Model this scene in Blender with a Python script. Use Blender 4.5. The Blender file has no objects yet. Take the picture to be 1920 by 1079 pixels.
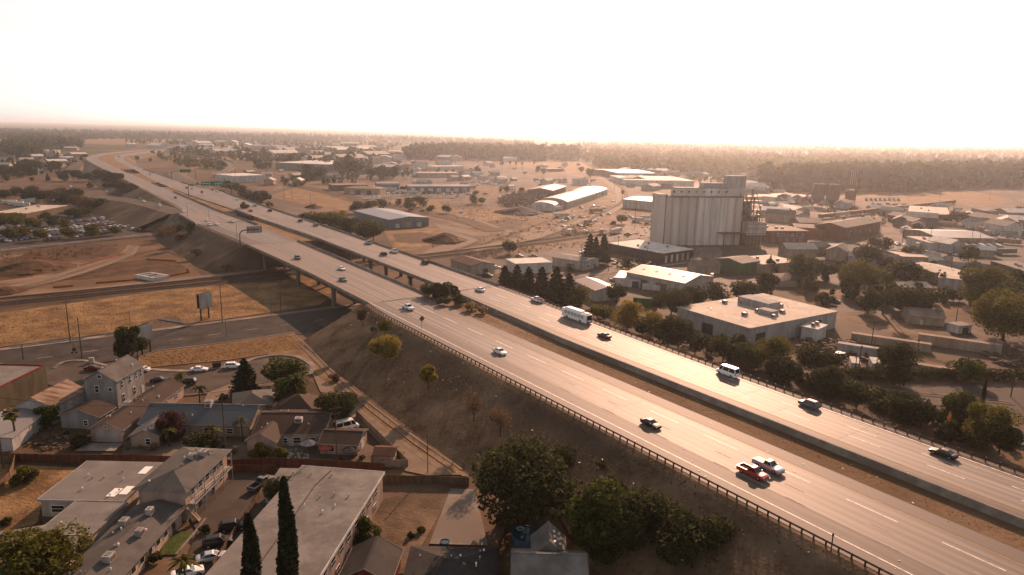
import bpy, bmesh, math, random
import numpy as np
from mathutils import Vector, Matrix
R = math.radians
rnd = random.Random(7)
scene = bpy.context.scene
COL = scene.collection

# ------------------------------------------------------------------ camera
FOC, PITCH, ROLL, CAMH = 1333.0, R(12.44), R(1.22), 69.0
_Fw = Vector((0, math.cos(PITCH), -math.sin(PITCH)))
_Uh = Vector((0, math.sin(PITCH), math.cos(PITCH)))
_Rh = Vector((1, 0, 0))
_Rr = math.cos(ROLL) * _Rh + math.sin(ROLL) * _Uh
_Uu = -math.sin(ROLL) * _Rh + math.cos(ROLL) * _Uh
cam = bpy.data.cameras.new('camera')
cam.sensor_width = 36.0
cam.lens = FOC / 1920 * 36.0
cam.clip_start, cam.clip_end = 1.0, 60000.0
camo = bpy.data.objects.new('camera', cam)
COL.objects.link(camo)
camo.matrix_world = Matrix(((_Rr.x, _Uu.x, -_Fw.x, 0), (_Rr.y, _Uu.y, -_Fw.y, 0), (_Rr.z, _Uu.z, -_Fw.z, CAMH), (0, 0, 0, 1)))
scene.camera = camo

# ------------------------------------------------------------------ world, sun, exposure
SUN_AZ, SUN_EL = R(16.5), R(23.0)
world = bpy.data.worlds.new('World')
scene.world = world
world.use_nodes = True
wn = world.node_tree
sky = wn.nodes.new('ShaderNodeTexSky')
sky.sky_type = 'NISHITA'
sky.sun_disc = False
sky.sun_elevation = SUN_EL
sky.sun_rotation = SUN_AZ
sky.air_density, sky.dust_density, sky.ozone_density = 1.0, 1.0, 1.0
bg = wn.nodes['Background']
bg.inputs['Strength'].default_value = 0.086
hs = wn.nodes.new('ShaderNodeHueSaturation')          # smoky, colourless summer sky
hs.inputs['Saturation'].default_value = 0.2
wn.links.new(sky.outputs[0], hs.inputs['Color'])
wt = wn.nodes.new('ShaderNodeMix'); wt.data_type = 'RGBA'; wt.blend_type = 'MULTIPLY'; wt.inputs[0].default_value = 1.0
wt.inputs[7].default_value = (1.0, 0.93, 0.91, 1)
wn.links.new(hs.outputs[0], wt.inputs[6])
wn.links.new(wt.outputs[2], bg.inputs['Color'])
sun = bpy.data.lights.new('sun', 'SUN')
sun.energy, sun.angle, sun.color = 5.0, R(0.6), (1.0, 0.57, 0.36)
suno = bpy.data.objects.new('sun', sun)
COL.objects.link(suno)
_sd = Vector((math.sin(SUN_AZ) * math.cos(SUN_EL), math.cos(SUN_AZ) * math.cos(SUN_EL), math.sin(SUN_EL)))
suno.rotation_euler = _sd.to_track_quat('Z', 'Y').to_euler()
suno.location = _sd * 500
vs = scene.view_settings
vs.view_transform, vs.look, vs.exposure, vs.gamma, vs.use_curve_mapping = 'Standard', 'None', 0.95, 1.0, False
scene.cycles.use_denoising = True
scene.cycles.max_bounces = 6
scene.cycles.transparent_max_bounces = 6
scene.cycles.volume_bounces = 1
scene.cycles.sample_clamp_indirect = 4.0

# ------------------------------------------------------------------ geometry helpers
def ray(px, py):
    return _Fw + (px - 960) / FOC * _Rr + (539.5 - py) / FOC * _Uu
def P(px, py, z=0.0):
    """the point at height z that the photograph shows at pixel (px, py)"""
    d = ray(px, py)
    t = (z - CAMH) / d.z
    return Vector((d.x * t, d.y * t, z))
def mpp(p):
    """metres per photo pixel at a point"""
    return (Vector(p) - Vector((0, 0, CAMH))).dot(_Fw) / FOC
_a = R(35)
DV, NV = Vector((-math.sin(_a), math.cos(_a), 0)), Vector((math.cos(_a), math.sin(_a), 0))
def W(s, t, z=0.0):
    """freeway coordinates: s along it, t across it"""
    v = DV * s + NV * t
    return Vector((v.x, v.y, z))

class MB:
    def __init__(self):
        self.v, self.f, self.m, self.cur = [], [], [], 0
    def mat(self, i):
        self.cur = i
        return self
    def add(self, vs_, fs):
        o = len(self.v)
        self.v.extend([tuple(x) for x in vs_])
        for f in fs:
            self.f.append(tuple(i + o for i in f)); self.m.append(self.cur)
        return self
    def box(self, c, s, ax=None, az=None):
        """box with centre c, full size s; ax = optional (ex, ey) axes"""
        ex, ey = ax if ax else (Vector((1, 0, 0)), Vector((0, 1, 0)))
        ez = az or Vector((0, 0, 1))
        c = Vector(c)
        pts = [c + ex * (s[0] / 2 * a) + ey * (s[1] / 2 * b) + ez * (s[2] / 2 * d) for d in (-1, 1) for a, b in ((-1, -1), (1, -1), (1, 1), (-1, 1))]
        return self.add(pts, [(0, 3, 2, 1), (4, 5, 6, 7), (0, 1, 5, 4), (1, 2, 6, 5), (2, 3, 7, 6), (3, 0, 4, 7)])
    def prism(self, pts, z0, z1):
        n = len(pts)
        vs_ = [(p[0], p[1], z0) for p in pts] + [(p[0], p[1], z1) for p in pts]
        return self.add(vs_, [tuple(range(n - 1, -1, -1)), tuple(range(n, 2 * n))] + [(i, (i + 1) % n, n + (i + 1) % n, n + i) for i in range(n)])
    def cyl(self, p0, p1, r0, r1=None, n=8, cap=True):
        p0, p1 = Vector(p0), Vector(p1)
        r1 = r0 if r1 is None else r1
        d = (p1 - p0).normalized()
        u = d.orthogonal().normalized(); w = d.cross(u)
        vs_ = []
        for p, r_ in ((p0, r0), (p1, r1)):
            for i in range(n):
                a = 2 * math.pi * i / n
                vs_.append(p + u * (r_ * math.cos(a)) + w * (r_ * math.sin(a)))
        fs = [(i, (i + 1) % n, n + (i + 1) % n, n + i) for i in range(n)]
        if cap:
            fs += [tuple(range(n - 1, -1, -1)), tuple(range(n, 2 * n))]
        return self.add(vs_, fs)
    def path(self, pts, r_, n=6):
        for a, b in zip(pts[:-1], pts[1:]):
            self.cyl(a, b, r_, r_, n)
        return self
    def data(self, name, mats, smooth=False):
        me = bpy.data.meshes.new(name)
        me.from_pydata(self.v, [], self.f)
        for m in (mats if isinstance(mats, (list, tuple)) else [mats]):
            me.materials.append(m)
        if self.m and max(self.m) > 0:
            me.polygons.foreach_set('material_index', self.m)
        bm = bmesh.new(); bm.from_mesh(me)
        bmesh.ops.recalc_face_normals(bm, faces=bm.faces[:])
        bm.to_mesh(me); bm.free()
        if smooth:
            me.polygons.foreach_set('use_smooth', [True] * len(me.polygons))
        me.update()
        return me
    def build(self, name, mats, parent=None, smooth=False, loc=None):
        return link(name, self.data(name, mats, smooth), parent, loc)

def link(name, data, parent=None, loc=None):
    o = bpy.data.objects.new(name, data)
    COL.objects.link(o)
    if parent is not None:
        o.parent = parent
    if loc is not None:
        o.location = loc
    return o
def tag(o, label=None, cat=None, group=None, kind=None):
    if label: o['label'] = label
    if cat: o['category'] = cat
    if group: o['group'] = group
    if kind: o['kind'] = kind
    return o
def empty(name, loc, rz=0.0, label=None, cat=None, group=None):
    o = link(name, None)
    o.empty_display_size = 0.5
    o.location = loc
    o.rotation_euler = (0, 0, rz)
    return tag(o, label, cat, group)
def flat(name, pts, z, mat, kind='structure', label=None):
    """a flat sheet from a ring of world points"""
    from mathutils.geometry import tessellate_polygon
    vs_ = [Vector((p[0], p[1], z)) for p in pts]
    tris = tessellate_polygon([vs_])
    m = MB(); m.add(vs_, [tuple(t) for t in tris])
    o = m.build(name, mat)
    me = o.data
    if me.polygons and sum(p.normal.z for p in me.polygons) < 0:
        me.flip_normals()
    o['kind'] = kind
    if label: o['label'] = label
    return o
def zone(name, px, z, mat, label=None):
    return flat(name, [P(x, y, 0) for x, y in px], z, mat, 'structure', label)
def stripe_pts(pts, w):
    """left and right edges of a ribbon of width w along pts"""
    L, Rr = [], []
    for i, p in enumerate(pts):
        a = pts[max(i - 1, 0)]; b = pts[min(i + 1, len(pts) - 1)]
        d = Vector((b[0] - a[0], b[1] - a[1], 0)).normalized()
        n = Vector((-d.y, d.x, 0)) * (w / 2)
        L.append(Vector(p) + n); Rr.append(Vector(p) - n)
    return L, Rr
def ribbon(mb, pts, w):
    L, Rr = stripe_pts(pts, w)
    n = len(pts)
    mb.add(L + Rr, [(i, i + 1, n + i + 1, n + i) for i in range(n - 1)])
def spline(pts, k=8):
    """Catmull-Rom through points"""
    pts = [Vector(p) for p in pts]
    out = []
    for i in range(len(pts) - 1):
        p0 = pts[max(i - 1, 0)]; p1 = pts[i]; p2 = pts[i + 1]; p3 = pts[min(i + 2, len(pts) - 1)]
        for j in range(k):
            t = j / k
            out.append(0.5 * ((2 * p1) + (p2 - p0) * t + (2 * p0 - 5 * p1 + 4 * p2 - p3) * t * t + (3 * p1 - p0 - 3 * p2 + p3) * t ** 3))
    out.append(pts[-1])
    return out

# ------------------------------------------------------------------ materials
_MC = {}
def mat(name, c1, c2=None, scale=1.0, rough=0.85, bump=0.0, bscale=None, space='pos', metal=0.0, spec=0.04, stretch=None, c3=None, detail=6.0, sharp=0.18, trans=0.0, wave=None, dim=0.62, wheel=None):
    if name in _MC: return _MC[name]
    if dim:
        c1, c2, c3 = (None if c is None else tuple(x * dim for x in c) for c in (c1, c2, c3))
    m = bpy.data.materials.new(name); m.use_nodes = True
    nt = m.node_tree; N = nt.nodes; L = nt.links
    b = N['Principled BSDF']
    b.inputs['Roughness'].default_value = rough
    b.inputs['Metallic'].default_value = metal
    b.inputs['Specular IOR Level'].default_value = spec
    col = (*c1, 1)
    b.inputs['Base Color'].default_value = col
    if c2 is not None or bump:
        if space == 'pos':
            src = N.new('ShaderNodeNewGeometry').outputs['Position']
        else:
            src = N.new('ShaderNodeTexCoord').outputs['Object']
        mp = N.new('ShaderNodeMapping')
        L.new(src, mp.inputs[0])
        if stretch:
            mp.vector_type = 'TEXTURE'
            mp.inputs['Rotation'].default_value = (0, 0, -stretch[0])
            mp.inputs['Scale'].default_value = tuple(1.0 / x for x in stretch[1])
        src = mp.outputs[0]
    if c2 is not None:
        n1 = N.new('ShaderNodeTexNoise'); n1.inputs['Scale'].default_value = scale; n1.inputs['Detail'].default_value = detail; n1.inputs['Roughness'].default_value = 0.65
        L.new(src, n1.inputs['Vector'])
        cr = N.new('ShaderNodeValToRGB')
        sharp *= 0.6
        cr.color_ramp.elements[0].position = 0.5 - sharp; cr.color_ramp.elements[0].color = (*c1, 1)
        cr.color_ramp.elements[1].position = 0.5 + sharp; cr.color_ramp.elements[1].color = (*c2, 1)
        L.new(n1.outputs['Fac'], cr.inputs[0])
        out = cr.outputs[0]
        if c3 is not None:
            n2 = N.new('ShaderNodeTexNoise'); n2.inputs['Scale'].default_value = scale * 0.17; n2.inputs['Detail'].default_value = 3.0
            L.new(src, n2.inputs['Vector'])
            mx = N.new('ShaderNodeMix'); mx.data_type = 'RGBA'
            rr = N.new('ShaderNodeValToRGB'); rr.color_ramp.elements[0].position = 0.46; rr.color_ramp.elements[1].position = 0.62
            L.new(n2.outputs['Fac'], rr.inputs[0])
            L.new(rr.outputs[0], mx.inputs[0]); L.new(out, mx.inputs[6]); mx.inputs[7].default_value = (*c3, 1)
            out = mx.outputs[2]
        if wheel:      # tyre-polished and oil-darkened bands along the lanes
            wv = N.new('ShaderNodeTexWave'); wv.wave_type = 'BANDS'; wv.bands_direction = 'X'; wv.inputs['Scale'].default_value = 2 * math.pi / (20 * wheel[0])
            wv.inputs['Distortion'].default_value = 1.6; wv.inputs['Detail'].default_value = 3.0; wv.inputs['Detail Scale'].default_value = 1.2
            wv.inputs['Phase Offset'].default_value = wheel[1]
            L.new(src, wv.inputs['Vector'])
            mr = N.new('ShaderNodeMapRange'); mr.inputs['To Min'].default_value = wheel[2]; mr.inputs['To Max'].default_value = 1.12
            L.new(wv.outputs['Fac'], mr.inputs['Value'])
            mm = N.new('ShaderNodeVectorMath'); mm.operation = 'SCALE'
            L.new(out, mm.inputs[0]); L.new(mr.outputs[0], mm.inputs['Scale'])
            out = mm.outputs[0]
        L.new(out, b.inputs['Base Color'])
    if wave:
        wv = N.new('ShaderNodeTexWave'); wv.inputs['Scale'].default_value = wave[0]; wv.bands_direction = wave[1]
        wv.inputs['Distortion'].default_value = 0.0
        L.new(N.new('ShaderNodeTexCoord').outputs['Object'], wv.inputs['Vector'])
        bw = N.new('ShaderNodeBump'); bw.inputs['Strength'].default_value = wave[2]; bw.inputs['Distance'].default_value = 0.05
        L.new(wv.outputs['Fac'], bw.inputs['Height']); L.new(bw.outputs[0], b.inputs['Normal'])
    elif bump:
        nb = N.new('ShaderNodeTexNoise'); nb.inputs['Scale'].default_value = bscale or scale * 4; nb.inputs['Detail'].default_value = 5.0
        L.new(src, nb.inputs['Vector'])
        bn = N.new('ShaderNodeBump'); bn.inputs['Strength'].default_value = bump; bn.inputs['Distance'].default_value = 0.3
        L.new(nb.outputs['Fac'], bn.inputs['Height']); L.new(bn.outputs[0], b.inputs['Normal'])
    if trans:
        t = N.new('ShaderNodeBsdfTranslucent')
        if c2 is not None: L.new(out, t.inputs[0])
        else: t.inputs[0].default_value = col
        mixs = N.new('ShaderNodeMixShader'); mixs.inputs[0].default_value = trans
        L.new(b.outputs[0], mixs.inputs[1]); L.new(t.outputs[0], mixs.inputs[2])
        L.new(mixs.outputs[0], N['Material Output'].inputs['Surface'])
    _MC[name] = m
    return m

M = {}
M['ground'] = mat('ground_soil', (0.085, 0.056, 0.036), (0.20, 0.128, 0.078), 0.03, bump=0.35, bscale=0.8, c3=(0.065, 0.05, 0.032), sharp=0.14, detail=9.0)
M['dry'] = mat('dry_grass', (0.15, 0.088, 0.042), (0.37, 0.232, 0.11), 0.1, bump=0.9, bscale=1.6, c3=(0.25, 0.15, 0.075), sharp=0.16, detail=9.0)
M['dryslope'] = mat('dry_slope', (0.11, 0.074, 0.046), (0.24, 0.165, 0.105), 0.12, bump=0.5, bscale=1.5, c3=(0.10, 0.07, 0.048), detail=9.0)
M['dirt'] = mat('bare_dirt', (0.12, 0.078, 0.048), (0.31, 0.21, 0.135), 0.05, bump=0.4, bscale=0.9, c3=(0.15, 0.088, 0.045), sharp=0.16, detail=9.0)
M['darkdirt'] = mat('dark_dirt', (0.068, 0.038, 0.021), (0.143, 0.079, 0.042), 0.15, bump=0.8, bscale=0.9)
M['gravel'] = mat('gravel_lot', (0.105, 0.08, 0.062), (0.235, 0.182, 0.14), 0.06, bump=0.3, bscale=2.0, c3=(0.13, 0.092, 0.062), sharp=0.16, detail=9.0)
M['asphalt'] = mat('asphalt', (0.024, 0.02, 0.0175), (0.055, 0.045, 0.038), 0.2, rough=0.8, bump=0.12, bscale=9.0, c3=(0.045, 0.037, 0.031), detail=9.0, spec=.06, dim=.9)
M['asphaltold'] = mat('worn_asphalt', (0.042, 0.033, 0.027), (0.10, 0.078, 0.062), 0.15, rough=0.8, bump=0.12, bscale=8.0, c3=(0.06, 0.047, 0.038), detail=9.0, spec=.06, dim=.9)
_al = -_a  # the freeway's bearing, for streaks along its lanes
M['lane'] = mat('freeway_concrete', (0.125, 0.098, 0.08), (0.285, 0.232, 0.192), 0.75, rough=0.6, spec=0.18, stretch=(-_a, (1.0, 0.012, 1.0)), bump=0.06, bscale=6.0, sharp=0.2, c3=(0.20, 0.16, 0.13), detail=9.0, wheel=(2.04, 0.6, .72))
M['shoulder'] = mat('freeway_asphalt', (0.07, 0.053, 0.043), (0.16, 0.125, 0.10), 0.7, rough=0.66, spec=0.2, stretch=(-_a, (1.0, 0.03, 1.0)), bump=0.1, bscale=6.0, c3=(0.13, 0.10, 0.08), detail=9.0)
M['deck'] = mat('bridge_deck_concrete', (0.14, 0.105, 0.083), (0.27, 0.208, 0.165), 0.7, rough=0.62, spec=0.22, stretch=(-_a, (1.0, 0.02, 1.0)), bump=0.06, bscale=5.0, c3=(0.24, 0.17, 0.125), detail=9.0, wheel=(2.04, 0.6, .8))
M['conc'] = mat('concrete', (0.24, 0.2, 0.168), (0.38, 0.325, 0.28), 0.35, bump=0.1, bscale=3.0, c3=(0.22, 0.185, 0.155), detail=9.0)
M['concold'] = mat('weathered_concrete', (0.136, 0.118, 0.102), (0.223, 0.202, 0.180), 0.4, bump=0.2, bscale=3.0, stretch=(0, (1, 1, 0.12)))
M['paint'] = mat('road_paint_white', (0.62, 0.56, 0.5), (0.30, 0.26, 0.225), 1.2, rough=0.6, spec=.3, dim=1.0)
M['paintfaint'] = mat('worn_road_paint', (0.36, 0.30, 0.25), (0.22, 0.175, 0.145), 1.2, rough=0.7, dim=1.0)
M['painty'] = mat('road_paint_yellow', (0.60, 0.38, 0.12), (0.42, 0.27, 0.11), 1.5, rough=0.6)
M['path'] = mat('pale_path', (0.223, 0.166, 0.120), (0.279, 0.211, 0.156), 0.3, bump=0.15, bscale=3.0)
M['steel'] = mat('galvanised_steel', (0.34, 0.32, 0.30), (0.24, 0.22, 0.2), 0.8, rough=0.5, metal=0.6)
M['rust'] = mat('rusty_steel', (0.15, 0.075, 0.045), (0.26, 0.14, 0.085), 0.9, rough=0.7, metal=0.3)
M['wood'] = mat('weathered_wood', (0.080, 0.052, 0.036), (0.136, 0.092, 0.064), 1.2, stretch=(0, (1, 1, 0.1)))
M['redwood'] = mat('stained_fence_wood', (0.10, 0.042, 0.028), (0.17, 0.075, 0.045), 1.5, stretch=(0, (1, 1, 0.15)))
M['tanwood'] = mat('bare_fence_wood', (0.140, 0.091, 0.059), (0.210, 0.143, 0.098), 1.5, stretch=(0, (1, 1, 0.15)))
M['black'] = mat('black_rubber', (0.015, 0.015, 0.016), rough=0.8)
M['glass'] = mat('dark_glass', (0.02, 0.022, 0.025), rough=0.08, spec=0.5)
M['white'] = mat('white_paint', (0.74, 0.72, 0.69), rough=0.5, dim=0.9)
M['grass'] = mat('lawn_grass', (0.06, 0.085, 0.022), (0.11, 0.13, 0.04), 0.8, bump=0.8, bscale=5)
M['water'] = mat('pool_water', (0.02, 0.06, 0.085), rough=0.05, spec=0.5)
M['ballast'] = mat('track_ballast', (0.055, 0.046, 0.04), (0.10, 0.085, 0.075), 1.5, bump=0.6, bscale=5.0)
M['orange'] = mat('orange_mesh_fence', (0.50, 0.12, 0.05), (0.30, 0.10, 0.06), 0.6)
M['green_sign'] = mat('green_sign_panel', (0.015, 0.20, 0.10), rough=0.5)
M['silver'] = mat('bright_metal', (0.55, 0.54, 0.52), rough=0.35, metal=0.8)
_ROOFC = {'grey': (0.20, 0.185, 0.17), 'palegrey': (0.34, 0.315, 0.29), 'brown': (0.105, 0.075, 0.06), 'dark': (0.085, 0.078, 0.073), 'blue': (0.20, 0.215, 0.235),
          'white': (1.1, 1.05, 0.98), 'tan': (0.40, 0.32, 0.25), 'redbrown': (0.19, 0.10, 0.075), 'cream': (0.85, 0.74, 0.62)}
def roofm(k):
    c = tuple(x * 0.46 for x in _ROOFC[k])
    return mat('roof_' + k, tuple(x * 0.72 for x in c), tuple(x * 1.15 for x in c), 0.25, rough=0.75, bump=0.15, bscale=4.0, c3=tuple(x * 0.92 for x in c), dim=.95, detail=9.0)
def metalroof(k):
    c = tuple(x * 0.6 for x in _ROOFC[k])
    return mat('sheet_metal_' + k, tuple(x * 0.85 for x in c), tuple(x * 1.1 for x in c), 0.2, rough=0.5, spec=0.3, bump=0.1, bscale=2.0, c3=tuple(x * 0.8 for x in c), dim=.85, detail=9.0)
_WALLC = {'grey': (0.30, 0.285, 0.27), 'white': (0.62, 0.59, 0.55), 'cream': (0.50, 0.42, 0.33), 'tan': (0.38, 0.295, 0.22), 'brick': (0.21, 0.085, 0.055), 'redbrick': (0.26, 0.085, 0.05), 'brown': (0.17, 0.125, 0.09), 'bluegrey': (0.19, 0.205, 0.225),
          'dark': (0.065, 0.06, 0.06), 'green': (0.04, 0.13, 0.055), 'pink': (0.46, 0.345, 0.285), 'orange': (0.28, 0.10, 0.045), 'palegrey': (0.44, 0.42, 0.40), 'blue': (0.10, 0.16, 0.25), 'red': (0.21, 0.045, 0.035), 'olive': (0.12, 0.10, 0.065)}
def wallm(k):
    c = tuple(x * 0.78 for x in _WALLC[k])
    return mat('wall_' + k, tuple(x * 0.74 for x in c), tuple(x * 1.12 for x in c), 0.5, rough=0.85, bump=0.08, bscale=5.0, stretch=(0, (1, 1, 0.25)), dim=.85, detail=8.0)
# ------------------------------------------------------------------ ground and surfaces
GZ = 0.0
g = MB()
g.add([(-30000, -400, GZ), (30000, -400, GZ), (30000, 45000, GZ), (-30000, 45000, GZ)], [(0, 1, 2, 3)])
tag(g.build('ground', M['ground']), kind='structure')
zz = [0.02]
def Z():
    zz[0] += 0.004
    return zz[0]
farfield = mat('far_farmland', (0.05, 0.046, 0.024), (0.17, 0.112, 0.055), 0.0022, c3=(0.04, 0.042, 0.022), sharp=0.12, detail=8.0)
flat('farmland', [(-16000, 1150), (16000, 1150), (26000, 30000), (-26000, 30000)], Z(), farfield)
for px in ([(130, 268), (170, 261), (250, 259), (330, 263), (300, 268), (210, 272)],
           [(330, 292), (420, 272), (560, 284), (700, 262), (740, 268), (640, 285), (520, 300), (400, 300)],
           [(0, 258), (140, 254), (160, 262), (60, 268), (0, 268)],
           [(890, 322), (960, 304), (1090, 305), (1118, 320), (1090, 333), (960, 333)]):
    zone('dry_field', px, Z(), M['dry'])
# industrial belt in the middle distance: pale dirt and hard standing
zone('dirt_lot', [(640, 345), (760, 325), (1130, 325), (1160, 370), (1230, 395), (1230, 455), (1080, 480), (900, 470), (850, 420), (640, 370)], Z(), M['dirt'])
zone('dry_field', [(490, 372), (525, 345), (610, 365), (665, 383), (650, 395), (560, 395)], Z(), M['dry'])
zone('dirt_lot', [(470, 392), (500, 368), (640, 400), (690, 440), (600, 430)], Z(), M['gravel'])
zone('dry_field', [(730, 370), (880, 375), (950, 400), (960, 430), (860, 415), (740, 385)], Z(), M['dry'])
zone('dry_field', [(718, 430), (830, 428), (860, 440), (780, 470), (740, 470)], Z(), M['dry'])
zone('dirt_track', [(815, 420), (860, 428), (900, 448), (860, 470), (780, 485), (800, 470), (850, 452)], Z(), M['path'])
zone('gravel_lot', [(660, 300), (900, 300), (1130, 340), (1100, 352), (900, 350), (640, 340), (560, 325)], Z(), M['gravel'])
zone('hard_standing', [(1160, 330), (1900, 330), (2300, 400), (2300, 560), (1650, 500), (1300, 470), (1230, 400), (1160, 380)], Z(), M['gravel'])
zone('dry_field', [(1560, 362), (1820, 358), (1900, 376), (1850, 388), (1720, 383), (1560, 370)], Z(), M['dry'])
zone('industrial_yard', [(1430, 470), (1920, 430), (2300, 470), (2300, 640), (1700, 560), (1440, 520)], Z(), M['asphaltold'])
zone('mill_yard', [(1000, 470), (1230, 452), (1440, 468), (1640, 500), (1500, 540), (1300, 560), (1080, 545), (880, 500)], Z(), M['asphaltold'])
zone('gravel_yard', [(880, 490), (960, 478), (1120, 520), (1290, 590), (1310, 660), (1150, 600), (960, 530)], Z(), M['gravel'])
zone('gravel_yard', [(1290, 600), (1600, 560), (1920, 640), (2200, 680), (2200, 770), (1900, 700), (1620, 700), (1450, 690)], Z(), M['gravel'])
zone('residential_street', [(1480, 585), (1600, 560), (2000, 650), (2100, 690), (1900, 660), (1700, 620)], Z(), M['asphaltold'])
zone('dry_verge', [(1540, 588), (1620, 585), (1900, 660), (1960, 690), (1880, 672), (1700, 632)], Z(), M['dryslope'])
zone('frontage_road', [(1600, 715), (2100, 725), (2200, 800), (1880, 780), (1650, 745)], Z(), M['asphaltold'])
for px, m_ in (([(905, 418), (950, 408), (985, 415), (975, 430), (930, 432)], 'darkdirt'), ([(1000, 440), (1060, 426), (1100, 430), (1060, 446), (1010, 452)], 'darkdirt'), ([(820, 378), (900, 372), (960, 385), (900, 396), (840, 392)], 'dryslope'), ([(1150, 395), (1200, 388), (1228, 400), (1210, 412), (1160, 408)], 'darkdirt'), ([(700, 328), (780, 322), (800, 332), (720, 340)], 'asphaltold'), ([(870, 340), (960, 332), (990, 342), (900, 350)], 'asphaltold'), ([(780, 337), (860, 334), (870, 341), (790, 344)], 'asphaltold'), ([(1100, 440), (1180, 425), (1228, 430), (1225, 445), (1130, 455)], 'asphaltold'), ([(1240, 345), (1330, 345), (1400, 352), (1380, 362), (1250, 358)], 'asphaltold'), ([(560, 395), (640, 398), (690, 425), (640, 420)], 'dryslope'), ([(1450, 378), (1540, 376), (1600, 386), (1500, 394)], 'asphaltold'), ([(735, 440), (790, 436), (830, 446), (790, 456), (745, 455)], 'darkdirt')):
    zone('bare_patch', px, Z(), M[m_])
# left side: construction ground, rail corridor
zone('dirt_lot', [(0, 478), (120, 470), (230, 455), (310, 445), (345, 480), (380, 520), (240, 535), (0, 562), (-250, 590), (-250, 500)], Z(), M['dirt'])
zone('excavation', [(0, 488), (90, 470), (200, 462), (225, 468), (200, 483), (100, 495), (60, 520), (0, 528), (-200, 540), (-200, 500)], Z(), M['darkdirt'])
zone('excavation', [(85, 527), (150, 508), (230, 492), (290, 486), (330, 490), (350, 505), (340, 515), (250, 515), (160, 525)], Z(), M['darkdirt'])
zone('haul_track', [(0, 540), (60, 528), (140, 505), (225, 478), (240, 460), (262, 462), (250, 482), (160, 512), (80, 536), (0, 558)], Z(), M['path'])
flat('parking_lot', [P(-200, 420), P(0, 392), P(120, 386), P(200, 402), P(255, 430), P(250, 440), P(0, 470), P(-250, 500)], Z(), M['asphalt'])
def strip(name, s0, s1, t0, t1, m, z):
    return flat(name, [W(s0, t0), W(s1, t0), W(s1, t1), W(s0, t1)], z, m)
# crossing street and its verges, square to the freeway
zone('dry_field', [(-300, 640), (0, 588), (300, 547), (480, 530), (600, 520), (640, 545), (600, 572), (420, 600), (270, 617), (0, 652), (-300, 690)], Z(), M['dry'])
STREET_Z = Z()
strip('street', 231, 258.7, -520, 440, M['asphalt'], STREET_Z)
strip('pavement', 258.7, 261.3, -520, 345, M['conc'], STREET_Z + .13)
zone('dry_field', [(262, 668), (300, 660), (420, 645), (552, 626), (580, 652), (590, 675), (500, 665), (430, 676), (280, 690), (255, 688)], Z(), M['dry'])
zone('gravel_pad', [(262, 605), (330, 593), (350, 610), (280, 622)], Z(), M['gravel'])
zone('street', [(85, 690), (150, 682), (258, 690), (275, 696), (350, 697), (440, 688), (480, 676), (520, 671), (560, 676), (583, 690), (575, 702), (540, 712), (480, 722), (420, 732), (340, 742), (300, 730), (240, 735), (120, 730), (80, 720)], Z(), M['asphaltold'])
zone('rail_service_road', [(-300, 605), (0, 560), (300, 525), (480, 508), (520, 500), (520, 506), (300, 534), (0, 566), (-300, 612)], Z(), M['path'])
# paths and yards on the near left
zone('concrete_path', [(585, 700), (625, 722), (700, 772), (790, 850), (868, 892), (800, 893), (760, 885), (735, 860), (700, 820), (650, 775), (600, 735)], Z(), M['path'])
zone('dirt_track', [(548, 630), (570, 640), (640, 715), (760, 812), (880, 895), (868, 895), (745, 815), (610, 710), (560, 650)], Z(), M['dirt'])
zone('dry_strip', [(560, 645), (600, 690), (700, 775), (800, 848), (868, 888), (850, 890), (770, 838), (660, 755), (590, 700)], Z(), M['dry'])
zone('dry_yard', [(-300, 870), (0, 872), (160, 880), (80, 940), (70, 985), (0, 1000), (-300, 1050)], Z(), M['dry'])
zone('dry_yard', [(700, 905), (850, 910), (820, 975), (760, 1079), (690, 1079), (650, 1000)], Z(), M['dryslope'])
zone('concrete_slab', [(845, 918), (890, 920), (900, 960), (915, 1025), (805, 1022)], Z(), M['conc'])
zone('car_park', [(395, 885), (520, 890), (500, 950), (440, 1079), (330, 1100), (370, 1000), (350, 960)], Z(), M['asphaltold'])
zone('lawn', [(310, 1012), (330, 998), (364, 1000), (330, 1042), (300, 1043)], Z(), M['grass'])
zone('lawn', [(432, 738), (480, 728), (500, 735), (470, 760), (440, 762)], Z(), M['grass'])
zone('lawn', [(560, 755), (590, 738), (600, 770), (570, 775)], Z(), M['grass'])
zone('back_yard', [(230, 830), (500, 800), (760, 850), (740, 880), (230, 868)], Z(), M['gravel'])
zone('driveway', [(160, 833), (232, 833), (215, 848), (140, 848)], Z(), M['conc'])
zone('driveway', [(390, 738), (430, 722), (450, 722), (410, 755), (380, 757)], Z(), M['path'])
zone('driveway', [(485, 725), (520, 718), (515, 745), (480, 752)], Z(), M['path'])
zone('garden_path', [(574, 740), (582, 740), (583, 770), (574, 770)], Z(), M['path'])
# upper-left streets
def street(name, px, w, m, paint=False, z=None):
    pts = spline([P(x, y) for x, y in px], 6)
    z = z or Z()
    mb = MB(); ribbon(mb, [(p.x, p.y, z) for p in pts], w)
    tag(mb.build(name, m), kind='structure')
    if paint:
        mb = MB(); ribbon(mb, [(p.x, p.y, z + 0.012) for p in pts], 0.35)
        tag(mb.build('road_line', M['paint']), kind='structure')
street('street', [(-250, 500), (0, 470), (130, 456), (250, 443), (310, 437), (400, 420), (520, 395)], 15, M['asphaltold'], True)
street('street', [(0, 312), (90, 318), (150, 324), (215, 338)], 12, M['asphaltold'])
street('street', [(640, 340), (560, 350), (500, 366), (455, 388)], 12, M['asphaltold'])
street('dirt_track', [(880, 470), (1020, 440), (1130, 402), (1165, 380), (1150, 350), (1100, 318)], 11, M['path'])
street('street', [(1300, 556), (1440, 520), (1560, 505), (1650, 470), (1920, 425), (2200, 390)], 12, M['asphaltold'])
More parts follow.
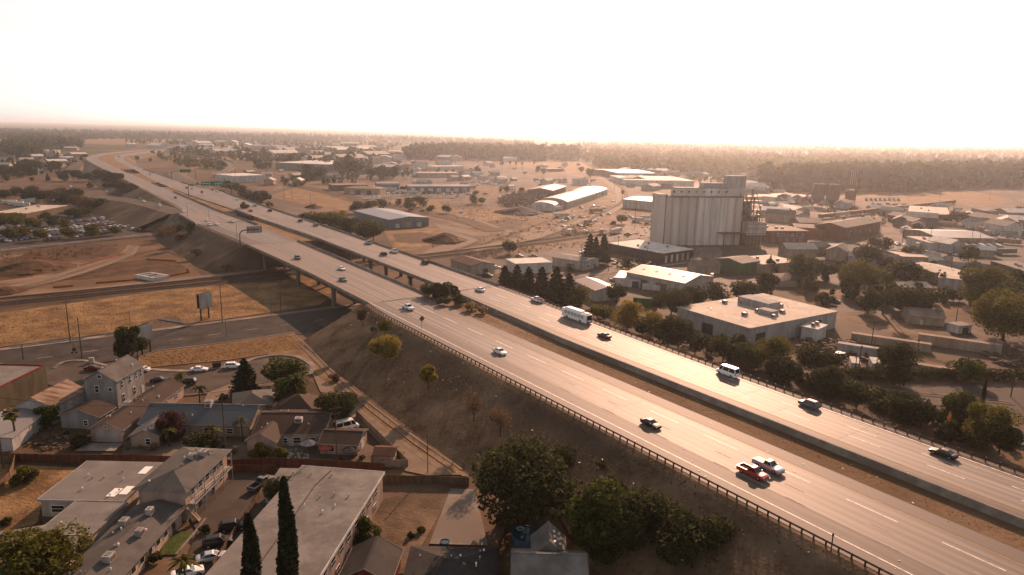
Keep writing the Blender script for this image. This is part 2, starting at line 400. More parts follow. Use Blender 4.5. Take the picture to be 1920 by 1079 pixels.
street('street', [(1560, 372), (1700, 368), (1800, 352), (1930, 348)], 9, M['path'])
street('canal_bank', [(545, 347), (640, 366), (700, 380), (860, 412), (930, 435)], 16, M['darkdirt'])
street('canal_bank', [(545, 342), (640, 360), (700, 374), (860, 405), (935, 428)], 4, M['path'])
# railway: two tracks under the freeway, and the line that curves away past the mill
def track(pts, label):
    pts = spline(pts, 8)
    root = empty('railway_track', pts[len(pts) // 2])
    tag(root, label, kind='structure')
    o = root.location
    mb = MB(); L1, R1 = stripe_pts(pts, 3.4); L0, R0 = stripe_pts(pts, 5.4)
    n = len(pts)
    vs_ = [Vector((p.x, p.y, 0.12)) - o for p in L0] + [Vector((p.x, p.y, 0.5)) - o for p in L1] + [Vector((p.x, p.y, 0.5)) - o for p in R1] + [Vector((p.x, p.y, 0.12)) - o for p in R0]
    mb.add(vs_, [(k * n + i, k * n + i + 1, (k + 1) * n + i + 1, (k + 1) * n + i) for k in range(3) for i in range(n - 1)])
    mb.build('ballast_bed', M['ballast'], root)
    for sgn in (-1, 1):
        mb = MB()
        Lr, _ = stripe_pts(pts, 1.5 * sgn)
        for a, b in zip(Lr[:-1], Lr[1:]):
            c = (a + b) / 2; d = (b - a); ex = d.normalized(); ey = Vector((-ex.y, ex.x, 0))
            mb.box((c.x - o.x, c.y - o.y, 0.62 - o.z), (d.length + 0.02, 0.09, 0.2), (ex, ey))
        mb.build('rail', M['rust'], root)
for ds in (0, 9):
    track([W(327 + ds, -440), W(328 + ds, 0), W(331 + ds, 99), W(339 + ds, 178), W(349 + ds, 251), W(368 + ds, 345)], 'railway track on dark ballast passing under the freeway')
track([P(870, 487), P(960, 466), P(1060, 432), P(1130, 400), P(1172, 372), P(1165, 352), P(1130, 330), P(1095, 300), P(1084, 287)], 'railway track curving away past the quonset sheds')
# ------------------------------------------------------------------ freeway
def itp(tab):
    a = np.array(tab, float)
    return lambda s: float(np.interp(s, a[:, 0], a[:, 1]))
ll = itp([(-80, 93.2), (205, 93.2), (222, 95.0), (286, 95.2), (380, 92), (461, 87.3), (518, 88), (545, 95.5), (1234, 97), (1330, 99), (1401, 103), (1538, 123), (1706, 155), (1843, 194), (2009, 254), (2300, 400)])
lr = itp([(-80, 116.3), (190, 116.5), (225, 119), (424, 119.3), (469, 117.6), (530, 114), (1045, 114.5), (1301, 115), (1380, 119), (1465, 128), (1617, 155), (1808, 209), (2011, 270), (2300, 415)])
rl = itp([(-80, 124.5), (150, 124.5), (230, 128.8), (379, 129.6), (465, 126), (535, 125.5), (638, 121), (780, 119), (904, 123), (1002, 127), (1140, 131), (1287, 135), (1428, 147), (1523, 161), (1693, 200), (1832, 246), (2020, 300), (2300, 440)])
rr = itp([(-80, 143.4), (64, 143.4), (105, 144), (161, 146), (200, 149), (371, 150.7), (615, 150), (680, 153), (720, 143), (919, 139.5), (1137, 142.5), (1267, 147), (1363, 156), (1498, 175), (1632, 215), (1760, 257), (2020, 325), (2300, 460)])
zl = itp([(-80, 10), (1400, 10), (2000, 1.6), (2300, 0.4)])
zr = itp([(-80, 10.5), (600, 10.5), (800, 10), (1400, 10), (2000, 1.6), (2300, 0.4)])
def stations(a, b):
    n = max(1, int(math.ceil((b - a) / (12 if b < 700 else 25))))
    return [a + (b - a) * i / n for i in range(n + 1)]
def sheet(name, a, b, f0, f1, fz, m, dz=0.0, kind='structure'):
    ss = stations(a, b); n = len(ss)
    mb = MB()
    mb.add([W(s, f0(s), fz(s) + dz) for s in ss] + [W(s, f1(s), fz(s) + dz) for s in ss], [(i, i + 1, n + i + 1, n + i) for i in range(n - 1)])
    o = mb.build(name, m)
    if o.data.polygons[0].normal.z < 0: o.data.flip_normals()
    return tag(o, kind=kind)
C = lambda v: (lambda s: v)
def O(f, d): return lambda s: f(s) + d
SOLID = [(-80, 223), (366, 461), (518, 745), (800, 960), (1040, 2300)]
GAPS = [(223, 366), (461, 518), (745, 800), (960, 1040)]
for a, b in SOLID:
    ss = stations(a, b)
    secs = []
    for i, s in enumerate(ss):
        tl, tr = ll(s) - 0.9, rr(s) + 0.9
        z = min(zl(s), zr(s)) - 0.06
        w = 22.0 * max(z, 0.2) / 10 if s < 400 else 21.0 * max(z, 0.2) / 10
        secs.append((s, [(tl - w, -0.05), (tl, z), (lr(s), z), (rl(s) - 0.4, z), (rl(s) - 0.4, zr(s) - 0.06), (tr, zr(s) - 0.06), (tr + 17 * max(z, 0.2) / 10, -0.05)]))
    def endcap(s, ds):
        base = secs[0][1] if ds < 0 else secs[-1][1]
        return (s + ds, [(base[0][0] + 9, -0.06)] + [(t, -0.06) for t, _ in base[1:-1]] + [(base[-1][0] - 5, -0.06)])
    if a > -50: secs.insert(0, endcap(a, -9))
    secs.append(endcap(b, 9))
    mb = MB(); k = len(secs[0][1])
    vs_ = []
    for s, prof in secs:
        vs_ += [W(s, t, z) for t, z in prof]
    mb.add(vs_, [(i * k + j, i * k + j + 1, (i + 1) * k + j + 1, (i + 1) * k + j) for i in range(len(secs) - 1) for j in range(k - 1)])
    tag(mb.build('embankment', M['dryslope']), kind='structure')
    sheet('median_strip', a, b, O(lr, -1.0), O(rl, -0.5), O(zl, 0.0), M['dirt'] if a < 0 else M['dry'], -0.03)
    if a == 518:
        mb = MB(); mb.add([W(518, 88, 9.9), W(518, 150, 9.9), W(508.4, 150, .05), W(508.4, 84, .05), W(518, 84, 9.7), W(509, 74, .05)], [(0, 1, 2, 3), (0, 3, 5, 4)]); tag(mb.build('slope_paving', M['conc']), kind='structure')
# driving surfaces
AL, BL, CL, DL = 96.6, 100.6, 108.8, 112.8
sheet('freeway_shoulder', -80, 223, ll, lr, zl, M['shoulder'], 0.0)
sheet('freeway_lanes', -80, 223, C(BL), C(DL), zl, M['lane'], 0.012)
sheet('freeway_lanes', 366, 461, O(ll, 9), O(lr, -2.5), zl, M['lane'], 0.012)
sheet('freeway_shoulder', 366, 461, ll, lr, zl, M['shoulder'], 0.0)
sheet('freeway_lanes', 518, 745, O(ll, 1.5), lr, zl, M['lane'], 0.0)
sheet('freeway_lanes', 800, 960, O(ll, 1.0), lr, zl, M['lane'], 0.0)
sheet('freeway_lanes', 1040, 2300, ll, lr, zl, M['lane'], 0.0)
sheet('freeway_shoulder', -80, 223, rl, rr, zr, M['shoulder'], 0.0)
RY = itp([(-80, 128.2), (150, 128.6), (230, 131.5)]); RO = itp([(-80, 141.0), (105, 141.3), (223, 146)])
sheet('freeway_lanes', -80, 223, RY, RO, zr, M['lane'], 0.012)
for a, b in SOLID[1:]:
    sheet('freeway_lanes', a, b, O(rl, 0.3), rr, zr, M['lane'], 0.0)
# bridges: one deck thing per carriageway and gap
def bridge(a, b, f0, f1, fz, label, cols, colrow):
    mid = (a + b) / 2
    root = empty('road_bridge', W(mid, (f0(mid) + f1(mid)) / 2, 0))
    tag(root, label, 'bridge')
    o = root.location
    ss = stations(a - 1.0, b + 1.0); n = len(ss)
    def loft(name, prof, m):
        mb = MB(); k = len(prof(a))
        vs_ = []
        for s in ss: vs_ += [W(s, t, z) - o for t, z in prof(s)]
        fs = [(i * k + j, i * k + (j + 1) % k, (i + 1) * k + (j + 1) % k, (i + 1) * k + j) for i in range(n - 1) for j in range(k)]
        fs += [tuple(range(k)), tuple(range((n - 1) * k, n * k))]
        mb.add(vs_, fs)
        return mb.build(name, m, root)
    loft('deck', lambda s: [(f0(s) - 0.25, fz(s)), (f1(s) + 0.25, fz(s)), (f1(s) + 0.25, fz(s) - 0.45), (f1(s) - 2.0, fz(s) - 0.6), (f1(s) - 3.0, fz(s) - 1.7), (f0(s) + 3.0, fz(s) - 1.7), (f0(s) + 2.0, fz(s) - 0.6), (f0(s) - 0.25, fz(s) - 0.45)], M['concold'])
    loft('road_surface', lambda s: [(f0(s) + 0.3, fz(s) + 0.012), (f1(s) - 0.3, fz(s) + 0.012), (f1(s) - 0.3, fz(s) + 0.002), (f0(s) + 0.3, fz(s) + 0.002)], M['deck'])
    for f, sg in ((f0, -1), (f1, 1)):
        loft('parapet', lambda s: [(f(s) + 0.22 * sg, fz(s) + 0.013), (f(s) + 0.18 * sg, fz(s) + 0.92), (f(s) - 0.05 * sg, fz(s) + 0.92), (f(s) - 0.27 * sg, fz(s) + 0.013)], M['conc'])
    for s in cols:
        for u in colrow:
            t = f0(s) + (f1(s) - f0(s)) * u
            mb = MB()
            mb.cyl(W(s, t, -0.1) - o, W(s, t, fz(s) - 2.6) - o, 0.85, 0.85, 14, False)
            mb.cyl(W(s, t, fz(s) - 2.6) - o, W(s, t, fz(s) - 1.72) - o, 0.85, 1.5, 14, False)
            mb.build('column', M['concold'], root, smooth=True)
bridge(223, 366, ll, lr, zl, 'concrete bridge carrying oncoming lanes over the railway and street', (262, 303, 348), (0.13, 0.5, 0.87))
bridge(223, 366, rl, rr, zr, 'concrete bridge carrying outbound lanes over the railway and street', (262, 303, 348), (0.13, 0.5, 0.87))
bridge(461, 518, ll, lr, zl, 'short concrete bridge carrying oncoming lanes over the car park street', (489,), (0.25, 0.75))
bridge(461, 518, rl, rr, zr, 'short concrete bridge carrying outbound lanes over the car park street', (489,), (0.25, 0.75))
bridge(745, 800, ll, lr, zl, 'distant bridge of the oncoming lanes beside the bushy slope', (772,), (0.3, 0.7))
bridge(745, 800, rl, rr, zr, 'distant bridge of the outbound lanes beside the overhead green sign', (772,), (0.3, 0.7))
bridge(960, 1040, ll, lr, zl, 'bridge of the oncoming lanes just before the bend', (1000,), (0.3, 0.7))
bridge(960, 1040, rl, rr, zr, 'bridge of the outbound lanes just before the bend', (1000,), (0.3, 0.7))
# ramps
def ramp(name, tab0, tab1, ztab, a, b, m, fill=True):
    f0, f1, fz = itp(tab0), itp(tab1), itp(ztab)
    sheet(name, a, b, f0, f1, fz, m, 0.02)
    if fill:
        ss = stations(a, b); mb = MB(); vs_ = []
        for s in ss:
            z = fz(s); w = 2.5 * z
            vs_ += [W(s, f0(s) - 1 - w, -0.04), W(s, f0(s) - 1, z - 0.03), W(s, f1(s) + 1, z - 0.03), W(s, f1(s) + 1 + w, -0.04)]
        mb.add(vs_, [(i * 4 + j, i * 4 + j + 1, (i + 1) * 4 + j + 1, (i + 1) * 4 + j) for i in range(len(ss) - 1) for j in range(3)])
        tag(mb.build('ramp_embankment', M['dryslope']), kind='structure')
ramp('off_ramp', [(518, 84), (606, 73), (657, 61), (718, 41), (786, 20), (852, -8), (960, -60), (1050, -120)], [(518, 96), (564, 92), (619, 84.5), (666, 77), (737, 60), (798, 38), (875, -1), (960, -46), (1050, -106)],
     [(518, 9.98), (620, 9.2), (760, 4.6), (900, 1.8), (1050, 0.6)], 518, 1050, M['asphaltold'])
ramp('on_ramp', [(690, 143), (760, 143), (860, 149), (960, 158), (1060, 172), (1180, 205), (1300, 260)], [(690, 153.5), (760, 156), (860, 164), (960, 172), (1060, 184), (1180, 216), (1300, 270)],
     [(690, 10.2), (800, 8.4), (960, 5.4), (1300, 1.0)], 690, 1300, M['asphaltold'])
ramp('flyover_ramp', [(1150, 60), (1250, 76), (1400, 84), (1520, 104), (1640, 120)], [(1150, 74), (1250, 88), (1400, 95), (1520, 115), (1640, 132)], [(1150, 4), (1250, 7.0), (1640, 7)], 1150, 1640, M['asphaltold'])
# curved connector bridge beyond the outbound lanes
conn = spline([P(345, 290, 9), P(400, 298, 9), P(428, 305, 9), P(432, 316, 8), P(405, 328, 4)], 8)
cr = empty('connector_bridge', Vector((conn[12].x, conn[12].y, 0)))
tag(cr, 'curved connector bridge swinging away beyond the outbound lanes', 'bridge')
mb = MB(); L1, R1 = stripe_pts(conn, 10.0); n = len(conn)
prof = [[p - cr.location for p in L1], [p - cr.location for p in R1], [p - cr.location - Vector((0, 0, 1.5)) for p in R1], [p - cr.location - Vector((0, 0, 1.5)) for p in L1]]
mb.add([q for r_ in prof for q in r_], [(k * n + i, k * n + i + 1, ((k + 1) % 4) * n + i + 1, ((k + 1) % 4) * n + i) for k in range(4) for i in range(n - 1)])
mb.build('deck', M['concold'], cr)
for Lx in (L1, R1):
    mb = MB(); mb.add([p - cr.location for p in Lx] + [p - cr.location + Vector((0, 0, 0.9)) for p in Lx], [(i, i + 1, n + i + 1, n + i) for i in range(n - 1)])
    mb.build('parapet', M['conc'], cr)
for i in (3, 9, 15, 21):
    mb = MB(); mb.cyl((conn[i].x - cr.location.x, conn[i].y - cr.location.y, 0), conn[i] - cr.location - Vector((0, 0, 1.4)), 0.9, 0.9, 10)
    mb.build('column', M['concold'], cr)
# painted lines
def lines(name, a, b, f, fz, w, m, dash=None, off=0.0):
    mb = MB()
    if dash:
        s = a + off
        while s + dash[0] < b:
            mb.add([W(s, f(s) - w / 2, fz(s) + 0.026), W(s, f(s) + w / 2, fz(s) + 0.026), W(s + dash[0], f(s + dash[0]) + w / 2, fz(s + dash[0]) + 0.026), W(s + dash[0], f(s + dash[0]) - w / 2, fz(s + dash[0]) + 0.026)], [(0, 1, 2, 3)])
            s += dash[1]
        return tag(mb.build(name, m), kind='structure')
    return sheet(name, a, b, O(f, -w / 2), O(f, w / 2), fz, m, 0.026)
lines('edge_line', -80, 223, C(AL), zl, 0.28, M['paint'])
lines('lane_line', -80, 223, C(BL + 0.15), zl, 0.26, M['paintfaint'], (3.8, 15.2), 2)
lines('lane_line', -80, 223, C(104.75), zl, 0.24, M['paintfaint'], (3.8, 15.2), 5)
lines('lane_line', -80, 223, C(CL), zl, 0.28, M['paint'], (8.5, 15.2), 6.5)
lines('median_edge_line', -80, 223, C(DL - 0.3), zl, 0.22, M['painty'])
lines('edge_line', 223, 366, O(ll, 2.2), zl, 0.3, M['painty'])
lines('median_edge_line', 223, 366, O(lr, -3.2), zl, 0.25, M['painty'])
for d in (6.2, 10.2, 14.3): lines('lane_line', 223, 366, O(ll, d), zl, 0.22, M['paintfaint'], (3.8, 15.2), d)
lines('median_edge_line', -80, 223, O(RY, 0.2), zr, 0.24, M['painty'])
for u in (0.33, 0.66): lines('lane_line', -80, 223, (lambda u: lambda s: RY(s) + (RO(s) - RY(s)) * u)(u), zr, 0.26, M['paint'], (6.5, 15.2), 4 + 9 * u)
lines('edge_line', -80, 223, O(RO, 0.35), zr, 0.32, M['paint'])
for d in (5.5, 9.5, 13.5): lines('lane_line', 223, 366, O(rl, d), zr, 0.22, M['paintfaint'], (3.8, 15.2), d)
for a, b in SOLID[1:4]:
    for d in (5.0, 9.0, 13.0):
        lines('lane_line', a, b, O(lr, -d), zl, 0.25, M['paintfaint'], (3.8, 15.2), d)
        lines('lane_line', a, b, O(rl, d), zr, 0.25, M['paintfaint'], (3.8, 15.2), d)
# expansion joint and transverse seams at the bridge ends
for s, f0, f1, fz in ((222.6, ll, lr, zl), (366.6, ll, lr, zl), (222.6, rl, rr, zr), (366.6, rl, rr, zr)):
    mb = MB(); mb.add([W(s - 0.2, f0(s), fz(s) + 0.03), W(s + 0.25, f0(s), fz(s) + 0.03), W(s + 0.25, f1(s), fz(s) + 0.03), W(s - 0.2, f1(s), fz(s) + 0.03)], [(0, 1, 2, 3)])
    tag(mb.build('expansion_joint', M['conc']), kind='structure')
seam = mat('sealed_joint', (0.13, 0.105, 0.09), rough=0.7)
mb = MB()
rs = random.Random(3)
for s in np.arange(-70, 222, 5.2):
    for f0, f1, fz in ((C(BL), C(DL), zl), (RY, RO, zr)):
        if rs.random() < 0.22:
            a, b = f0(s), f1(s)
            mb.add([W(s, a, fz(s) + 0.018), W(s + 0.05, a, fz(s) + 0.018), W(s + 0.05, b, fz(s) + 0.018), W(s, b, fz(s) + 0.018)], [(0, 1, 2, 3)])
for f, fz in ((C(DL + 0.02), zl), (O(RO, -0.05), zr)):
    for s in np.arange(-70, 218, 8.0):
        mb.add([W(s, f(s) - .06, fz(s) + 0.019), W(s, f(s) + .06, fz(s) + 0.019), W(s + 8, f(s + 8) + .06, fz(s + 8) + 0.019), W(s + 8, f(s + 8) - .06, fz(s + 8) + 0.019)], [(0, 1, 2, 3)])
tag(mb.build('pavement_joints', seam), kind='stuff')
# litter and worn patches on the shoulders: scraps of pale rubbish
mb = MB()
for i in range(150):
    s = rs.uniform(20, 215)
    t, z = rs.choice([(rs.uniform(94, 101), 10), (rs.uniform(110, 122), 10), (rs.uniform(125, 129), 10.5), (rs.uniform(138, 143), 10.5), (rs.uniform(76, 92), None)])
    if z is None: z = 10 * (t - 70.3) / 22.0
    c = W(s, t, z + 0.05); q = rs.uniform(0.1, 0.32); a = rs.uniform(0, 3.1)
    mb.box(c, (q * 1.5, q * 0.7, 0.05), (Vector((math.cos(a), math.sin(a), 0)), Vector((-math.sin(a), math.cos(a), 0))))
tag(mb.build('litter', M['white']), kind='stuff')
# walls and guard rails
def wall(name, a, b, f, z0, z1, w, m, label, cat='wall'):
    ss = stations(a, b); n = len(ss)
    mb = MB(); vs_ = []
    o = W((a + b) / 2, f((a + b) / 2), 0)
    for s in ss: vs_ += [W(s, f(s) - w / 2, z0(s)) - o, W(s, f(s) - w / 4, z1(s)) - o, W(s, f(s) + w / 4, z1(s)) - o, W(s, f(s) + w / 2, z0(s)) - o]
    mb.add(vs_, [(i * 4 + j, i * 4 + j + 1, (i + 1) * 4 + j + 1, (i + 1) * 4 + j) for i in range(n - 1) for j in range(3)] + [(0, 1, 2, 3), tuple((n - 1) * 4 + k for k in range(4))])
    return tag(mb.build(name, m, loc=o), label, cat)
wall('median_wall', -80, 223, O(rl, -0.45), C(9.8), O(zr, 0.95), 0.7, M['conc'], 'long grey concrete wall between dirt median and outbound lanes', 'wall')
wall('median_wall', 366, 461, O(rl, -0.2), C(9.8), O(zr, 0.9), 0.6, M['conc'], 'grey concrete wall edging outbound lanes between the two bridges')
wall('median_wall', 518, 690, O(lr, 1.0), C(9.8), C(11.1), 0.6, M['conc'], 'curving concrete median wall beneath the overhead green sign')
wall('median_wall', 440, 461, O(lr, 0.0), C(9.8), C(11.0), 0.6, M['conc'], 'short pale wall end at the bridge over the car park street')
wall('barrier_wall', 366, 450, O(rr, 0.2), C(9.8), O(zr, 0.8), 0.5, M['conc'], 'low concrete barrier along outbound lanes above the willow clump')
wall('barrier_wall', 518, 690, O(rr, 0.2), C(9.8), O(zr, 0.8), 0.5, M['conc'], 'low concrete barrier along outbound lanes behind the green sign')
DK = mat('dark_guardrail', (0.10, 0.075, 0.06), (0.17, 0.125, 0.10), 0.7, rough=0.6, metal=0.4)
def guard(a, b, f, fz, label, two=False, sp=2.0):
    mid = (a + b) / 2
    o = W(mid, f(mid), 0)
    root = empty('guardrail', o); tag(root, label, 'guardrail')
    zs = (0.45, 0.82) if two else (0.68,)
    for zc in zs:
        ss = stations(a, b); n = len(ss); mb = MB(); vs_ = []
        h = 0.12 if two else 0.17
        for s in ss: vs_ += [W(s, f(s) + 0.04, fz(s) + zc - h) - o, W(s, f(s) + 0.13, fz(s) + zc) - o, W(s, f(s) + 0.04, fz(s) + zc + h) - o, W(s, f(s) - 0.02, fz(s) + zc) - o]
        mb.add(vs_, [(i * 4 + j, i * 4 + (j + 1) % 4, (i + 1) * 4 + (j + 1) % 4, (i + 1) * 4 + j) for i in range(n - 1) for j in range(4)])
        mb.build('rail_beam', DK, root)
    me = None
    s = a + 0.5
    while s < b:
        if me is None:
            me = MB().box((0, 0, 0.42), (0.2, 0.22, 1.0), (NV, DV)).data('post', M['wood'] if not two else DK)
        link('post', me, root, W(s, f(s) - 0.1, fz(s)) - o)
        s += sp
guard(-30, 222, O(ll, -0.1), zl, 'dark steel guardrail on posts above the shaded embankment')
guard(368, 455, O(ll, -0.1), zl, 'steel guardrail along the oncoming lanes between the two bridges', sp=3)
guard(-30, 222, O(rr, 0.2), zr, 'double beam guardrail along outbound lanes beside the tree row', True, 2.4)
# signs
def sign_gantry(base, across, h, sign_z, label, two=None, back=False):
    root = empty('sign_gantry', base); tag(root, label, 'sign')
    mb = MB()
    pts = [Vector((0, 0, -0.3)), Vector((0, 0, h - 2.0)), across.normalized() * 0.5 + Vector((0, 0, h - 0.9)), across.normalized() * 1.6 + Vector((0, 0, h - 0.2)), across.normalized() * 3 + Vector((0, 0, h))]
    if two:
        e = across
        n_ = across.normalized()
        pts += [e - n_ * 3 + Vector((0, 0, h)), e - n_ * 1.6 + Vector((0, 0, h - 0.2)), e - n_ * 0.5 + Vector((0, 0, h - 0.9)), e + Vector((0, 0, h - 2)), e + Vector((0, 0, -0.3))]
    else:
        pts += [across + Vector((0, 0, h))]
    mb.path(pts, 0.28, 8)
    mb.build('frame', M['rust'], root)
    return root
n1 = NV
gb = W(366, 89.8, 8.2)
gr = sign_gantry(gb, n1 * 9.5, 9.5, 0, 'brown cantilever gantry carrying the grey back of a road sign')
pn = MB().box(n1 * 7.4 + DV * 0.35 + Vector((0, 0, 9.4)), (7.6, 0.14, 3.4), (n1, DV)); pn.build('sign_panel', wallm('palegrey'), gr)
for k in range(5):
    MB().box(n1 * (4.2 + k * 1.6) + DV * 0.2 + Vector((0, 0, 9.4)), (0.14, 0.16, 3.5), (n1, DV)).build('stiffener', M['rust'], gr)
gr = sign_gantry(W(652, 120.5, 9.6), n1 * 35, 9.4, 0, 'brown overhead gantry with long green road sign across outbound lanes', True)
g1 = MB().box(n1 * 20 - DV * 0.4 + Vector((0, 0, 9.4)), (19, 0.16, 3.4), (n1, DV)).build('sign_panel', M['green_sign'], gr)
mb = MB()
for k in range(2):
    c = n1 * (14.5 + 10 * k) - DV * 0.5 + Vector((0, 0, 9.9))
    for j in range(4): mb.box(c + n1 * (-2.6 + 1.7 * j), (1.2, 0.05, 0.55), (n1, DV))
    for j in range(3): mb.box(c + n1 * (-2.4 + 2.4 * j) + Vector((0, 0, -1.5)), (0.5, 0.05, 0.6), (n1, DV))
mb.build('sign_lettering', M['white'], g1)
gr = sign_gantry(W(842, 140, 9.6), n1 * 24, 9.4, 0, 'farther overhead gantry with a short green road sign', True)
MB().box(n1 * 14 - DV * 0.4 + Vector((0, 0, 9.4)), (11, 0.16, 3.6), (n1, DV)).build('sign_panel', M['green_sign'], gr)
def diamond(base, h, q, m, label, ex, name='warning_sign'):
    root = empty(name, base); tag(root, label, 'sign')
    MB().cyl((0, 0, -0.2), (0, 0, h), 0.07, 0.07, 6).build('post', M['wood'], root)
    ey = Vector((-ex.y, ex.x, 0)); up = Vector((0, 0, 1)); c = Vector((0, 0, h)) + ey * -0.08
    a = (ex + up).normalized(); b = (up - ex).normalized()
    MB().box(c, (q, q, 0.05), (a, b), ey).build('sign_panel', m, root)
diamond(P(791, 617, 9.95), 3.2, 1.35, M['rust'], 'brown back of a diamond warning sign beside the guardrail', n1)
diamond(P(1774, 812, 10.0), 3.6, 1.5, mat('warning_orange', (0.62, 0.23, 0.03), rough=0.5), 'orange diamond warning sign beside the double beam guardrail', n1)
diamond(P(379, 368, 10.0), 3.4, 2.0, mat('warning_red', (0.75, 0.10, 0.05), rough=0.5), 'small red diamond sign in the median past the gantry', n1)
def marker(base, h, label):
    root = empty('marker_post', base); tag(root, label, 'post')
    MB().cyl((0, 0, -0.2), (0, 0, h), 0.09, 0.09, 6).build('shaft', M['wood'], root)
    MB().box((0, 0, h - 0.25), (0.28, 0.1, 0.4)).build('reflector', M['rust'], root)
marker(P(1558, 1035, 9.95), 3.0, 'thin dark marker post at the guardrail above bare slope')
marker(P(802, 888, 0), 8.5, 'tall thin pole beside the pale concrete path')
def lamp(base, h, arm, label, d=None):
    root = empty('street_lamp', base); tag(root, label, 'street lamp', 'lamp posts along the freeway')
    d = d or n1
    mb = MB(); mb.cyl((0, 0, -0.3), (0, 0, h - 0.6), 0.14, 0.09, 8)
    mb.path([Vector((0, 0, h - 0.6)), d * (arm * 0.4) + Vector((0, 0, h - 0.15)), d * arm + Vector((0, 0, h))], 0.06, 6)
    mb.build('pole', M['steel'], root)
    MB().box(d * (arm + 0.3) + Vector((0, 0, h - 0.05)), (0.9, 0.35, 0.2), (d, DV)).build('lamp_head', M['conc'], root)
for (x, y) in ((352.5, 412), (393, 423), (444.5, 452)):
    lamp(P(x, y, 10.0), 10.5, 2.6, 'slim grey lamp post at the edge of the oncoming lanes')
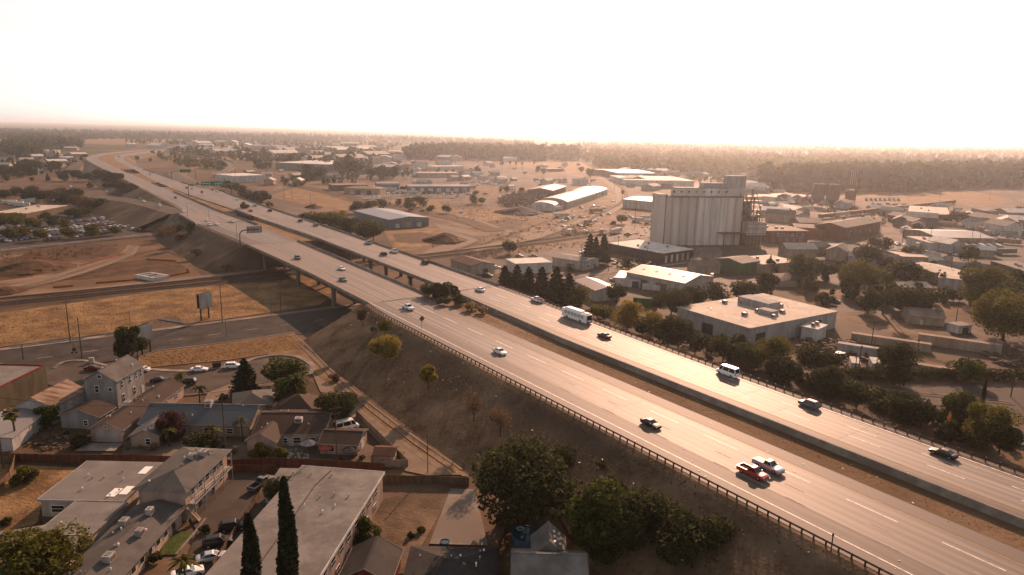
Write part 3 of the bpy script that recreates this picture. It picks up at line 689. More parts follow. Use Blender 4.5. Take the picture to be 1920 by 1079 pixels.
# ------------------------------------------------------------------ building kit
BI = {}
def bld(name, label, A, B, C_, h, roof='flat', rise=1.5, wall='tan', rf='grey', over=0.35, cat='building', win=(), doors=(), units=0, vents=0, group=None, metal=False, seed=0, base=0.0, parapet=0.0, sky=0, trim=None, chimney=False, width=None, uv=None):
    """A building from three roof-corner pixels: A the corner, B along the ridge, C_ across. Facade 'f' lies under A-B, 's' under A-C."""
    hz_ = base + h
    a, b, c = (p if isinstance(p, Vector) else P(p[0], p[1], hz_) for p in (A, B, C_))
    ex = Vector((b.x - a.x, b.y - a.y, 0)); Lx = ex.length; ex.normalize()
    pr = Vector((-ex.y, ex.x, 0))
    d = Vector((c.x - a.x, c.y - a.y, 0)).dot(pr)
    if width: d = math.copysign(width, d)
    ey = pr * (1 if d > 0 else -1); Wy = abs(d)
    o = a + ex * (Lx / 2) + ey * (Wy / 2); o.z = base
    root = empty(name, o); tag(root, label, cat, group)
    rm = (metalroof if metal else roofm)(rf); wm = wallm(wall)
    def q(x, y, z): return ex * x + ey * y + Vector((0, 0, z))
    hx, hy = Lx / 2, Wy / 2
    mb = MB(); th = h
    mb.box((0, 0, h / 2 - 0.1), (Lx, Wy, h + 0.2), (ex, ey))
    ov = over
    if roof == 'gable':
        mb.add([q(-hx, -hy, h), q(-hx, hy, h), q(-hx, 0, h + rise), q(hx, -hy, h), q(hx, hy, h), q(hx, 0, h + rise)], [(0, 1, 2), (3, 5, 4)])
    if roof == 'arch':
        n = 8
        for sx in (-hx, hx):
            mb.add([q(sx, hy * math.cos(math.pi * i / n), h + rise * math.sin(math.pi * i / n)) for i in range(n + 1)], [tuple(range(n + 1))])
    if roof == 'shed':
        mb.add([q(-hx, -hy, h), q(-hx, hy, h), q(-hx, hy, h + rise), q(hx, -hy, h), q(hx, hy, h), q(hx, hy, h + rise)], [(0, 1, 2), (3, 5, 4), (1, 4, 5, 2)])
    mb.build('wall', wm, root)
    t = 0.18
    mb = MB()
    if roof == 'flat':
        if parapet:
            mb.box((0, 0, h + 0.11), (Lx - 0.4, Wy - 0.4, 0.1), (ex, ey))
            for sx, sy, lx, ly in ((-1, 0, 0.28, Wy), (1, 0, 0.28, Wy), (0, -1, Lx - 0.56, 0.28), (0, 1, Lx - 0.56, 0.28)):
                pm = MB().box(q(sx * (hx - 0.14), sy * (hy - 0.14), h + 0.1 + parapet / 2), (lx, ly, parapet), (ex, ey))
                pm.build('parapet', wallm(trim) if trim else wm, root)
        else:
            mb.box((0, 0, h + 0.2), (Lx + 2 * ov, Wy + 2 * ov, 0.2), (ex, ey))
    elif roof == 'gable':
        k = rise / hy
        for s_ in (-1, 1):
            lo = q(-hx - ov, s_ * (hy + ov), h - k * ov + 0.05); lo2 = q(hx + ov, s_ * (hy + ov), h - k * ov + 0.05)
            hi = q(-hx - ov, 0, h + rise + 0.05); hi2 = q(hx + ov, 0, h + rise + 0.05)
            u = Vector((0, 0, t))
            mb.add([lo, lo2, hi2, hi, lo + u, lo2 + u, hi2 + u, hi + u], [(0, 1, 2, 3), (4, 5, 6, 7), (0, 1, 5, 4), (1, 2, 6, 5), (3, 0, 4, 7)])
        if cat == 'house':
            for s_ in (-1, 1):
                MB().box(q(0, s_ * (hy + ov + .04), h - k * ov + .12), (Lx + 2 * ov, .07, .2), (ex, ey)).build('gutter', wallm('grey'), root)
            MB().box(q(0, 0, h + rise + .25), (Lx + 2 * ov, .35, .06), (ex, ey)).build('ridge_cap', rm, root)
            for sx_ in (-1, 1):
                for s_ in (-1, 1):
                    a_ = q(sx_ * (hx + ov + .03), s_ * (hy + ov), h - k * ov + .1); b_ = q(sx_ * (hx + ov + .03), 0, h + rise + .1); u_ = Vector((0, 0, .2)); w_ = ex * (sx_ * .05)
                    MB().add([a_, b_, b_ + u_, a_ + u_, a_ + w_, b_ + w_, b_ + u_ + w_, a_ + u_ + w_], [(0, 1, 2, 3), (4, 5, 6, 7), (0, 1, 5, 4), (3, 2, 6, 7)]).build('barge_board', wallm('grey'), root)
    elif roof == 'hip':
        k = min(hx, hy)
        r0, r1 = (q(-hx + k, 0, h + rise), q(hx - k, 0, h + rise)) if hx >= hy else (q(0, -hy + k, h + rise), q(0, hy - k, h + rise))
        e = [q(-hx - ov, -hy - ov, h), q(hx + ov, -hy - ov, h), q(hx + ov, hy + ov, h), q(-hx - ov, hy + ov, h)]
        if hx >= hy: mb.add(e + [r0, r1], [(0, 1, 5, 4), (1, 2, 5), (2, 3, 4, 5), (3, 0, 4), (0, 1, 2, 3)])
        else: mb.add(e + [r0, r1], [(0, 1, 4), (1, 2, 5, 4), (2, 3, 5), (3, 0, 4, 5), (0, 1, 2, 3)])
    elif roof == 'arch':
        n = 10
        pts = [(hy + 0.1) * math.cos(math.pi * i / n) for i in range(n + 1)]
        zs_ = [h + 0.08 + rise * math.sin(math.pi * i / n) for i in range(n + 1)]
        vs_ = [q(-hx - ov, y, z) for y, z in zip(pts, zs_)] + [q(hx + ov, y, z) for y, z in zip(pts, zs_)]
        mb.add(vs_, [(i, i + 1, n + 2 + i, n + 1 + i) for i in range(n)])
    elif roof == 'shed':
        k = rise / Wy
        lo, lo2, hi, hi2 = q(-hx - ov, -hy - ov, h - k * ov + .05), q(hx + ov, -hy - ov, h - k * ov + .05), q(-hx - ov, hy + ov, h + rise + k * ov + .05), q(hx + ov, hy + ov, h + rise + k * ov + .05)
        u = Vector((0, 0, t))
        mb.add([lo, lo2, hi2, hi, lo + u, lo2 + u, hi2 + u, hi + u], [(0, 1, 2, 3), (4, 5, 6, 7), (0, 1, 5, 4), (1, 2, 6, 5), (2, 3, 7, 6), (3, 0, 4, 7)])
    ro = mb.build('roof', rm, root) if mb.v else None
    if trim and roof == 'flat' and not parapet:
        for sx, sy, lx, ly in ((-1, 0, 0.14, Wy + 2 * ov), (0, -1, Lx + 2 * ov - 0.3, 0.14)):
            MB().box(q(sx * (hx + ov + 0.02), sy * (hy + ov + 0.02), h + 0.12), (lx, ly, 0.45), (ex, ey)).build('fascia', wallm(trim), root)
    def face(fc):
        if fc == 'f': return q(-hx, -hy, 0), ex, -ey, Lx
        if fc == 's': return q(-hx, -hy, 0), ey, -ex, Wy
        if fc == 'e': return q(hx, -hy, 0), ey, ex, Wy
        return q(-hx, hy, 0), ex, ey, Lx
    for it in win:
        fc, u, v, w_, h_ = it[:5]
        o_, ud, nd, _l = face(fc)
        cc = o_ + ud * (u * _l if u < 1 else u) + Vector((0, 0, v))
        fr = MB().box(cc + nd * 0.03, (w_ + 0.18, 0.1, h_ + 0.18), (ud, nd)).build('window', M['white'], root)
        MB().box(cc + nd * 0.07, (w_, 0.06, h_), (ud, nd)).build('pane', M['glass'], fr)
        if h_ > 0.9: MB().box(cc + nd * 0.09, (w_, 0.05, 0.07), (ud, nd)).build('sash_bar', M['white'], fr)
    for it in doors:
        fc, u, w_, h_ = it[:4]; dm = it[4] if len(it) > 4 else 'white'
        o_, ud, nd, _l = face(fc)
        cc = o_ + ud * (u * _l if u < 1 else u) + Vector((0, 0, h_ / 2 + 0.02))
        do = MB().box(cc + nd * 0.04, (w_, 0.1, h_), (ud, nd)).build('door', wallm(dm), root)
        if w_ > 2.4:
            for k in range(1, 4): MB().box(cc + nd * 0.085 + Vector((0, 0, -h_ / 2 + h_ * k / 4)), (w_ * 0.98, 0.03, 0.05), (ud, nd)).build('panel_seam', M['steel'], do)
    r2 = random.Random(hash_(label) + seed)
    def zroof(y):
        if roof == 'gable': return h + rise * (1 - abs(y) / hy) + 0.2
        if roof == 'arch': return h + rise * math.sqrt(max(0, 1 - (y / hy) ** 2)) + 0.06
        if roof == 'hip': return h + rise * (1 - abs(y) / hy) * 0.9
        if roof == 'shed': return h + rise * (y + hy) / Wy + 0.2
        return h + (0.16 if parapet else 0.3)
    for k in range(units):
        x, y = r2.uniform(-.75, .75) * hx, r2.uniform(-.6, .6) * hy
        s_ = r2.uniform(.9, 1.4)
        z = zroof(y)
        ac = MB().box(q(x, y, z + 0.55), (s_ * 1.2, s_, 1.1), (ex, ey)).build('cooling_unit', wallm('palegrey'), root)
        MB().box(q(x, y, z + 1.12), (s_ * 0.7, s_ * 0.6, 0.06), (ex, ey)).build('fan_grille', M['steel'], ac)
        MB().box(q(x, y, z + .55) - ey * (s_ / 2 + .02), (s_ * .9, .04, .7), (ex, ey)).build('louvre', wallm('brown'), ac)
    for k in range(vents):
        x, y = r2.uniform(-.85, .85) * hx, r2.uniform(-.75, .75) * hy
        z = zroof(y); r_ = r2.uniform(0.09, 0.17)
        mb = MB(); mb.cyl(q(x, y, z - 0.2), q(x, y, z + 0.3), r_ * 0.7, r_ * 0.7, 8); mb.cyl(q(x, y, z + 0.3), q(x, y, z + 0.5), r_ * 1.3, r_ * 0.9, 8)
        mb.build('roof_vent', M['white'] if k % 2 else M['silver'], root)
    for k in range(sky):
        x = -hx + Lx * (k + 0.7) / (sky + 0.4)
        y = -hy * 0.45; z0, z1 = zroof(y - 0.9), zroof(y + 0.9)
        MB().add([q(x - .6, y - .9, z0 + .06), q(x + .6, y - .9, z0 + .06), q(x + .6, y + .9, z1 + .06), q(x - .6, y + .9, z1 + .06)], [(0, 1, 2, 3)]).build('skylight', wallm('white'), root)
    if chimney:
        MB().box(q(hx * 0.3, hy * 0.15, h + rise + 0.4), (0.8, 0.8, 2.2), (ex, ey)).build('chimney', wallm('brick'), root)
    BI[root.name] = (ex, ey, Lx, Wy, h)
    return root
def hash_(s):
    v = 7
    for ch in s: v = (v * 31 + ord(ch)) % 1000003
    return v
def wins(fc, n, v, w, h, u0=0.08, u1=0.92):
    return [(fc, u0 + (u1 - u0) * (i + 0.5) / n, v, w, h) for i in range(n)]

# ------------------------------------------------------------------ vehicle kit  (x forward, origin on the road)
def loft(mb, secs, close=True):
    k = len(secs[0]); o = len(mb.v); n = len(secs)
    vs_ = [p for s_ in secs for p in s_]
    fs = [(i * k + j, i * k + (j + 1) % k, (i + 1) * k + (j + 1) % k, (i + 1) * k + j) for i in range(n - 1) for j in range(k)]
    fs += [tuple(range(k - 1, -1, -1)), tuple(range((n - 1) * k, n * k))]
    mb.add(vs_, fs)
def body_ring(x, w, zb, zt, crown=0.06):
    return [(x, -w * 0.9, zb), (x, -w, zb + 0.22), (x, -w, zb + (zt - zb) * 0.62), (x, -w * 0.93, zt - 0.03), (x, -w * 0.5, zt + crown * 0.6), (x, w * 0.5, zt + crown * 0.6), (x, w * 0.93, zt - 0.03), (x, w, zb + (zt - zb) * 0.62), (x, w, zb + 0.22), (x, w * 0.9, zb)]
CARS = {
    # length, width, wheel radius, lower body stations (x fraction, width factor, z bottom, z top), cabin (x: front base, front roof, rear roof, rear base), roof z, belt z
    'sedan': dict(L=4.75, W=1.82, r=0.33, st=[(.5, .80, .30, .60), (.485, .9, .22, .70), (.40, .98, .2, .80), (.21, 1, .2, .93), (-.28, 1, .2, .98), (-.42, .97, .22, .97), (-.485, .9, .26, .88), (-.5, .82, .34, .7)], cab=(.23, .06, -.20, -.37), roof=1.44, belt=.92),
    'suv': dict(L=4.7, W=1.9, r=0.37, st=[(.5, .82, .34, .72), (.485, .92, .28, .85), (.40, .98, .26, .98), (.24, 1, .26, 1.06), (-.40, 1, .26, 1.08), (-.48, .95, .3, 1.05), (-.5, .88, .4, .9)], cab=(.26, .11, -.38, -.47), roof=1.74, belt=1.02),
    'pickup': dict(L=5.75, W=1.98, r=0.40, st=[(.5, .86, .42, .80), (.487, .94, .34, .95), (.42, .99, .32, 1.07), (.22, 1, .32, 1.12), (-.10, 1, .32, 1.12)], cab=(.23, .12, -.05, -.10), roof=1.86, belt=1.08),
    'van': dict(L=5.9, W=2.05, r=0.37, st=[(.5, .84, .32, .75), (.485, .92, .28, .92), (.43, .98, .26, 1.12), (.36, 1, .26, 1.22), (-.47, 1, .26, 1.25), (-.5, .97, .32, 1.2)], cab=(.40, .27, -.46, -.497), roof=2.5, belt=1.2),
}
def car_parts(kind):
    c = CARS[kind]; L, Wd = c['L'], c['W']; w = Wd / 2
    P_ = {}
    mb = MB()
    loft(mb, [body_ring(x * L, w * f, zb, zt) for x, f, zb, zt in c['st']])
    fb, fr, rrf, rb = [v * L for v in c['cab']]; zb_, zt_ = c['belt'], c['roof']
    wb, wt = w * 0.93, w * (0.74 if kind != 'van' else 0.86)
    lo = [(fb, -wb * .94, zb_), (fb, wb * .94, zb_), (rb, wb * .96, zb_), (rb, -wb * .96, zb_)]
    hi = [(fr, -wt * .95, zt_ - .05), (fr, wt * .95, zt_ - .05), (rrf, wt, zt_ - .04), (rrf, -wt, zt_ - .04)]
    top = [(fr - .12, -wt * .75, zt_), (fr - .12, wt * .75, zt_), (rrf + .12, wt * .8, zt_ + .01), (rrf + .12, -wt * .8, zt_ + .01)]
    mb.add(lo + hi + top, [(0, 1, 5, 4), (1, 2, 6, 5), (2, 3, 7, 6), (3, 0, 4, 7), (4, 5, 9, 8), (5, 6, 10, 9), (6, 7, 11, 10), (7, 4, 8, 11), (8, 9, 10, 11)])
    if kind == 'pickup':
        x0, x1 = -.105 * L, -.5 * L
        mb.box(((x0 + x1) / 2, 0, .60), (x0 - x1, Wd * .94, .5))
        for s_ in (-1, 1): mb.box(((x0 + x1) / 2, s_ * (w - .07), .82), (x0 - x1, .13, .62))
        mb.box((x1 + .06, 0, .82), (.12, Wd * .9, .6))
        mb.mat(2); mb.box(((x0 + x1) / 2, 0, .87), (x0 - x1 - .1, Wd * .82, .04)); mb.mat(1); mb.box((x1 - .06, 0, .55), (.16, Wd * .9, .18)); mb.box((.5 * L + .03, 0, .5), (.14, Wd * .88, .2)); mb.mat(0)
    P_['body'] = (mb, ['paint', 'chrome', 'tyre'])
    lov, hiv = [Vector(p) for p in lo], [Vector(p) for p in hi]
    def panel(p0, p1, p2, p3, u0, u1, v0, v1, off=.012):
        def at(u, v): return (p0 * (1 - u) + p1 * u) * (1 - v) + (p3 * (1 - u) + p2 * u) * v
        n_ = (p1 - p0).cross(p3 - p0).normalized()
        cen = (p0 + p1 + p2 + p3) / 4
        if n_.dot(cen - Vector(((fb + rb) / 2, 0, (zb_ + zt_) / 2))) < 0: n_ = -n_
        return [at(u, v) + n_ * off for u, v in ((u0, v0), (u1, v0), (u1, v1), (u0, v1))]
    g1 = MB(); g1.add(panel(lov[0], lov[1], hiv[1], hiv[0], .05, .95, .06, .94), [(0, 1, 2, 3)]); P_['windshield'] = (g1, ['glass'])
    g1 = MB(); g1.add(panel(lov[2], lov[3], hiv[3], hiv[2], .08, .92, .12, .90), [(0, 1, 2, 3)]); P_['rear_window'] = (g1, ['glass'])
    splits = {'sedan': ((.06, .48), (.51, .92)), 'suv': ((.05, .36), (.39, .66), (.69, .95)), 'pickup': ((.07, .52), (.56, .94)), 'van': ((.03, .2), (.24, .60), (.63, .96))}[kind]
    for s_, (i0, i1) in ((1, (1, 2)), (-1, (0, 3))):
        g1 = MB()
        for u0, u1 in splits: g1.add(panel(lov[i0], lov[i1], hiv[i1], hiv[i0], u0, u1, .1, .88), [(0, 1, 2, 3)])
        P_['side_window' + ('' if s_ > 0 else '#')] = (g1, ['glass'])
    r_ = c['r']
    for i, (fx, s_) in enumerate(((.31, 1), (.31, -1), (-.30, 1), (-.30, -1))):
        mb = MB(); x = fx * L
        mb.cyl((x, s_ * (w - .22), r_), (x, s_ * (w + .015), r_), r_, r_, 14)
        mb.mat(1); mb.cyl((x, s_ * (w + .015), r_), (x, s_ * (w + .03), r_), r_ * .62, r_ * .55, 10)
        P_['wheel' + '#' * i] = (mb, ['tyre', 'rim'])
    for s_ in (-1, 1):
        h0 = c['st'][1][3]
        P_['headlight' + ('' if s_ > 0 else '#')] = (MB().box((.487 * L, s_ * w * .68, h0 - .08), (.12, w * .42, .15)), ['lamp'])
        P_['taillight' + ('' if s_ > 0 else '#')] = (MB().box((-.492 * L, s_ * w * .80, .88 if kind != 'van' else 1.1), (.1, w * .26, .24 if kind != 'van' else .45)), ['red'])
        P_['mirror' + ('' if s_ > 0 else '#')] = (MB().box((c['cab'][0] * L - .25, s_ * (w + .1), c['belt'] + .1), (.12, .2, .15)), ['paint'])
    return P_
_PAINT = {'white': (.72, .71, .69), 'black': (.012, .012, .014), 'grey': (.11, .11, .115), 'silver': (.38, .38, .38), 'red': (.36, .02, .015), 'maroon': (.10, .015, .018), 'blue': (.05, .09, .2), 'tan': (.34, .28, .2)}
def paint(k):
    if ('car_paint_' + k) in _MC: return _MC['car_paint_' + k]
    m = mat('car_paint_' + k, _PAINT[k], rough=0.3 if k in ('white', 'silver', 'red') else .5, spec=0.5 if k in ('white', 'silver', 'red') else .2, dim=.95, metal=0.35 if k == 'silver' else 0.0)
    m.node_tree.nodes['Principled BSDF'].inputs['Coat Weight'].default_value = 0.25 if k in ('white', 'silver', 'red') else 0.06
    m.node_tree.nodes['Principled BSDF'].inputs['Coat Roughness'].default_value = 0.2
    return m
CM = {'glass': M['glass'], 'tyre': M['black'], 'rim': M['silver'], 'chrome': M['silver'], 'lamp': mat('lamp_lens', (.6, .58, .55), rough=.15), 'red': mat('tail_lens', (.3, .01, .01), rough=.25)}
_CD = {}
def car(kind, colour, loc, rz, label, group='cars', detail=True, cat='car', sc=1.0, name=None):
    """rz: heading of the nose. The same mesh data is shared by every car of a kind; the paint sits on the object's own slot."""
    name = name or {'sedan': 'sedan_car', 'suv': 'suv_car', 'pickup': 'pickup_truck', 'van': 'passenger_van'}[kind]
    if kind not in _CD:
        pp = car_parts(kind); dd = {}
        one = MB(); slots = ['paint', 'chrome', 'glass', 'tyre', 'rim', 'lamp', 'red']
        for pn, (mb, ms) in pp.items():
            dd[pn] = mb.data(pn.strip('#'), [paint('white') if m_ == 'paint' else CM[m_] for m_ in ms])
            for f, mi in zip(mb.f, mb.m): one.f.append(tuple(i + len(one.v) for i in f)); one.m.append(slots.index(ms[mi]))
            one.v.extend(mb.v)
        _CD[kind] = (dd, one.data(kind, [paint('white') if m_ == 'paint' else CM[m_] for m_ in slots]), pp)
    dd, one, pp = _CD[kind]
    def colourise(o):
        o.material_slots[0].link = 'OBJECT'; o.material_slots[0].material = paint(colour)
    if not detail:
        o = link(name, one, None, loc); o.rotation_euler = (0, 0, rz); o.scale = (sc,) * 3
        colourise(o)
        return tag(o, label, cat, group)
    root = empty(name, loc, rz, label, cat, group); root.scale = (sc,) * 3
    for pn, me in dd.items():
        o = link(pn.strip('#'), me, root)
        if pp[pn][1][0] == 'paint': colourise(o)
    return root

# ------------------------------------------------------------------ plants
def leafmat(name, c, tr=0.4):
    m = mat(name, tuple(x * 0.55 for x in c), tuple(min(1, x * 1.5) for x in c), 0.9, rough=0.8, spec=0.08, trans=tr, detail=2.0, dim=1.0)
    return m
LEAF = {'green': leafmat('leaf_green', (.045, .055, .011)), 'dark': leafmat('leaf_dark', (.036, .04, .014)), 'olive': leafmat('leaf_olive', (.085, .078, .014)), 'yellow': leafmat('leaf_yellow', (.19, .145, .022)),
        'conifer': leafmat('leaf_conifer', (.02, .025, .012), .15), 'purple': leafmat('leaf_purple', (.05, .022, .02)), 'dry': leafmat('leaf_dry', (.22, .15, .07)), 'brown': leafmat('leaf_brown', (.10, .062, .032))}
BARK = mat('bark', (.06, .042, .03), (.13, .095, .07), 2.0, bump=.5, bscale=6, space='obj')
def quads(cen, size, rg, up=0.0, squash=1.0):
    """leaf sprays: one small quad per centre, random facing"""
    n = len(cen)
    u = rg.normal(size=(n, 3)); u /= np.linalg.norm(u, axis=1)[:, None]
    w = rg.normal(size=(n, 3)); w[:, 2] += up
    w -= (w * u).sum(1)[:, None] * u; w /= np.linalg.norm(w, axis=1)[:, None]
    s = (size * rg.uniform(.6, 1.4, n))[:, None]
    a = u * s; b = w * s * rg.uniform(.45, .9, n)[:, None]
    v = np.stack([cen - a, cen - b * .9, cen + a, cen + b], 1).reshape(-1, 3)
    f = np.arange(4 * n).reshape(-1, 4)
    return v, f
def crown_points(kind, rg, n):
    if kind in ('round', 'wide', 'tall', 'loose', 'bush'):
        nl = {'round': 16, 'wide': 18, 'tall': 16, 'loose': 13, 'bush': 8}[kind]
        cz, rx, rz = {'round': (.54, .44, .42), 'wide': (.56, .62, .38), 'tall': (.54, .28, .43), 'loose': (.6, .36, .36), 'bush': (.45, .55, .45)}[kind]
        C0 = rg.normal(size=(nl, 3)); C0 /= np.linalg.norm(C0, axis=1)[:, None]
        C0 *= rg.uniform(.35, .8, nl)[:, None]
        C0[:, 2] = np.maximum(C0[:, 2], -.75)
        C0 *= (rx, rx, rz); C0[:, 2] += cz
        rad = rg.uniform(.34, .6, nl) * min(rx, rz) * (1.15 if kind != 'loose' else .85)
        k = rg.integers(0, nl, n)
        d = rg.normal(size=(n, 3)); d /= np.linalg.norm(d, axis=1)[:, None]
        p = C0[k] + d * (rad[k] * rg.uniform(.45, 1.0, n) ** .5)[:, None]
        p[:, 2] = np.maximum(p[:, 2], .02)
        return p
    z = rg.uniform(0, 1, n)
    if kind == 'conifer':
        r_ = (.24 * (1 - z) ** .8 + .02) * (.75 + .25 * np.sin(z * 55 + rg.uniform(0, 6))); z = .08 + z * .92
    elif kind == 'cypress':
        r_ = .058 * np.sin(np.clip(z * .93 + .07, 0, 1) * math.pi) ** .45 * (1.15 - .5 * z); z = .02 + .98 * z
    a = rg.uniform(0, 2 * math.pi, n); q = rg.uniform(.35, 1, n) ** .5 * r_ * (1 + .25 * np.sin(a * 3 + z * 9))
    return np.stack([np.cos(a) * q, np.sin(a) * q, z], 1)
def np_mesh(name, v, f, m):
    me = bpy.data.meshes.new(name)
    me.vertices.add(len(v)); me.vertices.foreach_set('co', v.astype(np.float32).ravel())
    me.loops.add(f.size); me.loops.foreach_set('vertex_index', f.astype(np.int32).ravel())
    me.polygons.add(len(f)); me.polygons.foreach_set('loop_start', np.arange(0, f.size, 4, dtype=np.int32)); me.polygons.foreach_set('loop_total', np.full(len(f), 4, dtype=np.int32))
    me.materials.append(m); me.update(calc_edges=True); me.validate()
    return me
_TD = {}
def tree_data(kind, leaf, var, lod):
    key = (kind, leaf, var, lod)
    if key in _TD: return _TD[key]
    rg = np.random.default_rng(hash_(kind) + var * 17)
    rp = random.Random(hash_(kind) + var)
    tr = MB(); n = {'near': 9500, 'mid': 2800, 'far': 800}[lod]
    sz = {'near': .021, 'mid': .037, 'far': .06}[lod]
    if kind in ('fan_palm', 'palm'):
        tr.cyl((0, 0, -.02), (.01, 0, .45), .03, .02, 8); tr.cyl((.01, 0, .45), (0, .012, .84), .02, .018, 8)
        mb = MB(); nf = 46 if kind == 'fan_palm' else 26
        for i in range(nf):
            a = rp.uniform(0, 6.283); el = rp.uniform(-.9, 1.2) if kind == 'fan_palm' else rp.uniform(-.2, 1.2); ln = rp.uniform(.15, .22) if kind == 'fan_palm' else rp.uniform(.26, .36)
            d = Vector((math.cos(a) * math.cos(el), math.sin(a) * math.cos(el), math.sin(el))); sd = Vector((-math.sin(a), math.cos(a), 0))
            p0 = Vector((0, .012, .84)); pts = []
            for j in range(5):
                t = j / 4
                pts.append(p0 + d * (ln * t) + Vector((0, 0, -ln * (.75 if kind == 'palm' else .25) * t * t)))
            wd = [.004, .03, .036, .026, .003] if kind == 'palm' else [.004, .006, .03, .055, .02]
            vs_ = []
            for q_, w_ in zip(pts, wd): vs_ += [q_ - sd * w_ + Vector((0, 0, -w_ * .5)), q_, q_ + sd * w_ + Vector((0, 0, -w_ * .5))]
            mb.add(vs_, [(j * 3 + k, j * 3 + k + 1, j * 3 + k + 4, j * 3 + k + 3) for j in range(4) for k in range(2)])
        cd = mb.data('crown', LEAF[leaf])
    else:
        if kind in ('round', 'wide', 'tall', 'loose'):
            tr.cyl((0, 0, -.02), (.01, .005, .34), .022, .015, 8)
            for i in range(6):
                a = i * 1.05 + rp.uniform(-.3, .3); el = rp.uniform(.5, 1.1); ln = rp.uniform(.22, .36)
                p0 = Vector((.01, .005, rp.uniform(.26, .36))); p1 = p0 + Vector((math.cos(a) * math.cos(el), math.sin(a) * math.cos(el), math.sin(el))) * ln
                tr.cyl(p0, p1, .013, .005, 6)
        elif kind == 'bush':
            for i in range(4):
                a = i * 1.57; tr.cyl((0, 0, -.02), (math.cos(a) * .2, math.sin(a) * .2, .4), .02, .01, 5)
        elif kind == 'bare':
            tr.cyl((0, 0, -.02), (0, 0, .4), .02, .014, 6)
            for i in range(16):
                a = rp.uniform(0, 6.283); el = rp.uniform(.4, 1.2); ln = rp.uniform(.25, .5); p0 = Vector((0, 0, rp.uniform(.2, .45)))
                p1 = p0 + Vector((math.cos(a) * math.cos(el), math.sin(a) * math.cos(el), math.sin(el))) * ln; tr.cyl(p0, p1, .008, .002, 4)
                for j in range(2):
                    d = Vector((rp.uniform(-1, 1), rp.uniform(-1, 1), rp.uniform(.2, 1))).normalized(); tr.cyl((p0 + p1) / 2, (p0 + p1) / 2 + d * .18, .004, .001, 3)
        else:
            tr.cyl((0, 0, -.02), (0, 0, .85), .018, .004, 7)
        kk = kind
        if kind == 'bare': kk, n = 'loose', n // 8
        p = crown_points(kk, rg, n)
        if kind == 'cypress': sz *= .62
        if kind == 'bush': sz *= 1.25
        v, f = quads(p, sz, rg, up=.3)
        cd = np_mesh('crown', v, f, LEAF[leaf])
    _TD[key] = (tr.data('trunk', BARK), cd)
    return _TD[key]
_tn = [0]
def tree(kind, x, y, hpx, label, leaf='green', wf=1.0, lod=None, z=0.0, group=None, cat='tree', name=None, hm=None, world_loc=None):
    p = world_loc if world_loc is not None else P(x, y, z)
    h = hm or hpx * mpp(p) / math.cos(PITCH)
    if lod is None: lod = 'near' if hpx >= 55 else ('mid' if hpx >= 22 else 'far')
    _tn[0] += 1
    tr, cd = tree_data(kind, leaf, _tn[0] % (3 if lod != 'near' else 2), lod)
    nm = name or {'fan_palm': 'fan_palm_tree', 'palm': 'palm_tree', 'conifer': 'conifer_tree', 'cypress': 'cypress_tree', 'bush': 'bush', 'bare': 'bare_tree'}.get(kind, 'broadleaf_tree')
    root = empty(nm, p, rnd.uniform(0, 6.28), label, cat, group)
    root.scale = (h * wf, h * wf, h)
    link('trunk', tr, root); link('crown', cd, root)
    return root

# ------------------------------------------------------------------ poles and fences
_PD = {}
def pole(x, y, hpx, label, arms=1, z=0.0, group='wooden utility poles', lean=0.0):
    p = P(x, y, z); h = round(hpx * mpp(p) / math.cos(PITCH), 1)
    root = empty('utility_pole', p, rnd.uniform(-.3, .3) + .6, label, 'utility pole', group)
    root.rotation_euler.x = lean
    MB().cyl((0, 0, -.3), (0, 0, h), .17, .11, 8).build('shaft', M['wood'], root)
    for k in range(arms):
        MB().box((0, 0, h - .5 - k * 1.2), (2.4, .12, .14)).build('crossarm', M['wood'], root)
        for s_ in (-1.05, -.5, .5, 1.05): MB().cyl((s_, 0, h - .44 - k * 1.2), (s_, 0, h - .2 - k * 1.2), .05, .05, 5).build('insulator', M['conc'], root)
    return root
def fence(pts, h, m, label, name='board_fence', post=2.4, z=0.0, cat='fence', gap=False):
    pts = [p if isinstance(p, Vector) else P(p[0], p[1], z) for p in pts]
    o = pts[0].copy()
    root = empty(name, o); tag(root, label, cat)
    for a, b in zip(pts[:-1], pts[1:]):
        d = b - a; Lg = d.length; ex = d.normalized(); ey = Vector((-ex.y, ex.x, 0)); n = max(1, round(Lg / post))
        w = Lg / n
        for i in range(n):
            c = a - o + ex * (w * (i + .5))
            dz = rnd.uniform(-.06, .06)
            MB().box(c + Vector((0, 0, h / 2 + dz)) + ey * rnd.uniform(-.02, .02), (w - .13, .05, h), (ex, ey)).build('panel', m, root)
            MB().box(a - o + ex * (w * i) + Vector((0, 0, h / 2 + .06)), (.11, .11, h + .12), (ex, ey)).build('post', m, root)
    return root
# ------------------------------------------------------------------ houses and yards on the near left
rusty = mat('roof_rusty', (0.13, 0.07, 0.045), (0.42, 0.30, 0.22), 0.5, rough=0.6, stretch=(R(-28), (0.12, 1.6, 1)), sharp=0.25)
_MC['roof_rusty'] = rusty
_ROOFC['rusty'] = (.3, .2, .14)
_ROOFC['brownwarm'] = (.15, .10, .075)
bld('warehouse', 'flat roofed warehouse with ribbed brown wall and red trim', (85, 687), (-70, 763), (-70, 671), 6.0, wall='olive', rf='palegrey', parapet=.35, trim='red', sky=2)
b = bld('barn', 'white barn with streaky rusty corrugated roof', (98, 766), (160, 732), (37, 757), 4.0, 'gable', 2.4, wall='palegrey', rf='rusty', win=[('s', .5, 2.8, .8, .6)])
bld('lean_to', 'pale lean-to with low metal roof beside the rusty barn', (22, 822), (88, 772), (-40, 812), 3.0, 'shed', .8, wall='palegrey', rf='palegrey', metal=True)
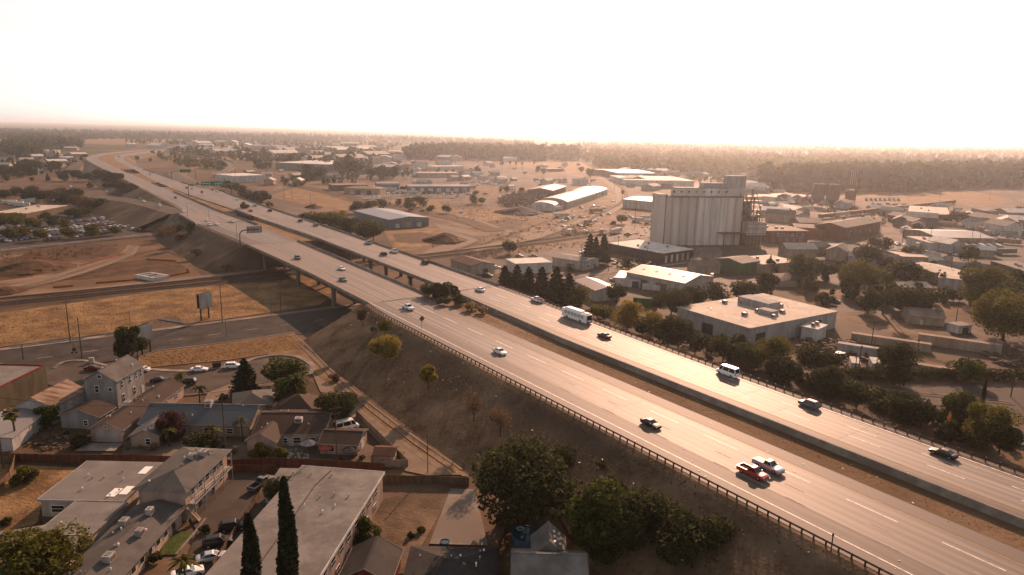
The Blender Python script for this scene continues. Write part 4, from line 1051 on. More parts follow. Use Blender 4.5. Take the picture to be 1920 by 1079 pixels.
bld('two_storey_house', 'tall grey two storey house with white framed windows', (217, 715), (268, 685), (159.5, 712), 7.2, 'gable', 2.4, wall='grey', rf='grey', cat='house', vents=4,
    win=[('f', .18, 5.6, .8, 1.7), ('f', .47, 5.6, .8, 1.7), ('f', .70, 5.6, .8, 1.7), ('f', .88, 5.6, .8, 1.7), ('f', .2, 2.0, .9, 1.9), ('f', .6, 2.0, .9, 1.9), ('s', .62, 5.0, .9, 1.6), ('s', .2, 5.0, .8, .8), ('s', .5, 8.2, .9, .8)], doors=[('f', .9, 1.1, 2.1)])
bld('house_annex', 'low grey annex with brown roof behind the two storey house', (185, 783), (214, 765), (137, 766), 3.0, 'gable', 1.6, wall='grey', rf='brown', cat='house', win=[('s', .35, 1.5, .9, 1.2), ('f', .5, 1.5, .8, 1.2)])
bld('long_house', 'long low house with dark brown roof and white garage door', (228.5, 807), (344, 723.5), (167, 806.5), 2.9, 'gable', 1.7, wall='pink', rf='brown', cat='house', vents=12, doors=[('s', .5, 5.0, 2.2, 'palegrey'), ('f', .3, 1.0, 2.0, 'brown')], win=wins('f', 3, 1.6, 1.2, 1.0, .4, .95) + [('s', .5, 3.5, .5, .4)], units=1)
bld('house', 'wide bungalow with blue grey shingle roof and rooftop cooler', (468, 798), (262, 795), (480, 745), 3.0, 'gable', 2.3, wall='tan', rf='blue', cat='house', width=12, units=2, vents=3, win=wins('f', 4, 1.6, 1.4, 1.1))
bld('house_wing', 'tan gabled wing jutting out of the blue grey bungalow', (298, 818), (322, 793), (246, 817), 2.7, 'gable', 1.4, wall='tan', rf='blue', cat='house', win=[('s', .4, 1.5, 1.0, 1.2)])
bld('house', 'bungalow with pale grey hipped roof behind the lawn cypress', (438, 768), (511, 760), (440, 745), 3.0, 'hip', 2.0, wall='tan', rf='grey', cat='house', width=11, doors=[('e', .5, 2.4, 2.1)])
bld('house', 'brown roofed bungalow with white trimmed eaves and swamp cooler', (476, 815), (606, 815), (490, 770), 2.9, 'gable', 2.0, wall='pink', rf='brown', cat='house', width=14, units=1, vents=5, win=[('f', .62, 1.6, 1.6, 1.3), ('f', .84, 1.6, 1.4, 1.2), ('f', .45, 1.5, .9, 1.1)], doors=[('f', .53, 1.0, 2.05, 'white')])
bld('house_wing', 'pink gabled wing in front of the brown roofed bungalow', (516, 829), (537, 807), (462, 827), 2.7, 'gable', 1.7, wall='pink', rf='brownwarm', cat='house', vents=2, win=[('s', .55, 1.4, .9, .8)])
bld('house', 'warm brown hipped roof house by the concrete garden path', (510, 770), (588, 772), (515, 748), 3.0, 'hip', 2.4, wall='tan', rf='brownwarm', cat='house', width=10)
bld('garage', 'pink garage with dark shingle roof beside parked white van', (600, 832), (670, 835), (604, 806), 2.6, 'gable', 1.2, wall='pink', rf='brown', cat='house', width=8, win=[('f', .3, 1.4, 1.2, .9)], doors=[('e', .5, 2.6, 2.1)])
bld('garden_shed', 'small pink garden shed with red brown roof inside yard wall', (701, 854), (738, 855), (703, 838), 2.3, 'gable', .7, wall='pink', rf='redbrown', width=4.2, cat='shed', doors=[('e', .5, 1.0, 1.9)])
# bottom-left flats
cb_ = bld('courtyard_building', 'wide flat grey roofed building with pale roof panels', (76, 938), (166, 868), (229, 943), 3.2, wall='cream', rf='palegrey', vents=8, trim='palegrey', win=[('s', .2, 1.6, 2.2, 1.2)])
ex, ey, Lx, Wy, h = BI[cb_.name]
for x, y in ((.28, .38), (-.32, .3), (-.26, .42)): MB().box(ex * (x * Lx) + ey * (y * Wy) + Vector((0, 0, h + .34)), (3.0, 1.5, .06), (ex, ey)).build('roof_panel', M['white'], cb_)
bld('courtyard_wing', 'flat roofed wing beside the shaded courtyard', (73, 1001), (146, 943), (152, 1021), 3.15, wall='cream', rf='palegrey', vents=2, trim='palegrey')
bld('low_block', 'flat grey roofed block behind the big leafy tree', (-60, 1100), (-5, 1003), (110, 1100), 3.1, wall='cream', rf='palegrey', vents=3)
b = bld('apartment_building', 'two storey apartment block with hipped grey roof and balcony', (346, 920), (424, 846), (258, 916), 6.0, 'hip', 1.6, wall='pink', rf='grey', over=.9, units=2, vents=6, win=wins('f', 5, 4.6, 1.3, 1.1) + wins('f', 4, 1.7, 1.2, 1.1), doors=[('f', .3, 1.0, 2.0, 'brown'), ('f', .62, 1.0, 2.0, 'brown')])
ex, ey, Lx, Wy, h = BI[b.name]
bal = MB().box(ey * (-Wy / 2 - .75) + Vector((0, 0, 3.05)), (Lx * .92, 1.4, .16), (ex, ey)).build('balcony', wallm('palegrey'), b)
mb = MB()
for zc in (3.55, 4.05): mb.box(ey * (-Wy / 2 - 1.42) + Vector((0, 0, zc)), (Lx * .92, .06, .06), (ex, ey))
for k in range(24): mb.box(ey * (-Wy / 2 - 1.42) + ex * (Lx * .46 * (k / 11.5 - 1)) + Vector((0, 0, 3.6)), (.05, .05, .9), (ex, ey))
mb.build('railing', wallm('brown'), bal)
for k in range(5): MB().cyl(ey * (-Wy / 2 - 1.35) + ex * (Lx * .45 * (k / 2 - 1)), ey * (-Wy / 2 - 1.35) + ex * (Lx * .45 * (k / 2 - 1)) + Vector((0, 0, 6)), .08, .08, 6).build('balcony_post', wallm('palegrey'), b)
p0 = P(350, 951, 3.0); p1 = P(376, 978, 0)
st = empty('outside_staircase', Vector((p1.x, p1.y, 0))); tag(st, 'weathered wooden staircase up to the apartment balcony', 'staircase')
dv = Vector((p0.x - p1.x, p0.y - p1.y, 0)); en = dv.normalized(); ln = Vector((-en.y, en.x, 0))
for k in range(13): MB().box(dv * (k / 13) + Vector((0, 0, 3.0 * (k + .5) / 13)), (.34, 1.2, .07), (en, ln)).build('step', wallm('tan'), st)
for s_ in (-.62, .62):
    MB().path([ln * s_ + Vector((0, 0, .05)), dv + ln * s_ + Vector((0, 0, 3.0))], .07).build('stringer', wallm('brown'), st)
    MB().path([ln * s_ + Vector((0, 0, 1.0)), dv + ln * s_ + Vector((0, 0, 3.95))], .04).build('handrail', wallm('brown'), st)
bld('apartment_building', 'single storey apartment row with low grey shingle roof', (339, 955), (190, 1119), (262, 945), 3.0, 'gable', 1.1, wall='pink', rf='grey', over=.7, units=4, vents=9, win=wins('f', 8, 1.7, 1.2, .9), doors=[('f', .12, 1, 2, 'brown'), ('f', .5, 1, 2, 'brown')])
b = bld('flat_block', 'long flat grey roofed block with pink window wall', (717, 889), (585, 1100), (562, 884), 5.6, wall='pink', rf='palegrey', vents=11, trim='white', win=wins('f', 8, 4.2, 1.7, 1.2) + wins('f', 6, 1.6, 1.5, 1.1))
ex, ey, Lx, Wy, h = BI[b.name]
MB().path([ex * (-Lx * .48) + ey * (Wy * .12) + Vector((0, 0, h + .4)), ex * (-Lx * .3) + ey * (Wy * .17) + Vector((0, 0, h + .4)), ex * (-Lx * .05) + ey * (Wy * .14) + Vector((0, 0, h + .4)), ex * (Lx * .45) + ey * (Wy * .1) + Vector((0, 0, h + .4))], .08).build('roof_pipe', M['wood'], b)
bld('block_annex', 'low pale annex at the end of the flat block', (497, 925), (527, 882), (560, 886), 3.4, wall='palegrey', rf='palegrey', vents=1)
bld('house', 'small gabled house with dark shingles and red front', (730, 1091), (751, 1034), (636, 1088), 3.0, 'gable', 2.0, wall='red', rf='dark', cat='house')
bld('house', 'dark hipped roof house shaded by trees', (752, 1112), (927, 1116), (769, 1026), 3.1, 'hip', 2.0, wall='brown', rf='dark', cat='house', vents=7)
bld('house', 'grey shingle house with pale square roof skylights', (962, 1098), (1100, 1102), (967, 1040), 4.4, 'gable', 2.2, wall='palegrey', rf='palegrey', cat='house', width=9)
b = bld('house_wing', 'steep grey gabled wing dotted with white skylights', (1060, 1042), (1056, 1008), (1001, 1040), 4.6, 'gable', 2.4, wall='palegrey', rf='palegrey', cat='house')
ex, ey, Lx, Wy, h = BI[b.name]
for k in range(6):
    x = Lx * (-.35 + .14 * k); y = Wy * (-.15 - .18 * (k % 2)); z = h + 2.4 * (1 - abs(y) / (Wy / 2)) + .28
    n_ = Vector((0, 0, 1)); MB().box(ex * x + ey * y + Vector((0, 0, z)), (.55, .5, .12), (ex, ey)).build('skylight', M['white'], b)
# above-ground pool
pc = P(987, 1012, 0)
pool = empty('swimming_pool', pc); tag(pool, 'round blue above-ground pool beside the skylight house', 'pool')
mb = MB(); mb.cyl((0, 0, 0), (0, 0, 1.15), 2.7, 2.7, 28, False); mb.cyl((0, 0, 1.15), (0, 0, 1.15001), 2.7, 2.5, 28, False); mb.build('pool_wall', wallm('blue'), pool)
MB().cyl((0, 0, .2), (0, 0, 1.0), 2.62, 2.62, 28).build('water', M['water'], pool)
fl = MB(); k_ = 12
for i in range(k_):
    a0, a1 = 6.283 * i / k_, 6.283 * (i + 1) / k_
    fl.cyl((math.cos(a0) * .5, math.sin(a0) * .5, 0), (math.cos(a1) * .5, math.sin(a1) * .5, 0), .16, .16, 6)
tag(fl.build('swim_ring', mat('ring_blue', (.25, .5, .62), rough=.4), loc=pc + Vector((-1.1, 1.6, 1.12))), 'pale blue inflatable ring floating in the pool', 'swim ring')
def paddling(x, y, m, label):
    o = P(x, y, 0); r_ = empty('paddling_pool', o); tag(r_, label, 'paddling pool')
    MB().cyl((0, 0, .1), (0, 0, .4), .75, .8, 16, False).build('rim', m, r_); MB().cyl((0, 0, .1), (0, 0, .25), .72, .72, 16).build('water', M['water'], r_)
paddling(834, 1019, mat('ring_cyan', (.08, .38, .5), rough=.4), 'small cyan paddling pool at the edge of the concrete slab')
# umbrellas
def umbrella(x, y, m, label, r_=1.7):
    o = P(x, y, 0); root = empty('patio_umbrella', o); tag(root, label, 'umbrella')
    MB().cyl((0, 0, 0), (0, 0, 2.5), .04, .04, 6).build('pole', M['wood'], root)
    mb = MB(); n = 8
    vs_ = [(0, 0, 2.6)] + [(math.cos(6.283 * i / n) * r_, math.sin(6.283 * i / n) * r_, 2.0) for i in range(n)] + [(math.cos(6.283 * i / n) * r_, math.sin(6.283 * i / n) * r_, 1.82) for i in range(n)]
    mb.add(vs_, [(0, 1 + i, 1 + (i + 1) % n) for i in range(n)] + [(1 + i, 1 + (i + 1) % n, 9 + (i + 1) % n, 9 + i) for i in range(n)])
    mb.build('canopy', m, root)
    MB().cyl((0, 0, 0), (0, 0, .1), .35, .35, 10).build('base', M['conc'], root)
umbrella(580, 846, wallm('bluegrey'), 'dark blue patio umbrella by the bungalow wall', 2.0)
umbrella(612, 854, mat('canopy_red', (.40, .10, .06)), 'faded red patio umbrella in the back yard')
umbrella(659, 860, wallm('dark'), 'black patio umbrella beside the garage', 1.9)
# yard walls and fences
fence([(0, 866), (120, 868), (245, 869)], 1.9, M['redwood'], 'brown board fence behind the lean-to and garage drive')
fence([(245, 869), (345, 873), (432, 879), (500, 875), (590, 878), (722, 886)], 2.0, M['redwood'], 'long red brown board fence behind the umbrella yard')
fence([(718, 907), (800, 909), (880, 912)], 1.9, M['tanwood'], 'sunlit bare board fence along the dry yard')
fence([(395, 885), (425, 886), (520, 888)], 1.8, M['redwood'], 'dark board fence at the end of the car park')
fence([(505, 905), (478, 950), (440, 1005), (400, 1070)], 1.5, M['tanwood'], 'picket fence between the car park and flat block')
fence([(668, 782), (700, 812), (765, 876)], 1.7, wallm('tan'), 'tan stucco wall along the concrete path', 'yard_wall', cat='wall')
fence([(765, 876), (700, 878)], 1.7, wallm('tan'), 'tan stucco wall closing the shed yard', 'yard_wall', cat='wall')
fence([(0, 872), (30, 868), (20, 900), (-40, 960)], 1.8, M['tanwood'], 'old board fence beside the dry corner lot')
fence([(80, 990), (45, 1012), (15, 1030)], 1.7, M['tanwood'], 'leaning board fence round the shaded courtyard')
fence([(930, 985), (945, 975), (1040, 975), (1075, 1030)], 1.9, M['redwood'], 'dark board fence around the round pool')
fence([(948, 985), (935, 1040), (930, 1079)], 1.8, M['tanwood'], 'narrow board fence between the two bottom houses')
# billboards
def billboard(x, y, w, h, z0, label, rz, legs):
    o = P(x, y, 0); root = empty('billboard', o, rz); tag(root, label, 'billboard')
    for lx in legs: MB().cyl((lx, 0, -.3), (lx, 0, z0 + .5), .28, .24, 8).build('leg', M['wood'], root)
    for s_ in (-1, 1): MB().box((0, s_ * .55, z0 + h / 2), (w, .18, h)).build('panel', wallm('palegrey') if s_ < 0 else wallm('dark'), root)
    MB().box((0, -1.1, z0 - .1), (w * 1.06, .9, .1)).build('catwalk', M['wood'], root)
    MB().box((0, 0, z0 + .1), (w, 1.0, .2)).build('beam', M['wood'], root)
billboard(386, 600, 6.0, 5.0, 4.8, 'grey blank billboard on two posts beyond the street', R(70), (-2.2, 1.6))
billboard(273, 664, 5.6, 4.6, 4.6, 'grey billboard half hidden by a dark street tree', R(72), (-1.2, 2.0))
# concrete box culvert under construction, orange fence
co = P(286, 523, 0)
cb = empty('concrete_vault', co, R(-28)); tag(cb, 'open pale concrete vault with two beams in the diggings', 'vault')
for nm, c, s_ in (('side_wall', (0, -3.5, .9), (13, .8, 1.8)), ('side_wall', (0, 3.5, .9), (13, .8, 1.8)), ('end_wall', (-6.3, 0, .88), (.7, 6.2, 1.76)), ('end_wall', (6.3, 0, .88), (.7, 6.2, 1.76)), ('cross_beam', (-2, 0, 1.5), (.8, 6.2, .5)), ('cross_beam', (3, 0, 1.5), (.8, 6.2, .5))):
    MB().box(c, s_).build(nm, wallm('white'), cb)
for i, px in enumerate(([(0, 549), (40, 546)], [(100, 541), (138, 538)], [(180, 533), (250, 527)], [(315, 520), (355, 513), (352, 505)], [(275, 488), (330, 491)], [(150, 500), (235, 477)])):
    fence(px, .8, M['orange'], ['orange mesh fence at the edge of the dirt pile', 'bright orange mesh fence beside the rail service road', 'long orange mesh fence before the concrete vault', 'orange mesh fence around the pit under the slope', 'faded orange mesh fence above the big excavation', 'orange mesh fence along the haul track'][i], 'mesh_fence', 4)
fence([(20, 654), (160, 636)], .8, wallm('white'), 'low white barrier along the far kerb of the street', 'barrier', 6, cat='barrier')
fence([(198, 631), (262, 623)], .8, wallm('white'), 'short white barrier past the street tree', 'barrier', 6, cat='barrier')
fence([(298, 600), (350, 609)], .8, wallm('white'), 'white barrier lying across the gravel pad', 'barrier', 6, cat='barrier')
def bin_(x, y, label):
    o = P(x, y, 0); r_ = empty('dumpster', o, R(20)); tag(r_, label, 'dumpster')
    loft_ = MB(); loft_.add([(-1.0, -.7, .1), (1, -.7, .1), (1, .7, .1), (-1, .7, .1), (-1.2, -.9, 1.4), (1.2, -.9, 1.4), (1.2, .9, 1.6), (-1.2, .9, 1.6)], [(0, 1, 2, 3), (0, 1, 5, 4), (1, 2, 6, 5), (2, 3, 7, 6), (3, 0, 4, 7)])
    loft_.build('bin', wallm('dark'), r_)
    for s_ in (-.6, .6): MB().box((s_, 0, 1.56), (1.16, 1.9, .07)).build('lid', M['black'], r_)
bin_(407, 690, 'black dumpster between two white cars at the cul-de-sac kerb')
def cabinet(x, y, label):
    o = P(x, y, 0); r_ = empty('utility_cabinet', o, R(20)); tag(r_, label, 'cabinet')
    MB().box((0, 0, .9), (1.3, .9, 1.8)).build('housing', wallm('palegrey'), r_); MB().box((0, -.47, .9), (1.1, .04, 1.6)).build('door', wallm('white'), r_)
cabinet(172, 682, 'pale grey signal cabinet at the street corner')
# utility poles
for x, y, h_, lb, ar in ((7, 880, 150, 'tall dark utility pole beside the fan palm', 1), (426, 890, 158, 'tall dark utility pole at the corner of the board fence', 1), (632, 880, 122, 'utility pole with two crossarms above the red umbrella', 2), (132, 643, 80, 'dark utility pole in the golden field', 1), (154, 673, 78, 'bare dark pole at the street corner', 0), (417, 606, 74, 'utility pole beside the grey blank billboard', 1), (527, 587, 62, 'slim utility pole in the shadow under the bridge', 1), (44, 675, 28, 'short dark pole before the brown warehouse', 0), (259, 676, 50, 'dark pole among the street tree branches', 0)):
    pole(x, y, h_, lb, ar)
for x, y, h_, lb in ((508, 592, 40, 'thin street lamp at the far kerb under the bridge shadow'), (425, 633, 38, 'thin street lamp on the near kerb of the street'), (245, 620, 40, 'thin lamp post in the golden field')):
    lamp(P(x, y), h_ * mpp(P(x, y)), 1.6, lb, Vector((1, 0, 0)))
def crossing(x, y, label):
    o = P(x, y, 0); r_ = empty('crossing_signal', o, R(30)); tag(r_, label, 'signal')
    MB().cyl((0, 0, 0), (0, 0, 8.0), .09, .06, 6).build('mast', M['steel'], r_)
    MB().cyl((0, 0, 0), (0, 0, 1.6), .12, .12, 6).build('base', mat('yellow_paint', (.5, .33, .06)), r_)
    for s_ in (-1, 1):
        MB().cyl((s_ * .55, -.1, 2.3), (s_ * .55, -.3, 2.3), .28, .28, 10).build('lamp', M['black'], r_)
    MB().box((0, 0, 3.2), (.9, .3, 1.0)).build('signal_box', wallm('dark'), r_)
crossing(141, 675, 'railway crossing signal with dark lamps and yellow base')

# kerbs, tyre tracks and wires
def kerb(px, label=None, w=.5, h_=.32):
    pts = spline([P(x, y) for x, y in px], 6); mb = MB()
    for a, b in zip(pts[:-1], pts[1:]):
        d = b - a; ex_ = d.normalized(); mb.box(((a.x + b.x) / 2, (a.y + b.y) / 2, h_ / 2), (d.length + .05, w, h_), (ex_, Vector((-ex_.y, ex_.x, 0))))
    tag(mb.build('kerb', M['conc']), kind='structure')
kerb([(258, 692), (350, 697), (440, 686), (480, 673), (520, 667), (560, 671), (586, 688), (580, 704)], w=1.6)
kerb([(330, 745), (420, 735), (480, 725), (540, 714), (578, 704)], w=.6)
kerb([(272, 668), (300, 659), (420, 644), (552, 625)], w=.6)
kerb([(100, 692), (122, 680), (160, 678), (215, 690), (255, 690)], w=1.2)
kerb([(330, 1042), (366, 1000), (385, 975)], w=.4)
def ruts(px, m, w=.55, gap=1.7):
    pts = spline([P(x, y) for x, y in px], 8); z = Z()
    for sg in (-1, 1):
        L_, _r = stripe_pts(pts, gap * sg); mb = MB(); ribbon(mb, [(p.x, p.y, z) for p in L_], w); tag(mb.build('tyre_track', m), kind='structure')
for px, m in (([(0, 548), (80, 530), (160, 505), (235, 478), (250, 462)], 'dirt'), ([(0, 553), (90, 533), (180, 510), (245, 482), (300, 470), (345, 485)], 'darkdirt'), ([(870, 470), (960, 440), (1040, 425), (1130, 415), (1180, 405)], 'path'), ([(900, 460), (1000, 425), (1060, 405), (1150, 385)], 'darkdirt'), ([(760, 395), (860, 400), (930, 395), (960, 380), (985, 350)], 'path'), ([(780, 385), (880, 390), (920, 370), (930, 350)], 'path'), ([(820, 430), (870, 440), (900, 452), (850, 470)], 'darkdirt'), ([(1480, 650), (1600, 680), (1700, 690), (1850, 690)], 'path'), ([(1560, 640), (1700, 665), (1850, 700)], 'darkdirt'), ([(1620, 730), (1750, 742), (1900, 758)], 'path'), ([(500, 366), (560, 380), (640, 392)], 'path'), ([(570, 650), (640, 720), (740, 800), (860, 885)], 'path')):
    ruts(px, M[m])
def wire(a, b, sag, label):
    a, b = Vector(a), Vector(b); pts = [a + (b - a) * (i / 14) - Vector((0, 0, sag * 4 * (i / 14) * (1 - i / 14))) for i in range(15)]
    o = MB().path([p - a for p in pts], .035, 4).build('power_line', M['black'], loc=a); tag(o, label, 'wire')
wire(P(632, 880) + Vector((0, 0, 12.2)), P(426, 890) + Vector((0, 0, 15.6)), .8, 'thin wire slung between the two poles above the board fence')
wire(P(426, 890) + Vector((0, 0, 15.2)), P(7, 880) + Vector((0, 0, 15.5)), 1.2, 'long thin wire over the bungalow back yards')
wire(P(632, 880) + Vector((0, 0, 11.8)), P(705, 895) + Vector((0, 0, 6.3)), .2, 'service wire from the two crossarm pole to the flat block')
wire(P(132, 643) + Vector((0, 0, 14.5)), P(417, 606) + Vector((0, 0, 14.6)), 1.0, 'thin wire across the golden field to the billboard pole')

# faint lane lines and stop bars on the crossing street
for t0 in range(-300, 330, 12):
    mb = MB(); mb.add([W(244.6, t0, STREET_Z + .012), W(244.9, t0, STREET_Z + .012), W(244.9, t0 + 4, STREET_Z + .012), W(244.6, t0 + 4, STREET_Z + .012)], [(0, 1, 2, 3)])
    tag(mb.build('road_line', M['paintfaint']), kind='structure')
def chain_link(px, label, h_=1.6, sp=3.0, z=0.0):
    pts = [P(x, y, z) for x, y in px]; o = pts[0].copy(); root = empty('chain_link_fence', o); tag(root, label, 'fence')
    for a, b in zip(pts[:-1], pts[1:]):
        n_ = max(1, round((b - a).length / sp))
        for zc in (h_, .1): MB().cyl(a - o + Vector((0, 0, zc)), b - o + Vector((0, 0, zc)), .03, .03, 5).build('wire_rail', M['steel'], root)
        for i in range(n_ + 1): MB().cyl(a - o + (b - a) * (i / n_), a - o + (b - a) * (i / n_) + Vector((0, 0, h_)), .04, .04, 5).build('post', M['steel'], root)
chain_link([(560, 640), (600, 692), (700, 777), (800, 850), (866, 886)], 'thin wire fence between the dirt track and the concrete path')
chain_link([(0, 575), (150, 553), (300, 533), (420, 520)], 'thin wire fence along the golden field and the railway', 1.4, 6)
chain_link([(1840, 770), (1920, 775), (2000, 785)], 'thin wire fence beyond the frontage road', 1.8, 5)
chain_link([(250, 440), (180, 448), (60, 462), (0, 468)], 'thin fence between the car park and the street', 1.6, 6)
# garden shrubs and pot plants
rs = random.Random(31)
for x, y in ((108, 790), (125, 815), (138, 800), (165, 795), (205, 790), (225, 782), (240, 845), (262, 842), (285, 845), (345, 850), (365, 855), (420, 840), (440, 850), (470, 855), (545, 830), (640, 868), (680, 862), (725, 872), (392, 765), (418, 750), (470, 752), (495, 748), (590, 790), (610, 775), (660, 805), (330, 752), (305, 748), (360, 770), (295, 985), (318, 968), (275, 1030), (385, 1000), (505, 960), (512, 935), (660, 965), (650, 990), (770, 1010), (790, 1000)):
    tree('bush', x, y, 8, 'small garden shrub among the near houses', rs.choice(['green', 'dark', 'olive', 'dry', 'olive']), rs.uniform(.9, 1.4), 'mid', group='garden shrubs of the near houses', cat='bush', hm=rs.uniform(.7, 1.9))
# ------------------------------------------------------------------ grain silos
a_, b_ = P(1243, 461), P(1389, 460)
sx = (b_ - a_).normalized(); sy = Vector((-sx.y, sx.x, 0))
LS = (b_ - a_).length
so = (a_ + b_) / 2
silo = empty('grain_elevator', so); tag(silo, 'huge weathered concrete grain elevator with fluted silos and headhouse', 'grain elevator')
siloc = mat('silo_concrete', (0.33, 0.305, 0.285), (0.62, 0.59, 0.56), 0.16, rough=.85, bump=.1, bscale=1.0, stretch=(0, (1, 1, 0.06)), c3=(0.40, 0.34, 0.29), dim=1.0)
SH = 30.5; nS = 10; rS = LS / nS / 2 * 1.01
for row in range(3):
    for i in range(nS):
        c = sx * (-LS / 2 + (i + .5) * LS / nS) + sy * (rS + row * rS * 1.95)
        MB().cyl(c + Vector((0, 0, -.2)), c + Vector((0, 0, SH)), rS, rS, 24).build('silo', siloc, silo, smooth=False)
for i in range(nS - 1):
    c = sx * (-LS / 2 + (i + 1) * LS / nS) + sy * (rS * .95)
    MB().cyl(c + Vector((0, 0, -.2)), c + Vector((0, 0, SH - .1)), rS * .3, rS * .3, 10).build('star_bin', siloc, silo)
def sbox(nm, x, y, z, s_, m): return MB().box(sx * x + sy * y + Vector((0, 0, z)), s_, (sx, sy)).build(nm, m, silo)
sbox('roof_slab', 0, rS * 2.9, SH + .3, (LS + 1.5, rS * 6.2, .6), M['concold'])
sbox('gallery', 3, rS * 2.6, SH + 3.0, (LS * .84, rS * 2.6, 4.8), siloc)
sbox('gallery_roof', 3, rS * 2.6, SH + 5.55, (LS * .85, rS * 2.8, .3), roofm('palegrey'))
sbox('head_house_base', LS * .42, rS * 2.9, SH + 3.2, (11, rS * 3.4, 5.4), siloc)
sbox('upper_house', LS * .16, rS * 2.7, SH + 7.2, (LS * .34, rS * 2.2, 3.0), wallm('palegrey'))
sbox('head_house', LS * .42, rS * 2.9, SH + 9.6, (12.2, rS * 2.6, 7.4), wallm('palegrey'))
sbox('end_tower', -LS / 2 - 2.3, rS * 2.2, SH / 2 + .6, (4.6, rS * 4.2, SH + 2.4), siloc)
sbox('end_tower_stair', -LS / 2 + .6, rS * .6, SH / 2 + .8, (1.6, 1.6, SH + 1.8), M['rust'])
for k in range(9): MB().box(sx * (-LS * .38 + k * LS * .095) + sy * (rS * 1.27) + Vector((0, 0, SH + 3.2)), (1.2, .1, 1.2), (sx, sy)).build('window', M['glass'], silo)
sbox('loading_canopy', LS * .34, -3.0, 8.2, (16, 8, .5), M['rust'])
for k in range(3): MB().cyl(sx * (LS * .34 - 7 + k * 7) + sy * -6.6, sx * (LS * .34 - 7 + k * 7) + sy * -6.6 + Vector((0, 0, 8)), .25, .25, 8).build('canopy_post', M['rust'], silo)
bx0 = LS * .5 + 5.5
for z0, z1, w_ in ((7.5, 15.5, 13),):
    hb = sbox('hopper_bin', bx0 + 1, -3, (z0 + z1) / 2, (w_, 7.5, z1 - z0), wallm('palegrey'))
    for k in range(3): MB().box(sx * (bx0 + 1) + sy * -6.8 + Vector((0, 0, z0 + 1 + k * 3)), (w_, .25, .3), (sx, sy)).build('stiffener', M['rust'], hb)
for k in range(6):
    for y in (-6.3, .4): MB().cyl(sx * (bx0 - 5 + k * 2.4) + sy * y, sx * (bx0 - 5 + k * 2.4) + sy * y + Vector((0, 0, 7.6)), .22, .22, 8).build('bin_leg', M['steel'], silo)
sbox('machinery_tower', bx0 - 2.5, rS * 2.6, SH * .45, (6.5, 6, SH * .9), M['rust'])
sbox('machinery_house', bx0 + 3, rS * 2.2, 9, (7, 6, 18), wallm('brown'))
sbox('dump_house', bx0 + 2, 1.5, 3.4, (10, 5, 6.8), M['rust'])
rs = random.Random(11)
for k in range(13):
    x = bx0 - 6.5 + k * 1.15; y = rS * 1.4 + rs.uniform(-2, 3)
    MB().cyl(sx * x + sy * y, sx * x + sy * y + Vector((0, 0, rs.uniform(22, 36))), .35, .35, 8).build('elevator_leg', M['rust'], silo)
for k in range(10):
    z = 5 + k * 2.9
    MB().box(sx * (bx0 + 1) + sy * (rS * 1.4) + Vector((0, 0, z)), (13, 7.5, .2), (sx, sy)).build('catwalk', M['rust'], silo)
for k in range(14):
    x0 = rs.uniform(-6, 6); x1 = rs.uniform(-6, 7); z0, z1 = rs.uniform(20, 37), rs.uniform(9, 18)
    MB().cyl(sx * (bx0 + x0 - 3) + sy * 2 + Vector((0, 0, z0)), sx * (bx0 + x1) + sy * rs.uniform(-4, 3) + Vector((0, 0, z1)), .28, .28, 8).build('spout', M['steel'], silo)
# ------------------------------------------------------------------ middle-distance buildings
bld('warehouse', 'blue grey metal warehouse with white lower walls by the canal', (730, 413), (664, 396), (814, 411), 6.0, 'gable', 1.6, wall='bluegrey', rf='blue', metal=True, doors=[('s', .46, 5, 4.2, 'tan'), ('s', .2, 3, 3, 'white'), ('s', .75, 3.5, 3, 'white')], vents=4)
bld('quonset_shed', 'small white arched shed with two dark windows', (1041, 387), (1063, 376), (994, 385), 4.6, 'arch', 3.0, wall='white', rf='tan', metal=True, win=[('s', .35, 3.4, 1.2, 1.2), ('s', .72, 3.4, 1.2, 1.2)] + wins('f', 3, 3.2, 1.0, 1.6))
bld('quonset_shed', 'long cream arched shed in the row of three', (1064, 381), (1118, 364), (1031, 372), 5.6, 'arch', 4.0, wall='cream', rf='tan', metal=True, vents=8)
bld('quonset_shed', 'pale arched shed at the end of the row of three', (1120, 363), (1139, 356), (1086, 354), 5.6, 'arch', 3.4, wall='palegrey', rf='palegrey', metal=True, doors=[('f', .5, 4, 4, 'dark')])
bld('scrap_shed', 'dark brown scrapyard shed behind the arched sheds', (1037, 358), (1061, 350), (994, 355), 7.0, 'gable', 2.2, wall='brown', rf='brown', metal=True)
bld('warehouse', 'brown fronted warehouse under the tree belt beside the rail curve', (1160, 325), (1228, 325), (1166, 318), 8, 'gable', 2, wall='brown', rf='palegrey', metal=True)
bld('long_warehouse', 'long white roofed warehouse behind the grain elevator', (1173, 338), (1302, 340), (1180, 330), 7, wall='white', rf='white')
bld('metal_shed', 'grey metal shed standing before the grain elevator', (1168, 374), (1236, 380), (1183, 367), 8, 'gable', 1.6, wall='palegrey', rf='tan', metal=True)
bld('store_building', 'white roofed store with orange brick front and white pillars', (1244, 476), (1141, 457), (1299, 468), 5.4, wall='dark', rf='white', units=4, vents=5, doors=[('s', .1 + .18 * i, 1.6, 4.0, 'white') for i in range(5)])
bld('brick_building', 'red brick two storey building beside the elevator yard', (1440, 434), (1516, 434), (1446, 425), 8, wall='brick', rf='brown', units=3, win=wins('f', 7, 5.5, 1.4, 1.8) + wins('f', 5, 2.0, 1.6, 2.0))
bld('brick_building', 'orange painted brick shed between two brick blocks', (1490, 427), (1549, 430), (1494, 419), 6.5, 'gable', 1.2, wall='orange', rf='brown', width=24)
